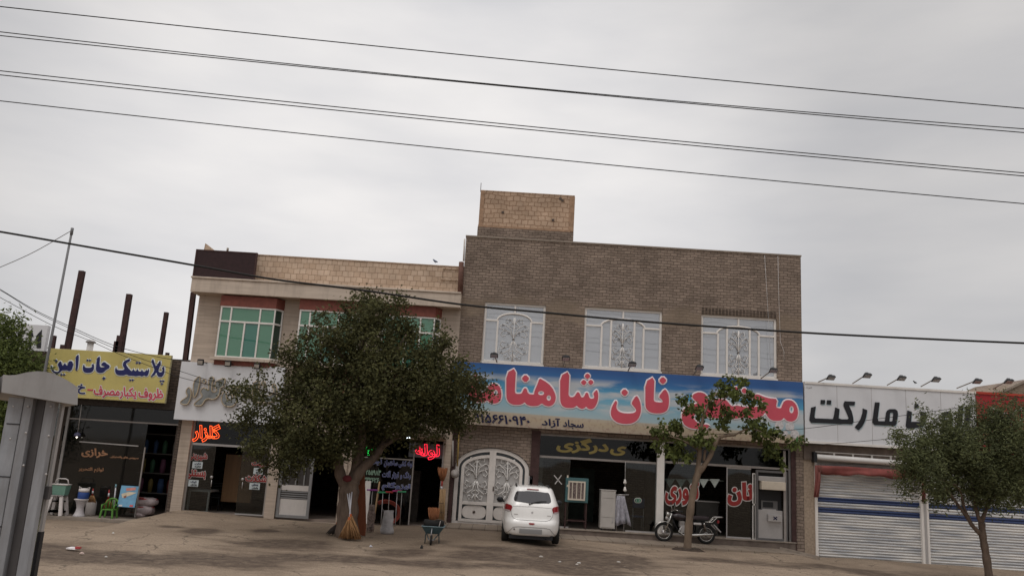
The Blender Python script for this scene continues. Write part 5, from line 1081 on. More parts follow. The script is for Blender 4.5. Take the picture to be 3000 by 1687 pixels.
mb = MB(); mb.box(x1+.004, SD-.035, z1-.07, b2.x, SD, z1+.01, mat('red_trim', (.40, .05, .03), .5, .05, 3)); mb.build('trim', sR)
mb = MB()
for pts in ([(2905, 1216), (2900, 1200), (2912, 1194), (2921, 1200), (2915, 1216), (2900, 1240), (2880, 1262), (2872, 1280)], [(2930, 1225), (2936, 1212), (2948, 1211), (2954, 1222), (2946, 1240), (2934, 1236)], [(2966, 1222), (2976, 1206), (2992, 1198), (3006, 1202), (3008, 1216), (2990, 1234), (2970, 1250), (2962, 1240)], [(2880, 1300), (2920, 1285), (2960, 1270), (3010, 1262), (3060, 1268)]):
    mb.tube([P(x, y, SD-.004) for x, y in pts], .05, M_wl, 6, flat=.2)
mb.build('script_lettering', sR)
for (b, h, t) in (((2397, 1119), (2434, 1105), 'first from the brick building'), ((2498, 1123), (2540, 1099), 'second from the brick building'), ((2599, 1128), (2641, 1107), 'third from the brick building'), ((2698, 1132), (2742, 1111), 'fourth from the brick building'), ((2803, 1137), (2863, 1116), 'near the red panel'), ((2909, 1139), (2955, 1116), 'over the red panel')):
    spot('arm_lamp', 'black arm lamp above the market sign, '+t, b, h, -.15, -.8, 'arm lamps above the market sign')
# brick house behind on the right
bh = thing('far_brick_house', 'brown brick house top showing behind the red sign at right', 'building', (22, 14, 0))
a = P(2905, 1143, 14); b = P(3000, 1108, 14); mb = MB(); mb.slab([[(a.x, 0), (a.x+9, 0), (a.x+9, b.z+.6), (b.x+.3, b.z), (a.x+.6, a.z)]], 14, 5, M_brickC); mb.build('wall', bh); mb = MB(); mb.bar((a.x+.6, 13.98, a.z), (b.x+.3, 13.98, b.z), .12, .1, M_conc); mb.build('coping', bh)

# ================================================================== overhead wires, pole, kiosk
def wire(label, p, q, Y, r, sag=0., name='overhead_wire', group='overhead wires across the street', m=M_rub):
    a = P(*p, Y); b = P(*q, Y); a2 = a-(b-a)*.25; b2 = b+(b-a)*.25
    pts = [a2.lerp(b2, i/24) for i in range(25)]
    for i, t in enumerate(pts): u = i/24*1.5-.25; t.z -= sag*4*u*(1-u)
    mb = MB(); mb.tube(pts, r, m, 5); return tag(mb.build(name), label, 'wire', group)
WY = -13
wire('single topmost wire crossing the sky', (0, 20), (3000, 318), WY, .011, .05)
wire('upper wire of the second pair from the top', (0, 94), (3000, 378), WY, .010, .12)
wire('lower wire of the second pair from the top', (0, 105), (3000, 389), WY-.3, .010, .06)
wire('upper wire of the third pair from the top', (0, 208), (3000, 507), WY, .010, .06)
wire('lower wire of the third pair from the top', (0, 220), (3000, 516), WY-.3, .010, .05)
wire('lone wire below the two pairs', (0, 296), (3000, 597), WY, .010, .06)
def cable(label, pts, Y, r, m=M_rub, group='thin cables along the shop fronts'):
    V = [P(x, y, yy) for (x, y), yy in zip(pts, [Y]*len(pts) if not isinstance(Y, (list, tuple)) else Y)]
    # smooth
    W2 = []
    for i in range(len(V)-1):
        p0 = V[max(0, i-1)]; p1 = V[i]; p2 = V[i+1]; p3 = V[min(len(V)-1, i+2)]
        for k in range(6):
            t = k/6; W2.append(.5*((2*p1)+(p2-p0)*t+(2*p0-5*p1+4*p2-p3)*t*t+(3*p1-p0-3*p2+p3)*t**3))
    W2.append(V[-1]); mb = MB(); mb.tube(W2, r, m, 5); return tag(mb.build('cable'), label, 'cable', group)
cable('thick black cable sweeping across all the buildings', [(-200, 647), (0, 679), (300, 731), (573, 778), (800, 818), (1060, 850), (1352, 892), (1600, 916), (1900, 943), (2350, 974), (2700, 992), (3000, 1005), (3200, 1013)], -9, .026, group='thick cable')
cable('grey guy wire slanting from the lamp pole top to the left', [(207, 677), (100, 738), (0, 783), (-80, 815)], -3, .013, M_grey)
cable('uppermost thin cable running down over the yellow sign', [(-60, 812), (0, 847), (102, 908), (205, 956), (335, 1012), (466, 1046), (540, 1056)], -2, .010)
cable('middle thin cable crossing the white sweet shop sign', [(-60, 830), (0, 850), (102, 912), (205, 962), (335, 1020), (430, 1056), (528, 1087), (612, 1113), (710, 1135), (830, 1160)], -2, .009)
cable('lowest thin cable ending behind the big tree', [(-60, 838), (0, 871), (149, 951), (261, 997), (357, 1040), (481, 1088), (525, 1104), (682, 1145), (800, 1180)], -2, .009)
cable('thin cable rising across the market sign to the red sign', [(1950, 1282), (2050, 1274), (2320, 1259), (2560, 1228), (2800, 1195), (3000, 1160), (3120, 1138)], -1.4, .009)
cable('thin cable rising low across the market sign', [(2330, 1306), (2454, 1298), (2625, 1283), (2800, 1262), (3000, 1232)], -1.4, .008)
pp = thing('lamp_pole', 'thin grey steel pole leaning by the yellow sign', 'pole', tuple(P(100, 1250, -3)))
a = P(212, 670, -3); b = P(132, 1085, -3); d = (b-a)/(b.z-a.z); base = a+d*(0-a.z)
mb = MB(); mb.tube([base, a], [.052, .034], mat('pole_grey', (.16, .16, .165), .5, .1, 4), 10); mb.build('shaft', pp); mb = MB(); mb.lathe(a, [(.045, -.2), (.045, .02), (0, .03)], MATS['pole_grey'], 10); mb.build('cap', pp)
# kiosk
KY = -21.4
kq = lambda x, y, Y=KY: P(x/2.3125, 1060+y/2.3125, Y)
ks = thing('street_kiosk', 'grey metal street kiosk with curved roof at the left edge', 'kiosk', tuple(Vector((kq(150, 700).x, KY, 0))))
M_k1 = mat('kiosk_light', (.25, .255, .27), .5, .22, 3, dirt=.6, stretch=(3, 3, .6)); M_k2 = mat('kiosk_dark', (.075, .07, .07), .6, .2, 2); M_k3 = mat('kiosk_roof', (.29, .28, .275), .55, .12, 3, dirt=.5)
prof = xz([(x/2.3125, 1060+y/2.3125) for x, y in [(12, 205), (22, 85), (60, 90), (110, 87), (180, 70), (250, 62), (310, 66), (350, 75), (400, 94), (450, 120), (490, 145), (530, 175), (525, 292)]], KY-.1)
mb = MB(); mb.slab([prof], KY-.1, 1.5, M_k3); mb.v = [(x-.66*(y-KY+.1), y, z) for x, y, z in mb.v]; mb.build('roof_end', ks, .006)
a = kq(10, 205); e = kq(22, 85)
mb = MB(); mb.box(a.x-2.2, KY-.05, a.z-.02, a.x-.004, KY+1.5, e.z+.02, M_k3); mb.lathe((0, 0, 0), [(0, 0), (0, 0)], M_k3, 3) if False else None
mb.tube([(a.x-2.2, KY+.4, e.z-.2), (a.x-.01, KY+.4, e.z-.2)], .36, M_k3, 20); mb.v = [(x-.70*(y-KY+.1), y, z) for x, y, z in mb.v]; mb.build('roof', ks)
def vpost(name, xt0, xt1, m, Y, dep, z1=None):
    dep = min(dep, .06)
    t0 = kq(xt0, 262, Y); t1 = kq(xt1, 262, Y); mb = MB(); mb.box(t0.x, Y, 0, t1.x, Y+dep, (z1 or t0.z+.03), m); return mb.build(name, ks, .004)
vpost('corner_post', 165, 225, M_k1, KY, .12); vpost('corner_post', 312, 376, M_k1, KY-.01, .14)
vpost('side_panel', 228, 309, M_k2, KY+.05, .05)
vpost('side_panel', 55, 160, mat('kiosk_panel', (.28, .29, .31), .5, .2, 3, dirt=.6), KY+.03, .08); 
t0 = kq(376, 262, KY+.15); t1 = kq(438, 262, KY+.15)
mb = MB(); mb.box(t0.x, KY+.15, .05, t1.x-.03, KY+.16, t0.z, glass('kiosk_glass', (.55, .6, .58), .10)); mb.build('glass_pane', ks)
mb = MB(); mb.box(t1.x-.028, KY+.13, 0, t1.x, KY+.18, t0.z-1.02, M_black); mb.box(t1.x-.02, KY+.13, t0.z-1.02, t1.x, KY+.17, t0.z, M_alu); mb.build('door_frame', ks)
for (xa_, ya_) in ((190, 300), (176, 480), (160, 700), (345, 300), (330, 500), (312, 760), (90, 300), (70, 520)):
    q = kq(xa_, ya_, KY-.012); mb = MB(); mb.lathe(q, [(0, -.004), (.009, -.002), (.009, .004)], M_alu, 8, rot=Matrix.Rotation(pi/2, 3, 'X')); mb.build('bolt', ks)
for ya_ in (420, 780, 1120):
    q = kq(100, ya_, KY+.028); mb = MB(); mb.box(kq(58, 262, KY).x, KY+.026, q.z-.004, kq(158, 262, KY).x, KY+.031, q.z+.004, M_black); mb.build('panel_seam', ks)
c = kq(320, 885, KY+.1); mb = MB(); mb.box(c.x-.06, KY+.08, c.z-.05, c.x+.02, KY+.125, c.z+.05, M_k2); mb.lathe((c.x-.03, KY+.06, c.z), [(0, -.02), (.022, 0), (0, .02)], M_alu, 8); mb.build('lock', ks)


# ================================================================== trees
def leaves(mb_name, blobs, Yc, dY, n, size, m, parent, asp=1.6, droop=.3, seed=1, Ymax=-.75, jit=1.5, rk=1.):
    rnd = np.random.RandomState(seed); V = []; F = []; tint = []
    area = np.array([b[2]**2 for b in blobs], float); area /= area.sum()
    cnt = 0
    for b, fr_ in zip(blobs, area):
        Yb = Yc + (b[3] if len(b) > 3 else rnd.uniform(-.6, .6)*dY); c = np.array(P(b[0], b[1], Yb)); R_ = b[2]*S(Yb)*rk
        k = int(n*fr_)
        # twigs cluster the leaves inside the blob
        nc = max(6, int(k/38)); d = rnd.normal(size=(nc, 3)); d /= np.linalg.norm(d, axis=1)[:, None]
        rad = rnd.uniform(.22, 1.12, nc)**.7; cl = c + d*rad[:, None]*R_*np.array([1, min(1.3, dY/max(R_, .1)), 1]); ct = rnd.uniform(-.3, .3, nc)
        for i in range(k):
            j = rnd.randint(nc); p = cl[j] + rnd.normal(size=3)*size*jit
            if p[1] > Ymax: p[1] = Ymax-rnd.uniform(0, .5)
            a = rnd.uniform(0, 2*pi); el = rnd.normal(-droop, .5); u = np.array([cos(a)*cos(el), sin(a)*cos(el), sin(el)])
            nn = np.cross(u, rnd.normal(size=3)); nn /= (np.linalg.norm(nn)+1e-9); w_ = np.cross(u, nn)
            s_ = size*rnd.uniform(.6, 1.25); h = s_/asp/1.0
            o = len(V); bend = nn*s_*.12
            V += [tuple(p), tuple(p+u*s_*.5+w_*h*.5+bend), tuple(p+u*s_), tuple(p+u*s_*.5-w_*h*.5+bend)]
            F.append((o, o+1, o+2, o+3)); tint.append(min(1, max(0, .45+ct[j]+rnd.normal()*.16)))
    me = bpy.data.meshes.new(mb_name); me.from_pydata(V, [], F); me.materials.append(m)
    at_ = me.attributes.new('tint', 'FLOAT', 'FACE'); at_.data.foreach_set('value', tint); me.update()
    o = bpy.data.objects.new(mb_name, me); COL.objects.link(o); adopt(o, parent); return o
def bark(name, c): return mat(name, c, .95, .35, 7, bump=.8, stretch=(1, 1, .25))
def limbs(parent, chains, m):
    mb = MB()
    for pts, r in chains:
        W2 = [Vector(p) for p in pts]; out_ = []; rr = []
        k = len(W2)
        for i in range(k-1):
            p0 = W2[max(0, i-1)]; p1 = W2[i]; p2 = W2[i+1]; p3 = W2[min(k-1, i+2)]
            for q in range(5):
                t = q/5; out_.append(.5*((2*p1)+(p2-p0)*t+(2*p0-5*p1+4*p2-p3)*t*t+(3*p1-p0-3*p2+p3)*t**3)); s_ = (i+t)/(k-1); rr.append((r[0]*(1-s_)+r[1]*s_)*(1+.09*sin(7*s_*k+r[0]*50)))
        out_.append(W2[-1]); rr.append(r[1]); mb.tube(out_, rr, m, 10)
    return mb.build('trunk', parent)
MBk = bark('bark_brown', (.125, .09, .068)); MBk2 = bark('bark_pale', (.17, .125, .09))
# big elm by the tool shop
tb = G(1018, 1574); TYc = tb.y
t1 = thing('street_tree', 'big dense dark green tree in front of the stone building', 'tree', tuple(tb))
pt = lambda x, y, dy=0: P(x, y, TYc+dy)
limbs(t1, [([tb+Vector((0, 0, -.1)), pt(1018, 1500), pt(1024, 1425), pt(1030, 1400)], (.33, .24)), ([pt(1028, 1440), pt(1000, 1400), pt(992, 1350, -.1), pt(985, 1290, 0), pt(935, 1190, .4), pt(890, 1100, .5)], (.19, .03)), ([pt(1028, 1420), pt(1062, 1372), pt(1100, 1335, .3), pt(1140, 1270, .8), pt(1200, 1170, 1.2), pt(1240, 1090, 1.2)], (.17, .03)),
           ([pt(1026, 1430), pt(1045, 1370, .2), pt(1058, 1280, .2), pt(1055, 1160, .1), pt(1050, 1060), pt(1085, 930)], (.2, .04)), ([pt(995, 1330), pt(900, 1280, .6), pt(790, 1270, .6)], (.07, .02)), ([pt(1115, 1312, .4), pt(1210, 1250, .8), pt(1300, 1190, .9)], (.07, .02)), ([pt(930, 1180, -.3), pt(840, 1160, -.2), pt(760, 1142, -.1)], (.035, .012)), ([pt(1058, 1200), pt(1130, 1080, -.6), pt(1190, 980, -.4)], (.09, .02)), ([pt(1055, 1100), pt(980, 1020, -.4), pt(900, 960, -.3)], (.07, .02))], MBk)
B1 = [(1090, 925, 58), (1040, 965, 60), (1165, 950, 50), (985, 1015, 62), (1110, 1030, 88), (1240, 1050, 62), (900, 1085, 68), (1010, 1120, 108), (1150, 1140, 120), (1290, 1120, 88), (1370, 1135, 48), (855, 1170, 55), (950, 1215, 100), (1090, 1220, 105), (1230, 1205, 100), (1325, 1200, 62), (815, 1255, 62), (748, 1303, 36), (890, 1300, 68), (1000, 1285, 50), (762, 1145, 22), (705, 1143, 22), (905, 985, 20), (1300, 1000, 32), (1335, 1248, 24), (725, 1222, 32), (850, 1350, 38), (965, 1332, 32), (1085, 880, 30), (1168, 885, 22), (1400, 1122, 26), (1100, 1285, 36), (1190, 1262, 26), (1425, 1132, 15), (678, 1146, 12), (730, 1150, 20), (740, 1180, 16), (700, 1165, 12), (640, 1120, 8), (770, 1095, 14), (1440, 1150, 12), (1405, 1215, 14), (940, 940, 24), (1215, 985, 30), (835, 1035, 20), (815, 1045, 14), (1345, 1060, 20), (1290, 960, 14), (830, 1385, 18), (790, 1350, 22), (1065, 870, 14), (880, 1010, 16), (1390, 1180, 22), (700, 1235, 16), (1020, 905, 22)]
leaves('crown', B1, TYc, 1.6, 62000, .105, leafmat('elm_leaf', (.082, .084, .042), .42), t1, 1.6, .35, 11, jit=1.35, rk=.93)
# mulberry by the motorcycle
tb2 = G(2013, 1612); T2 = tb2.y
t2 = thing('street_tree', 'slender young tree with sparse broad leaves before the bakery banner', 'tree', tuple(tb2))
pt = lambda x, y, dy=0: P(x, y, T2+dy)
limbs(t2, [([tb2+Vector((0, 0, -.1)), pt(2018, 1540), pt(2026, 1470), pt(2040, 1400), pt(2056, 1365)], (.125, .095)), ([pt(2042, 1400), pt(2048, 1340), pt(2055, 1250), pt(2068, 1200), pt(2100, 1150)], (.09, .02)), ([pt(2048, 1385), pt(2078, 1340), pt(2101, 1290), pt(2118, 1277), pt(2155, 1274)], (.085, .035)), ([pt(2150, 1275), pt(2200, 1255, -.2), pt(2270, 1285, -.3)], (.03, .012)), ([pt(2050, 1320), pt(2000, 1290, -.2), pt(1935, 1270, -.3)], (.035, .012)), ([pt(2100, 1190), pt(2150, 1150), pt(2210, 1170)], (.025, .01)), ([pt(2062, 1350), pt(2066, 1316)], (.045, .04))], MBk2)
B2 = [(1930, 1256, 22), (1938, 1303, 17), (1988, 1262, 27), (1997, 1318, 32), (2030, 1292, 20), (2010, 1182, 20), (2062, 1208, 24), (2112, 1138, 27), (2168, 1118, 20), (2143, 1158, 26), (2200, 1174, 24), (2229, 1180, 14), (2130, 1215, 24), (2118, 1243, 16), (2204, 1250, 27), (2230, 1270, 26), (2270, 1282, 25), (2270, 1318, 24), (2290, 1350, 12), (2325, 1290, 16), (2076, 1290, 17), (2348, 1285, 10), (2088, 1178, 17), (1990, 1165, 11), (2060, 1262, 14), (2180, 1208, 15), (1960, 1327, 14), (2140, 1110, 12), (1972, 1240, 12), (2020, 1335, 14)]
leaves('crown', B2, T2, .40, 3400, .13, leafmat('mulberry_leaf', (.095, .115, .042)), t2, 1.25, .75, 5, -.6, jit=.55)
mb = MB()     # soil basin round the foot
n = 26; rr = np.random.RandomState(2); V = []
for i in range(n):
    a = 2*pi*i/n; V.append((tb2.x+cos(a)*.52*(1+.35*rr.rand()), tb2.y+sin(a)*.34*(1+.3*rr.rand()), gz(tb2.x, tb2.y)-.03))
for i in range(n):
    a = 2*pi*i/n; V.append((tb2.x+cos(a)*.3*(1+.3*rr.rand()), tb2.y+sin(a)*.2, gz(tb2.x, tb2.y)+.05+.05*rr.rand()))
mb.add(V, [(i, (i+1) % n, (i+1) % n+n, i+n) for i in range(n)]+[tuple(range(n, 2*n))], mat('soil', (.05, .036, .027), .95, .4, 9, bump=.5)); mb.build('soil_mound', t2)
# olive-like tree at right
t3b = P(2898, 1690, -5.2); t3b.z = 0; T3 = -5.2
t3 = thing('street_tree', 'round grey green tree with fine leaves before the shutters', 'tree', tuple(t3b))
pt = lambda x, y, dy=0: P(x, y, T3+dy)
limbs(t3, [([t3b, pt(2898, 1690), pt(2888, 1620), pt(2880, 1575), pt(2876, 1530)], (.11, .085)), ([pt(2880, 1570), pt(2850, 1540), pt(2830, 1510), pt(2780, 1440), pt(2720, 1350)], (.07, .015)), ([pt(2877, 1535), pt(2862, 1500), pt(2850, 1430), pt(2830, 1300)], (.065, .015)), ([pt(2876, 1530), pt(2890, 1490), pt(2930, 1420), pt(2990, 1330)], (.06, .015)), ([pt(2850, 1540), pt(2826, 1490), pt(2800, 1420, -.4), pt(2700, 1400, -.5)], (.045, .012))], MBk)
B3 = [(2700, 1315, 46), (2665, 1365, 38), (2720, 1390, 66), (2790, 1325, 88), (2880, 1305, 90), (2960, 1300, 82), (3050, 1320, 95), (2830, 1405, 82), (2930, 1415, 80), (3020, 1415, 72), (2780, 1266, 22), (2875, 1250, 30), (2930, 1220, 36), (2850, 1190, 10), (2770, 1440, 30), (2900, 1455, 30), (2642, 1285, 22), (2650, 1335, 22), (2645, 1418, 18), (2945, 1178, 14), (2985, 1445, 32), (2845, 1162, 9), (3010, 1205, 32), (2622, 1275, 12), (2930, 1158, 9), (2740, 1465, 16), (2650, 1445, 10), (2980, 1190, 14), (2705, 1212, 15), (2765, 1232, 18), (2842, 1200, 17), (2722, 1250, 22), (2805, 1228, 20), (2690, 1188, 7), (2885, 1205, 15)]
leaves('crown', B3, T3, 1.3, 56000, .10, leafmat('fine_leaf', (.115, .130, .070), .38), t3, 2.8, .2, 17, -1, jit=1.2, rk=.90)
# pale pinnate tree at the far left
tb4 = Vector(P(40, 1300, -.9)); tb4.z = 0; T4 = -.9
t4 = thing('street_tree', 'fresh green feathery tree behind the kiosk at far left', 'tree', tuple(tb4))
limbs(t4, [([tb4, P(30, 1250, T4), P(35, 1120, T4), P(30, 1000, T4)], (.14, .03)), ([P(35, 1150, T4), P(80, 1080, T4), P(110, 1040, T4)], (.05, .012))], MBk2)
leaves('crown', [(30, 965, 32), (10, 1015, 40), (60, 1065, 32), (95, 1082, 14), (45, 1090, 45), (-30, 1060, 60), (0, 1160, 60), (10, 1250, 60), (-20, 1300, 50), (80, 1105, 26), (35, 935, 14), (118, 1068, 10), (40, 1180, 45), (5, 945, 14)], T4, .8, 16000, .15, leafmat('ash_leaf', (.115, .145, .055)), t4, 2.4, .3, 23, .1)

# ================================================================== car
cb = G(1552, 1588); CYr = cb.y - .72; s_ = S(CYr)
car = thing('parked_car', 'white compact hatchback parked nose to the arched gate', 'car', (cb.x, CYr, cb.z))
M_car = mat('car_white', (.86, .84, .81), .25, .03, 2, spec=.5, coat=.6, dirt=.10); M_cg = mat('car_glass', (.02, .018, .02), .08, .1, 2, spec=.6); M_tl = mat('tail_red', (.26, .012, .016), .2, .15, 9, spec=.6); M_tc = mat('tail_clear', (.45, .38, .38), .2, .1, 9); M_seam = mat('seam', (.20, .19, .185), .6, .1, 4)
ZL = [.24, .30, .40, .50, .58, .64, .70, .78, .88, .98, 1.04, 1.10, 1.16, 1.26, 1.36, 1.46, 1.52, 1.56, 1.585]
YR = [.10, .05, .015, .0, .0, .03, .07, .085, .10, .12, .14, .17, .21, .29, .37, .45, .49, .56, .75]
YF = [3.9, 4.0, 4.05, 4.06, 4.04, 4.02, 4.0, 3.95, 3.85, 3.4, 3.1, 2.98, 2.9, 2.76, 2.6, 2.42, 2.28, 2.1, 1.9]
WD = [.78, .82, .845, .85, .85, .85, .848, .845, .835, .815, .80, .78, .755, .715, .675, .63, .60, .54, .40]
I_ = lambda z, A: float(np.interp(z, ZL, A))
NE = 5.0
def carpt(x, z, off=0.):
    yr, yf, wd = I_(z, YR), I_(z, YF), I_(z, WD); yc, Lh = (yr+yf)/2, (yf-yr)/2
    k = max(0, 1-abs(x/wd)**NE)**(1/NE); return Vector((cb.x+x, CYr+yc-Lh*k-off, cb.z+z))
mb = MB(); n = 56; V = []
zs = np.linspace(.24, 1.585, 46)
for z in zs:
    yr, yf, wd = I_(z, YR), I_(z, YF), I_(z, WD); yc, Lh = (yr+yf)/2, (yf-yr)/2
    for i in range(n):
        t = 2*pi*i/n; c, s2 = cos(t), sin(t); e = 2/NE
        V.append((cb.x+wd*(abs(c)**e)*(1 if c > 0 else -1), CYr+yc+Lh*(abs(s2)**e)*(1 if s2 > 0 else -1), cb.z+z))
k = len(zs); mb.add(V, [(j*n+i, j*n+(i+1) % n, (j+1)*n+(i+1) % n, (j+1)*n+i) for j in range(k-1) for i in range(n)]+[tuple(range(n-1, -1, -1)), tuple(range((k-1)*n, k*n))], M_car, True)
body = mb.build('body', car)
def patch(mb, outline, m, off=.008, thick=.01, res=10):
    """plate following the rear of the body: outline in x,z"""
    lp = [Vector((x, z, 0)) for x, z in outline]; zz0 = min(p.y for p in lp); zz1 = max(p.y for p in lp)
    rows = []
    for j in range(res+1):
        z = zz0+1e-4+(zz1-zz0-2e-4)*j/res; xs = []
        for i in range(len(outline)):
            (xa, za), (xb, zb_) = outline[i], outline[(i+1) % len(outline)]
            if (za-z)*(zb_-z) <= 0 and abs(za-zb_) > 1e-9: xs.append(xa+(xb-xa)*(z-za)/(zb_-za))
        xa, xb = min(xs), max(xs); rows.append([carpt(xa+(xb-xa)*i/12, z, off) for i in range(13)])
    V = [p for r in rows for p in r]; F = [(j*13+i, j*13+i+1, (j+1)*13+i+1, (j+1)*13+i) for j in range(res) for i in range(12)]
    mb.add(V, F, m, True)
def cline(mb, pts, m, r=.006, off=.002):
    P2 = []
    for i in range(len(pts)-1):
        for t in range(6): P2.append((pts[i][0]+(pts[i+1][0]-pts[i][0])*t/6, pts[i][1]+(pts[i+1][1]-pts[i][1])*t/6))
    P2.append(pts[-1]); mb.tube([carpt(x, z, off) for x, z in P2], r, m, 5)
wo = chaikin([(-.52, 1.16), (-.40, 1.125), (.40, 1.125), (.52, 1.16), (.54, 1.22), (.49, 1.40), (.42, 1.455), (-.42, 1.455), (-.49, 1.40), (-.54, 1.22)], 2)
mb = MB(); patch(mb, wo, M_cg, .006, res=16); rwn = mb.build('rear_window', car)
mb = MB(); mb.tube([carpt(x, z, .02) for x, z in ((-.05, 1.11), (.05, 1.15), (.22, 1.185), (.40, 1.195))], [.012, .016, .016, .008], M_black, 6); mb.lathe(carpt(-.08, 1.10, .012), [(0, -.03), (.03, 0), (0, .03)], M_black, 8); mb.build('wiper', rwn)
for sx in (-1, 1):
    tl_ = thing if False else None
    oo = [(sx*x, z) for x, z in chaikin([(.56, 1.0), (.60, 1.05), (.74, 1.075), (.785, 1.05), (.80, .95), (.79, .87), (.64, .86), (.60, .90)], 2)]
    mb = MB(); patch(mb, oo, M_tl, .012, res=14)
    lo = [(sx*x, z) for x, z in chaikin([(.615, .91), (.79, .92), (.785, .875), (.65, .865)], 1)]; patch(mb, lo, M_tc, .02, res=6); mb.build('tail_light', car)
    mb = MB(); x = cb.x+sx*.90; y = CYr+2.75; zc = cb.z+1.06; mb.lathe((x+sx*.03, y, zc), [(0, -.085), (.07, -.07), (.105, 0), (.07, .07), (0, .085)], M_black, 14, 1.05, .7); mb.bar((x-sx*.12, y+.03, zc-.06), (x, y+.03, zc-.02), .05, .05, M_black); mb.build('wing_mirror', car)
    for y in (CYr+.74, CYr+3.25):
        w_ = MB(); rot = Matrix.Rotation(pi/2, 3, 'Y'); w_.lathe((cb.x+sx*.73, y, cb.z+.30), [(.18, -.1), (.27, -.1), (.305, -.07), (.305, .07), (.27, .1), (.18, .1)], M_rub, 26, rot=rot); w0 = w_.build('wheel', car)
        w_ = MB(); w_.lathe((cb.x+sx*.73, y, cb.z+.30), [(0, -.06), (.18, -.08), (.18, .08), (0, .06)], M_alu, 18, rot=rot); w_.build('rim', w0)
    mb = MB(); mb.tube([(cb.x+sx*.47, CYr+.62, cb.z+1.575), (cb.x+sx*.485, CYr+.62+.6, cb.z+1.61), (cb.x+sx*.47, CYr+1.9, cb.z+1.60)], .022, M_black, 6); mb.build('roof_rail', car)
mb = MB(); mb.tube([carpt(x, 1.50, .012) for x in np.linspace(-.17, .17, 7)], .016, M_tl, 6); mb.build('brake_light', car)
mb = MB(); patch(mb, [(-.34, .30), (.30, .30), (.30, .43), (-.34, .43)], mat('plate_grey', (.36, .36, .36), .5, .06, 3), .016, res=4); mb.build('number_plate', car)
mb = MB(); patch(mb, chaikin([(-.10, .60), (-.06, .55), (.06, .55), (.10, .60)], 1), M_tl, .01, res=4); mb.build('fog_light', car)
mb = MB(); d = [(-.035, .885), (0, .91), (.035, .885), (0, .855)]; patch(mb, d, M_alu, .012, res=4); 
for x0p, x1p, zz in ((-.51, -.40, .80), (.43, .55, .80)):
    for i in range(5): xx = x0p+(x1p-x0p)*i/5; patch(mb, [(xx, zz), (xx+.017, zz), (xx+.017, zz+.018), (xx, zz+.018)], M_fram, .01, res=2)
mb.build('badge', car)
mb = MB()
cline(mb, [(-.61, 1.03), (-.59, .80), (-.52, .70), (-.40, .665), (.40, .665), (.52, .70), (.59, .80), (.61, 1.03)], M_seam, .006)
cline(mb, [(-.55, 1.02), (0, 1.035), (.55, 1.02)], M_seam, .004)
cline(mb, [(-.70, .27), (-.60, .36), (-.52, .455), (-.36, .48), (.36, .48), (.52, .455), (.60, .36), (.70, .27)], M_seam, .006)
mb.lathe(carpt(-.48, .41, .0), [(0, -.008), (.03, 0), (0, .008)], M_seam, 10, rot=Matrix.Rotation(pi/2, 3, 'X')); mb.build('tailgate_seam', car)
mb = MB(); mb.box(cb.x-.62, CYr+.16, cb.z+.14, cb.x+.62, CYr+3.6, cb.z+.26, M_black); mb.tube([(cb.x+.42, CYr+.12, cb.z+.2), (cb.x+.42, CYr+.5, cb.z+.2)], .03, M_black, 8); mb.build('underbody', car)
mb = MB()
for sx in (-1, 1):
    V = []
    for z in (1.12, 1.2, 1.3, 1.4, 1.46):
        yr, yf, wd = I_(z, YR), I_(z, YF), I_(z, WD); yc, Lh = (yr+yf)/2, (yf-yr)/2
        for y in np.linspace(yr+.45, yf-.4, 8): V.append((cb.x+sx*(wd*max(0, 1-abs((y-yc)/Lh)**NE)**(1/NE)+.006), CYr+y, cb.z+z))
    mb.add(V, [(j*8+i, j*8+i+1, (j+1)*8+i+1, (j+1)*8+i) for j in range(4) for i in range(7)], M_cg, True)
mb.build('side_window', car)

# ================================================================== motorcycle
mf = G(1944, 1588); mr_ = G(2068, 1598); mY = (mf.y+mr_.y)/2; mz = gz((mf.x+mr_.x)/2, mY)+.045
mx0, mx1 = P(1944, 1588, mY).x, P(2068, 1598, mY).x; L_ = mx1-mx0
mo = thing('motorcycle', 'black motorcycle parked side on behind the slender tree trunk', 'motorcycle', ((mx0+mx1)/2, mY, mz))
M_chr = mat('chrome', (.55, .53, .50), .18, .1, 4, metal=.9); M_tank = mat('tank_black', (.02, .012, .014), .25, .2, 4, spec=.6); M_seat = mat('seat_vinyl', (.030, .02, .022), .6, .2, 6)
def wheel(cx, r, parent):
    rot = Matrix.Rotation(pi/2, 3, 'X'); c = Vector((cx, mY, mz+r))
    mb = MB(); V = [(cx+cos(t)*(r-.04), mY, mz+r+sin(t)*(r-.04)) for t in [2*pi*i/32 for i in range(32)]]; mb.tube(V, .042, M_rub, 8, True); w0 = mb.build('wheel', parent)
    mb = MB(); V = [(cx+cos(t)*(r-.09), mY, mz+r+sin(t)*(r-.09)) for t in [2*pi*i/32 for i in range(32)]]; mb.tube(V, .014, M_chr, 6, True)
    for i in range(18):
        t = 2*pi*i/18; mb.tube([c+Vector((cos(t+.3)*.04, .02*(-1)**i, sin(t+.3)*.04)), c+Vector((cos(t)*(r-.09), 0, sin(t)*(r-.09)))], .003, M_chr, 4)
    mb.lathe(c, [(0, -.06), (.07, -.05), (.07, .05), (0, .06)], M_alu, 14, rot=rot); mb.build('spokes', w0)
wheel(mx0, .30, mo); wheel(mx1, .30, mo)
Q = lambda u, h, dy=0: Vector((mx0+u*L_, mY+dy, mz+h))
mb = MB()
for dy in (-.09, .09): mb.tube([Q(0, .30, dy), Q(.11, .66, dy), Q(.17, .90, dy)], .022, M_chr, 8)
mb.build('fork', mo)
mb = MB(); V = []
for i in range(13):
    t = radians(35+i*10)
    for dy in (-.06, -.03, .03, .06): V.append((mx0+cos(t)*.345, mY+dy, mz+.30+sin(t)*.345-(.015 if abs(dy) > .05 else 0)))
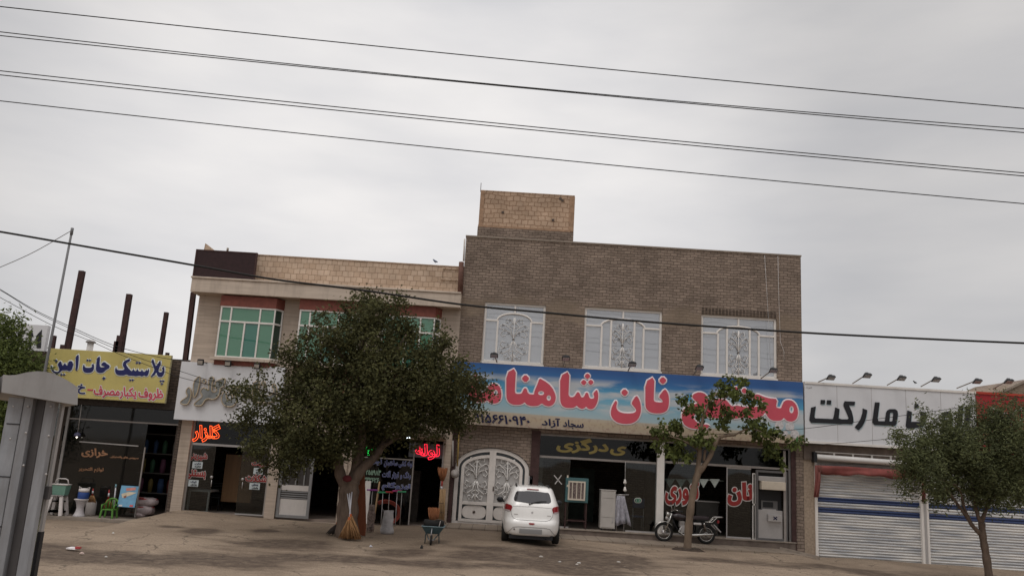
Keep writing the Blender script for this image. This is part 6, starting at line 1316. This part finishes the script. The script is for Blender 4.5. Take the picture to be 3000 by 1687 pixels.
mb.add(V, [(i*4+j, i*4+j+1, (i+1)*4+j+1, (i+1)*4+j) for i in range(12) for j in range(3)], M_chr, True); o = mb.build('front_mudguard', mo); md = o.modifiers.new('s', 'SOLIDIFY'); md.thickness = .008
mb = MB(); V = []
for i in range(14):
    t = radians(5+i*10)
    for dy in (-.075, -.04, .04, .075): V.append((mx1+cos(t)*.36, mY+dy, mz+.32+sin(t)*.36))
mb.add(V, [(i*4+j, i*4+j+1, (i+1)*4+j+1, (i+1)*4+j) for i in range(13) for j in range(3)], M_tank, True); o = mb.build('rear_mudguard', mo); md = o.modifiers.new('s', 'SOLIDIFY'); md.thickness = .008
mb = MB(); mb.tube([Q(.17, .84), Q(.26, .55), Q(.38, .28), Q(.62, .26), Q(.72, .42), Q(.72, .68)], .022, M_black, 8); mb.tube([Q(.18, .78), Q(.45, .68), Q(1.05, .72)], .02, M_black, 8); mb.tube([Q(.62, .32), Q(1.0, .30)], .022, M_black, 8)
mb.build('frame', mo)
mb = MB(); 
for u, h, rx, rz in ((.36, .80, .26, .11),): mb.lathe(Q(u, h), [(0, -rx), (rz*.6, -rx*.85), (rz, -rx*.3), (rz*1.05, rx*.1), (rz*.8, rx*.7), (rz*.4, rx)], M_tank, 16, rot=Matrix.Rotation(pi/2+.1, 3, 'Y'))
mb.build('fuel_tank', mo)
mb = MB(); V = []
for i in range(9):
    t = i/8; u = .53+.52*t; h = .78+.035*sin(t*3)+.05*t
    for dy, dh in ((-.12, -.07), (-.125, -.01), (-.08, .03), (.08, .03), (.125, -.01), (.12, -.07)): V.append(Q(u, h+dh, dy*(1-.25*t)))
mb.add(V, [(i*6+j, i*6+j+1, (i+1)*6+j+1, (i+1)*6+j) for i in range(8) for j in range(5)]+[(0, 1, 2, 3, 4, 5), tuple(range(48, 54))], M_seat, True); mb.build('seat', mo)
mb = MB(); mb.tube([Q(.95, .70, -.13), Q(1.12, .70, -.13), Q(1.24, .86, -.12), Q(1.38, .87, -.1)], .014, M_chr, 6); mb.tube([Q(.95, .70, .13), Q(1.12, .70, .13), Q(1.24, .86, .12), Q(1.38, .87, .1)], .014, M_chr, 6); mb.tube([Q(1.02, .70, -.13), Q(1.14, .85, -.12), Q(1.26, .865, -.12)], .012, M_chr, 6); mb.obox(Q(1.27, .88), (.26, .2, .018), M_alu); mb.build('luggage_rack', mo)
mb = MB(); mb.obox(Q(.46, .43), (.22, .2, .24), M_alu); mb.obox(Q(.42, .58), (.15, .15, .2), M_fram)
for i in range(5): mb.obox(Q(.42, .50+.035*i), (.19, .19, .012), M_alu)
mb.lathe(Q(.52, .36, -.1), [(0, -.03), (.1, -.02), (.1, .02), (0, .03)], M_alu, 16, rot=Matrix.Rotation(pi/2, 3, 'X')); mb.build('engine', mo, .008)
mb = MB(); mb.tube([Q(.40, .5, -.11), Q(.33, .35, -.12), Q(.45, .25, -.13), Q(.75, .27, -.14), Q(1.15, .33, -.15)], [.02, .02, .022, .045, .04], M_chr, 10); mb.build('exhaust', mo)
for dy in (-.12, .12):
    mb = MB(); mb.tube([Q(.98, .32, dy), Q(.93, .66, dy)], .014, M_chr, 6); mb.tube([Q(.97, .40, dy), Q(.935, .62, dy)], .032, M_orn, 10); mb.build('shock_absorber', mo)
mb = MB(); mb.lathe(Q(.06, .86), [(0, -.01), (.085, 0), (.08, .06), (.04, .12), (0, .13)], M_chr, 18, rot=Matrix.Rotation(pi/2, 3, 'Y')); mb.build('headlight', mo)
mb = MB(); mb.lathe(Q(.05, .745), [(0, -.02), (.05, -.01), (.05, .05), (0, .07)], M_wl, 12, rot=Matrix.Rotation(pi/2, 3, 'Y')); mb.build('indicator', mo)
mb = MB(); mb.tube([Q(.30, 1.0, -.36), Q(.22, 1.03, -.2), Q(.17, .95, -.03), Q(.17, .95, .03), Q(.22, 1.03, .2), Q(.30, 1.0, .36)], .014, M_chr, 8); mb.tube([Q(.38, .99, -.4), Q(.27, 1.0, -.33)], .02, M_black, 8); mb.tube([Q(.38, .99, .4), Q(.27, 1.0, .33)], .02, M_black, 8); mb.build('handlebar', mo)
for dy in (-.3, .3):
    mb = MB(); mb.tube([Q(.22, 1.02, dy*.8), Q(.2, 1.16, dy)], .007, M_chr, 6); mb.lathe(Q(.2, 1.2, dy), [(0, -.012), (.05, -.008), (.055, .008), (0, .012)], M_black, 14, 1, 1.4, Matrix.Rotation(pi/2, 3, 'Y')); mb.build('mirror', mo)
mb = MB(); mb.obox(Q(1.28, .72), (.07, .12, .1), M_tl); mb.build('tail_light', mo, .015)
mb = MB(); mb.bar(Q(1.18, .62), Q(1.34, .40), .03, .14, M_alu); mb.bar(Q(1.12, .62), Q(1.26, .46), .05, .015, M_wl); mb.build('number_plate', mo)
mb = MB(); mb.tube([Q(.55, .25, -.06), Q(.52, .0, -.24)], .012, M_black, 6); mb.build('side_stand', mo)
mb = MB(); mb.obox(Q(.60, .60, -.02), (.22, .19, .14), M_tank); mb.obox(Q(.78, .62), (.26, .2, .07), M_wl); mb.build('side_cover', mo, .02)

# ================================================================== street things by the tool shop
M_straw = mat('broom_straw', (.30, .165, .075), .95, .35, 30, stretch=(1, 1, .15)); M_straw2 = mat('red_straw', (.27, .11, .05), .95, .3, 30, stretch=(1, 1, .15)); M_wood = mat('stick_wood', (.36, .23, .12), .7, .15, 6)
def straw_fan(mb, top, botc, w0, w1, th, m, n=46, seed=1):
    r = np.random.RandomState(seed); top = Vector(top); botc = Vector(botc)
    for i in range(n):
        u = r.uniform(-1, 1); v = r.uniform(-1, 1); a = top+Vector((u*w0, v*th*.5, 0)); b = botc+Vector((u*w1*r.uniform(.9, 1.08), v*th, r.uniform(-.01, .05)))
        mid = a.lerp(b, .5)+Vector((u*(w0+w1)*.06, 0, 0)); mb.tube([a, mid, b], [.014, .016, .007], m, 4)
def broom(label, top, joint, bot, Y, w1, handle_m, m=M_straw, seed=1, group='long brooms', Yt=None):
    a = P(*top, Y if Yt is None else Yt); j = P(*joint, Y); b = P(*bot, Y); b.z = max(b.z, gz(b.x, Y)+.03)
    o = thing('broom', label, 'broom', tuple(b), group)
    mb = MB(); mb.tube([a, j], .017, handle_m, 8); mb.build('handle', o)
    mb = MB(); straw_fan(mb, j, b, .04, w1, .10, m, 60, seed); mb.build('bristles', o)
    mb = MB(); mb.tube([j+Vector((0, 0, .07)), j+Vector((0, 0, -.06))], [.03, .05], mat('broom_binding', (.42, .10, .03), .6, .1, 5), 8); mb.build('binding', o)
    return o
bY = tb.y-.45; M_wh = mat('handle_white', (.58, .57, .60), .4, .05, 6)
broom('straw broom with white handle leaning left on the big trunk', (1017, 1440), (1029, 1518), (1013, 1577), bY, .22, M_wh, seed=3, Yt=bY+.2)
broom('straw broom with white handle upright before the big trunk', (1024, 1440), (1027, 1512), (1034, 1578), bY-.05, .22, M_wh, seed=4, Yt=bY+.2)
broom('straw broom with grey handle leaning against the big trunk', (1031, 1440), (1023, 1522), (1026, 1578), bY-.1, .25, M_wh, seed=5, Yt=bY+.2)
broom('dark bristled broom behind the left side of the big trunk', (1000, 1430), (988, 1536), (975, 1575), tb.y+.25, .2, M_wh, mat('dark_bristle', (.05, .04, .035), .95, .3, 20), seed=6)
# rust coloured board
mb = MB(); a = P(1050, 1385, tb.y+.5); V2 = xz([(1052, 1380), (1066, 1372), (1070, 1470), (1071, 1570), (1058, 1573), (1046, 1560), (1044, 1440)], tb.y+.5); V2 = [(x, max(z, gz(x, tb.y)+.03)) for x, z in V2]; mb.slab([chaikin(V2, 1)], tb.y+.5, .12, mat('rust_board', (.17, .052, .022), .7, .2, 2, stretch=(4, 4, .5))); tag(mb.build('upright_board', None, .01), 'tall rust red board standing behind the big trunk', 'board')
mb = MB(); q = P(1076, 1440, -.1); mb.box(q.x-.09, -.12, .15, q.x+.09, -.01, q.z+.35, M_white); tag(mb.build('white_post'), 'white roll standing at the tool shop window', 'roll')
mb = MB(); q = P(1017, 1401, tb.y-.33); mb.lathe(q, [(0, -.1), (.1, -.06), (.12, .0), (.08, .07), (0, .1)], mat('dark_red_cloth', (.10, .015, .018), .9, .3, 6, bump=.4), 12, 1.1, .6); tag(mb.build('red_bundle'), 'small dark red bundle hung in the fork of the big trunk', 'bundle')
# display stand of squeegees
tint_ = {'pink': (.42, .05, .20), 'green': (.05, .30, .14), 'red': (.42, .05, .05), 'purple': (.22, .04, .22), 'blue': (.06, .22, .34)}
for i, (x0p, x1p, yy, c, lb) in enumerate(((1075, 1107, 1434, 'purple', 'leftmost of the row'), (1106, 1138, 1441, 'green', 'second from the left in the row'), (1130, 1152, 1440, 'red', 'in the middle of the row'), (1150, 1178, 1437, 'pink', 'second from the right in the row'), (1165, 1190, 1439, 'green', 'at the right end of the row'))):
    Y = -.6-.05*i; a = P(x0p, yy, Y); b = P(x1p, yy+1, Y); o = thing('floor_squeegee', '%s headed floor squeegee, %s by the tool shop' % (c, lb), 'squeegee', (a.lerp(b, .5).x, Y, .15), 'coloured floor squeegees')
    mb = MB(); mb.bar(a, b, .05, .05, mat('sq_'+c, tint_[c], .5, .1, 5)); mb.build('head', o, .01)
    m_ = a.lerp(b, .5); mb = MB(); bt = P((x0p+x1p)/2-6, 1535, Y+.3); bt.z = gz(bt.x, Y+.3)+.04; mb.tube([m_, bt], .012, M_wh if i % 2 else M_alu, 6); mb.build('handle', o)
mb = MB(); a = P(1112, 1410, -.5); b = P(1093, 1535, -.8); b.z = gz(b.x, -.8)+.03; mb.tube([b, a], .028, M_wood, 8); tag(mb.build('wooden_pole'), 'thick tan wooden pole leaning at the tool shop window', 'pole')
mb = MB(); q = P(1130, 1500, -.35)
for k in range(4): mb.tube([q+Vector((cos(t)*(.40+.03*k), -.02*k, sin(t)*(.30+.03*k))) for t in [radians(-80+i*11) for i in range(20)]], .018, mat('hose_red', (.26, .05, .035), .5, .1, 4), 6)
tag(mb.build('hose_coil'), 'red hose coil hanging in the tool shop window', 'hose')
def sack(name, label, px, py, wpx, hpx, m, Yoff=0, cat='sack', seed=1, top=.55, group=None):
    q = G(px, py); q.y += Yoff; s2 = S(q.y); w_, h = wpx*s2/2, hpx*s2; r = np.random.RandomState(seed); mb = MB(); V = []; n = 18; K = 9
    for j in range(K):
        t = j/(K-1); rad = (1-.12*t)*(1 if t > .02 else .9)*(1+.08*sin(t*5+seed)); rad *= 1-(1-top)*max(0, t-.55)/.3 if t < .85 else top*(1+.9*(t-.85)); rad *= 1-.10*max(0, 1-abs(t-.35)*5)
        for i in range(n):
            a = 2*pi*i/n; V.append((q.x+cos(a)*w_*rad*(1+.05*r.randn()), q.y+sin(a)*w_*.7*rad*(1+.05*r.randn()), q.z+h*t*(1+.03*r.randn())))
    mb.add(V, [(j*n+i, j*n+(i+1) % n, (j+1)*n+(i+1) % n, (j+1)*n+i) for j in range(K-1) for i in range(n)]+[tuple(range(n-1, -1, -1)), tuple(range((K-1)*n, K*n))], m, True)
    return tag(mb.build(name), label, cat, group)
sack('white_sack', 'white sack of goods standing before the tool shop', 1133, 1562, 38, 62, mat('sack_white', (.38, .36, .36), .7, .3, 5, bump=.4), seed=2, top=.75)
sack('netted_bag', 'mottled netted bag stacked behind the rust red board', 1084, 1555, 24, 70, mat('net_mottle', (.20, .15, .13), .9, .7, 14), seed=4, top=.7, cat='bag')
# hanging broom and reed ladder at the pillar
hb = thing('broom', 'red straw broom hung head up on the tool shop pillar', 'broom', tuple(P(1298, 1440, -.2)), 'long brooms')
mb = MB(); t = P(1297, 1372, -.22); j = P(1296, 1408, -.22); straw_fan(mb, j, t, .04, .17, .05, M_straw2, 50, 9); mb.build('bristles', hb)
mb = MB(); mb.tube([P(1296, 1404, -.22), P(1294, 1424, -.22)], .028, mat('broom_band', (.45, .06, .05), .6, .1, 5), 8); mb.tube([P(1294, 1424, -.22), P(1293, 1432, -.22)], .035, M_wh, 8); mb.build('binding', hb)
ld = thing('reed_bundle', 'bundle of tall tan canes tied with wire at the tool shop pillar', 'canes', tuple(G(1292, 1555)))
Y = -.28
for i, px in enumerate((1290, 1294, 1299, 1303)):
    mb = MB(); b = P(px-6, 1560, Y-.02*i); b.z = gz(b.x, Y)+.05; mb.tube([b, P(px+1, 1432, Y-.02*i)], .028, M_wood, 7); mb.build('cane', ld)
mb = MB()
for py in (1473, 1500): mb.tube([P(1282, py, Y-.1), P(1300, py+1, Y-.1)], .01, M_orn, 5)
mb.build('tie_wire', ld)
# wheelbarrow
wbp = G(1262, 1597); wY = wbp.y; M_wbt = mat('barrow_teal', (.05, .085, .095), .6, .25, 6); s_ = S(wY)
wbr = thing('wheelbarrow', 'old teal wheelbarrow seen from its front wheel before the tool shop', 'wheelbarrow', (wbp.x, wY, wbp.z))
x, z = wbp.x, wbp.z+.03; yb = wY+.1; wk = .74
wsc = lambda mb: setattr(mb, 'v', [(x+(p[0]-x)*wk, wY+(p[1]-wY)*wk, z+(p[2]-z)*wk) for p in mb.v])
mb = MB(); ring0 = [(x-.22, yb, z+.36), (x+.24, yb, z+.36), (x+.26, yb+.7, z+.36), (x-.24, yb+.7, z+.36)]; ring1 = [(x-.38, yb-.15, z+.62), (x+.42, yb-.15, z+.62), (x+.42, yb+.95, z+.60), (x-.38, yb+.95, z+.60)]
mb.add(ring0+ring1, [(3, 2, 1, 0)]+[(i, (i+1) % 4, (i+1) % 4+4, i+4) for i in range(4)], M_wbt); wsc(mb); o = mb.build('tray', wbr); md = o.modifiers.new('s', 'SOLIDIFY'); md.thickness = .012
mb = MB(); mb.tube([Vector(p) for p in ring1], .016, mat('barrow_rim', (.16, .22, .24), .5, .2, 6), 6, True); wsc(mb); mb.build('rim', wbr)
mb = MB(); V = [(x+.0, wY-.05+cos(t)*.15, z+.16+sin(t)*.15) for t in [2*pi*i/20 for i in range(20)]]; mb.tube(V, .035, M_rub, 8, True); mb.lathe((x, wY-.05, z+.16), [(0, -.03), (.1, -.02), (.1, .02), (0, .03)], M_steel, 12, rot=Matrix.Rotation(pi/2, 3, 'Y')); wsc(mb); mb.build('wheel', wbr)
mb = MB(); mb.tube([(x-.02, wY-.12, z+.16), (x+.0, yb-.1, z+.6)], .018, M_grey, 6); mb.tube([(x-.1, wY-.05, z+.16), (x+.1, wY-.05, z+.16)], .014, M_grey, 6)
for sx in (-1, 1): mb.tube([(x+sx*.08, wY-.05, z+.16), (x+sx*.24, yb+.5, z+.34), (x+sx*.30, yb+1.4, z+.62)], .018, M_wbt, 6)
wsc(mb); mb.build('frame', wbr)
for sx in (-1, 1):
    mb = MB(); mb.tube([(x+sx*.24, yb+.25, z+.34), (x+sx*.26, yb+.35, z-.02)], .02, M_wbt, 6); wsc(mb); mb.build('leg', wbr)
tub = MB(); q = Vector((x+.02, yb+.3, z+.58)); tub.lathe(q, [(.30, 0), (.36, .06), (.37, .16), (.34, .25), (.30, .26), (.29, .12)], M_rub, 20, 1.05, .8); tub.tube([q+Vector((cos(t)*.25+.2, -.26, .16+sin(t)*.13)) for t in [pi*i/8 for i in range(9)]], .014, M_orn, 5); tub.tube([q+Vector((.2, -.33, -.1)), q+Vector((.26, -.32, .25))], .016, M_fram, 5); wsc(tub); tag(tub.build('rubber_bucket'), 'black rubber buckets nested in the wheelbarrow tray', 'bucket')
fb = thing('broom', 'straw broom head standing up out of the wheelbarrow', 'broom', tuple(Vector((x, yb+.5, z+.6))), 'long brooms')
mb = MB(); straw_fan(mb, (x, yb+.5, z+.72), (x-.03, yb+.5, z+1.22), .12, .22, .05, M_straw2, 60, 8); wsc(mb); mb.build('bristles', fb)

# ================================================================== goods before the plastic shop
def at_px(px, py, dy=0.): q = G(px, py); q.y += dy; return q
# stool with basket
q = at_px(164, 1508); s_ = S(q.y); st = thing('plastic_stool', 'white plastic stool under a green basket outside the plastic shop', 'stool', tuple(q))
M_pw = mat('plastic_white', (.62, .57, .55), .4, .05, 4); M_pp = mat('plastic_pinkish', (.42, .27, .23), .5, .1, 5)
hh = 52*s_
mb = MB()
for sx in (-1, 1):
    for sy in (-1, 1): mb = MB(); mb.bar(q+Vector((sx*.24, sy*.2, 0)), q+Vector((sx*.15, sy*.13, hh)), .10, .07, M_pw); mb.build('leg', st); mb = MB(); mb.obox(q+Vector((0, 0, hh)), (.42, .36, .05), M_pw); mb.build('seat', st, .02); mb = MB(); mb.obox(q+Vector((0, 0, hh*.72)), (.36, .32, .03), M_pp); mb.build('brace', st); mb = MB(); mb.obox(q+Vector((0, 0, hh*.2)), (.44, .38, .05), M_pp); mb.build('brace', st)
bk = thing('green_basket', 'mint green basket with white handle on the white stool', 'basket', tuple(q+Vector((0, 0, hh+.03)))); M_mint = mat('mint', (.16, .30, .24), .5, .15, 30)
b0 = q+Vector((.03, 0, hh+.03)); h2 = 28*s_
mb = MB(); V = [b0+Vector((sx*.19, sy*.13, 0)) for sx, sy in ((-1, -1), (1, -1), (1, 1), (-1, 1))]+[b0+Vector((sx*.23, sy*.16, h2)) for sx, sy in ((-1, -1), (1, -1), (1, 1), (-1, 1))]; mb.add(V, [(3, 2, 1, 0)]+[(i, (i+1) % 4, (i+1) % 4+4, i+4) for i in range(4)], M_mint); mb.tube([V[4], V[5], V[6], V[7]], .02, M_pw, 6, True); mb.build('basket_body', bk)
mb = MB(); mb.tube([b0+Vector((-.22, -.02, h2)), b0+Vector((-.18, -.02, h2+.15)), b0+Vector((-.1, -.02, h2+.18)), b0+Vector((.1, -.02, h2+.18)), b0+Vector((.18, -.02, h2+.15)), b0+Vector((.22, -.02, h2))], .018, M_pw, 8); mb.build('handle', bk)
# flowerpot-shaped stand + cooler jug
q = at_px(231, 1511); sd = thing('lattice_stand', 'white waisted plastic stand under the blue jug', 'stand', tuple(q)); s_ = S(q.y); h2 = 46*s_; M_lat = mat('lattice_white', (.46, .43, .44), .5, .2, 40)
mb = MB(); mb.lathe(q, [(.20, 0), (.17, .03), (.12, h2*.3), (.11, h2*.5), (.15, h2*.8), (.2, h2-.03)], M_lat, 18); mb.build('column', sd); mb = MB(); mb.lathe(q, [(.22, h2-.03), (.22, h2), (0, h2+.004)], M_pw, 18); mb.build('top', sd)
jg = thing('water_jug', 'blue water jug with white lid on the waisted stand', 'jug', tuple(q+Vector((.03, 0, h2)))); b0 = q+Vector((.04, 0, h2+.006))
mb = MB(); mb.lathe(b0, [(.15, 0), (.165, .03), (.165, .2), (.15, .22)], mat('jug_blue', (.03, .07, .25), .4, .1, 4), 18); mb.build('jug_body', jg); mb = MB(); mb.lathe(b0, [(.165, .22), (.165, .29), (.12, .33), (0, .34)], M_pw, 18); mb.tube([b0+Vector((-.16, 0, .27)), b0+Vector((-.17, 0, .38)), b0+Vector((-.1, 0, .34))], .015, M_pw, 6); mb.tube([b0+Vector((.16, 0, .27)), b0+Vector((.17, 0, .37)), b0+Vector((.1, 0, .34))], .015, M_pw, 6); mb.build('lid', jg)
# white barrel
q = at_px(263, 1507); ja = thing('white_barrel', 'white plastic barrel with dark lid before the plastic shop', 'barrel', tuple(q)); mb = MB(); s_ = S(q.y); h2 = 38*s_; mb.lathe(q, [(.155, 0), (.165, .02), (.165, h2*.8), (.14, h2*.93), (.12, h2)], mat('barrel_white', (.46, .42, .40), .5, .06, 3), 20); mb.build('barrel_body', ja); mb = MB(); mb.lathe(q, [(.13, h2), (.13, h2+.04), (0, h2+.045)], mat('lid_green', (.05, .09, .07), .5, .1, 4), 20); mb.build('lid', ja)
def hbrush(label, px, top, bot, w1, m, seed):
    Y = -.25; t = P(px+2, top, Y); b = P(px-3, bot, Y); o = thing('hand_broom', label, 'broom', tuple(b), 'short hand brooms'); jt = t.lerp(b, .5)
    mb = MB(); mb.tube([t, jt], [.016, .026], mat('hb_red', (.36, .03, .03), .5, .1, 5), 8); mb.tube([t.lerp(jt, .35), t.lerp(jt, .7)], .027, M_wh, 8); mb.build('handle', o); mb = MB(); straw_fan(mb, jt, b, .03, w1, .06, m, 40, seed); mb.build('bristles', o)
hbrush('short straw broom with red handle behind the white barrel', 271, 1430, 1472, .12, M_straw, 11)
hbrush('short straw broom with red and white handle behind the green chair', 318, 1434, 1490, .16, M_straw2, 12)
sack('grain_sack', 'beige sack behind the waisted stand', 208, 1488, 34, 32, mat('sack_beige', (.15, .13, .10), .9, .2, 5), -.0, seed=5)
sack('green_bundle', 'dark green bundle on the ground behind the waisted stand', 203, 1500, 32, 27, mat('green_cloth', (.05, .075, .045), .9, .3, 6), seed=6, cat='bundle')
# green child's chair
q = at_px(317, 1516); gc = thing('green_chair', 'lime green plastic child chair before the plastic shop', 'chair', tuple(q)); M_lime = mat('lime', (.09, .23, .04), .4, .1, 4); s_ = S(q.y)
mb = MB(); mb.obox(q+Vector((0, 0, .26)), (.36, .34, .03), M_lime); mb.build('seat', gc, .02)
for sx in (-1, 1):
    for sy in (-1, 1):
        mb = MB(); mb.bar(q+Vector((sx*.2, sy*.17, 0)), q+Vector((sx*.17, sy*.15, .26)), .05, .04, M_lime); mb.build('leg', gc)
mb = MB(); arc = [q+Vector((.20*cos(t), .15, .40+.20*sin(t))) for t in [pi*i/12 for i in range(13)]]; mb.tube([q+Vector((.18, .15, .26))]+arc+[q+Vector((-.18, .15, .26))], .03, M_lime, 8)
for u in (-.09, 0, .09): mb.tube([q+Vector((u, .15, .27)), q+Vector((u, .15, .56))], .018, M_lime, 6)
mb.build('backrest', gc)
mb = MB()
for sx in (-1, 1): mb = MB(); mb.tube([q+Vector((sx*.19, -.15, .25)), q+Vector((sx*.2, -.14, .40)), q+Vector((sx*.2, .12, .43))], .024, M_lime, 8); mb.build('armrest', gc)
mb = MB(); a = P(340, 1418, -.1); b = P(332, 1495, -.15); mb.tube([a, b], .022, M_wh, 8); mb.tube([a, a.lerp(b, .12)], .028, mat('pale_blue', (.2, .36, .42), .5, .1, 4), 8); tag(mb.build('mop_stick'), 'white stick with pale blue tip leaning beside the poster', 'stick')
# poster board
pc = [P(356, 1421, -.12), P(407, 1424, -.05), P(394, 1486, -.4), P(343, 1483, -.45)]; po = thing('poster_board', 'blue advertising poster leaning at the plastic shop front', 'poster', tuple(pc[3]))
M_pos = mat('poster_blue', (.10, .25, .38), .5, .25, 3); mb = MB(); V = [v for v in pc]+[v+Vector((0, .02, 0)) for v in pc]; mb.add(V, [(0, 3, 2, 1), (4, 5, 6, 7)]+[(i, (i+1) % 4, (i+1) % 4+4, i+4) for i in range(4)], M_pos); mb.build('board', po)
def onp(u, v): p = (pc[0]*(1-u)+pc[1]*u)*(1-v)+(pc[3]*(1-u)+pc[2]*u)*v; return p+Vector((0, -.008, 0))
mb = MB(); 
def pq(pts, m): mb.add([onp(u, v) for u, v in pts]+[onp(u, v)+Vector((0, .006, 0)) for u, v in pts], [tuple(range(len(pts)))]+[(i, (i+1) % len(pts), (i+1) % len(pts)+len(pts), i+len(pts)) for i in range(len(pts))], m)
pq([(.3, .12), (.85, .05), (.85, .18), (.35, .25)], mat('poster_pink', (.45, .16, .12), .5, .2, 6)); pq([(.1, .4), (.5, .28), (.95, .3), (.6, .45), (.2, .58)], mat('poster_cream', (.50, .42, .30), .5, .2, 6)); pq([(.25, .5), (.4, .45), (.42, .55), (.3, .6)], mat('poster_rust', (.2, .06, .03), .5, .2, 6)); pq([(.08, .9), (.28, .9), (.28, .98), (.08, .98)], M_wl); pq([(.7, .88), (.9, .88), (.9, .97), (.7, .97)], mat('poster_red', (.4, .06, .06), .5, .2, 6)); mb.build('print', po)
# bundled bags
M_bag = mat('clear_bag', (.60, .50, .50), .35, .25, 6, bump=.5); M_bagr = mat('bag_print', (.45, .07, .07), .4, .2, 8)
q = at_px(420, 1510, .0)
for i, (px, py, wpx, hpx, lb) in enumerate(((417, 1492, 66, 26, 'in the middle of the pile'), (424, 1468, 72, 22, 'on top of the pile'), (400, 1505, 60, 16, 'at the bottom of the pile'))):
    c = P(px, py, q.y); s2 = S(q.y); r = np.random.RandomState(i); mb = MB(); V = []; n = 24; K = 8
    for j in range(K+1):
        t = pi*j/K
        for k2 in range(n):
            a = 2*pi*k2/n; e = .6; f = lambda v: (abs(v)**e)*(1 if v > 0 else -1)
            V.append((c.x+f(cos(a))*f(sin(t))*wpx*s2/2*(1+.03*r.randn()), c.y+f(sin(a))*f(sin(t))*.26, c.z-f(cos(t))*hpx*s2/2*(1+.06*r.randn())))
    mb.add(V, [(j*n+k2, j*n+(k2+1) % n, (j+1)*n+(k2+1) % n, (j+1)*n+k2) for j in range(K) for k2 in range(n)], M_bag, True)
    mb.tube([Vector((c.x+cos(t)*wpx*s2*.47, c.y+sin(t)*.24, c.z+hpx*s2*.30)) for t in [2*pi*k2/20 for k2 in range(20)]], .02, M_bagr, 6, True)
    if i == 1: mb.obox(c+Vector((-.1, -.2, hpx*s2*.46)), (.3, .16, .03), M_bagr)
    tag(mb.build('plastic_bag_bundle'), 'clear red printed bundle of plastic bags, '+lb, 'bag bundle', 'bundled plastic bags')
# step at the plastic shop
mb = MB(); mb.box(AX0, -.92, -.45, -11.2, .25, -.125, M_conc); tag(mb.build('door_step'), 'low grey concrete step along the plastic shop front', 'step')
# low kerb at the corner of the bakery ramp
mb = MB(); a = P(2285, 1598, -.6); b = P(2400, 1640, -1.2); a.z = gz(a.x, -.6)+.06; b.z = gz(b.x, -1.2)+.03; mb.bar(a, b, .16, .14, M_conc); tag(mb.build('kerb_stone'), 'slanted kerb edging right of the cash machine', 'kerb')
# litter
for i, (px, py, w_, h_, c, lb) in enumerate(((212, 1609, 32, 5, (.62, .58, .58), 'crumpled white and red wrapper lying on the left of the road'), (239, 1623, 12, 4, (.48, .36, .32), 'small pinkish paper scrap near the crumpled wrapper'), (331, 1563, 7, 3, (.5, .48, .45), 'white paper scrap in front of the green chair'), (1086, 1602, 8, 4, (.5, .5, .55), 'white scrap on the ground near the big trunk'), (1585, 1632, 13, 3, (.40, .37, .33), 'pale scrap on the road behind the white car'), (1690, 1655, 8, 3, (.5, .45, .4), 'pale scrap on the road right of the car'), (1235, 1607, 8, 8, (.02, .02, .02), 'small black lump before the wheelbarrow'), (310, 1633, 7, 3, (.5, .48, .45), 'tiny pale scrap farther along the left road'), (1640, 1647, 9, 2.5, (.42, .40, .37), 'white scrap in the dark stain, left of three behind the car'), (1696, 1650, 11, 2.5, (.42, .40, .37), 'white scrap in the dark stain, middle of three behind the car'), (1812, 1648, 11, 2.5, (.42, .40, .36), 'white scrap in the dark stain, right of three behind the car'))):
    q = G(px, py); s2 = S(q.y); mb = MB(); r = np.random.RandomState(i); V = []; n = 10
    for j in range(3):
        for k2 in range(n):
            a = 2*pi*k2/n; V.append((q.x+cos(a)*w_*s2/2*(1, .9, .4)[j]*(1+.2*r.randn()), q.y+sin(a)*w_*s2/3*(1, .9, .4)[j], q.z+.015+h_*s2*j/2*(1+.2*r.rand())))
    mb.add(V, [(j*n+k2, j*n+(k2+1) % n, (j+1)*n+(k2+1) % n, (j+1)*n+k2) for j in range(2) for k2 in range(n)]+[tuple(range(2*n, 3*n)), tuple(range(n-1, -1, -1))], mat('litter%d' % i, c, .7, .2, 8))
    if i == 0: mb.obox(q+Vector((.13, -.02, .05)), (.1, .08, .04), M_bagr)
    tag(mb.build('litter_scrap'), lb, 'litter')
# birds
def bird(label, p, c, s=1.):
    p = Vector(p); mb = MB(); m_ = mat('plumage_%s' % label[:4], c, .8, .3, 20)
    mb.tube([p+Vector((.15*s, 0, .06*s)), p+Vector((.07*s, 0, .09*s)), p+Vector((-.02*s, 0, .11*s)), p+Vector((-.08*s, 0, .16*s)), p+Vector((-.10*s, 0, .20*s)), p+Vector((-.13*s, 0, .205*s)), p+Vector((-.17*s, 0, .20*s))], [.012*s, .045*s, .062*s, .045*s, .034*s, .024*s, .004*s], m_, 10)
    for dy in (-.02, .02): mb.tube([p+Vector((0, dy, .07*s)), p+Vector((0, dy, 0))], .006, M_orn, 5)
    tag(mb.build('bird'), label, 'bird')
bird('bluish pigeon standing on the buff parapet near the brick building', P(1275, 771, .2), (.10, .13, .20), .62)
bird('tiny dark bird standing behind the market sign between two lamps', P(2681, 1124, 1.2)+Vector((0, 0, 0)), (.05, .05, .05), .5)
q = P(2681, 1126, 1.2)
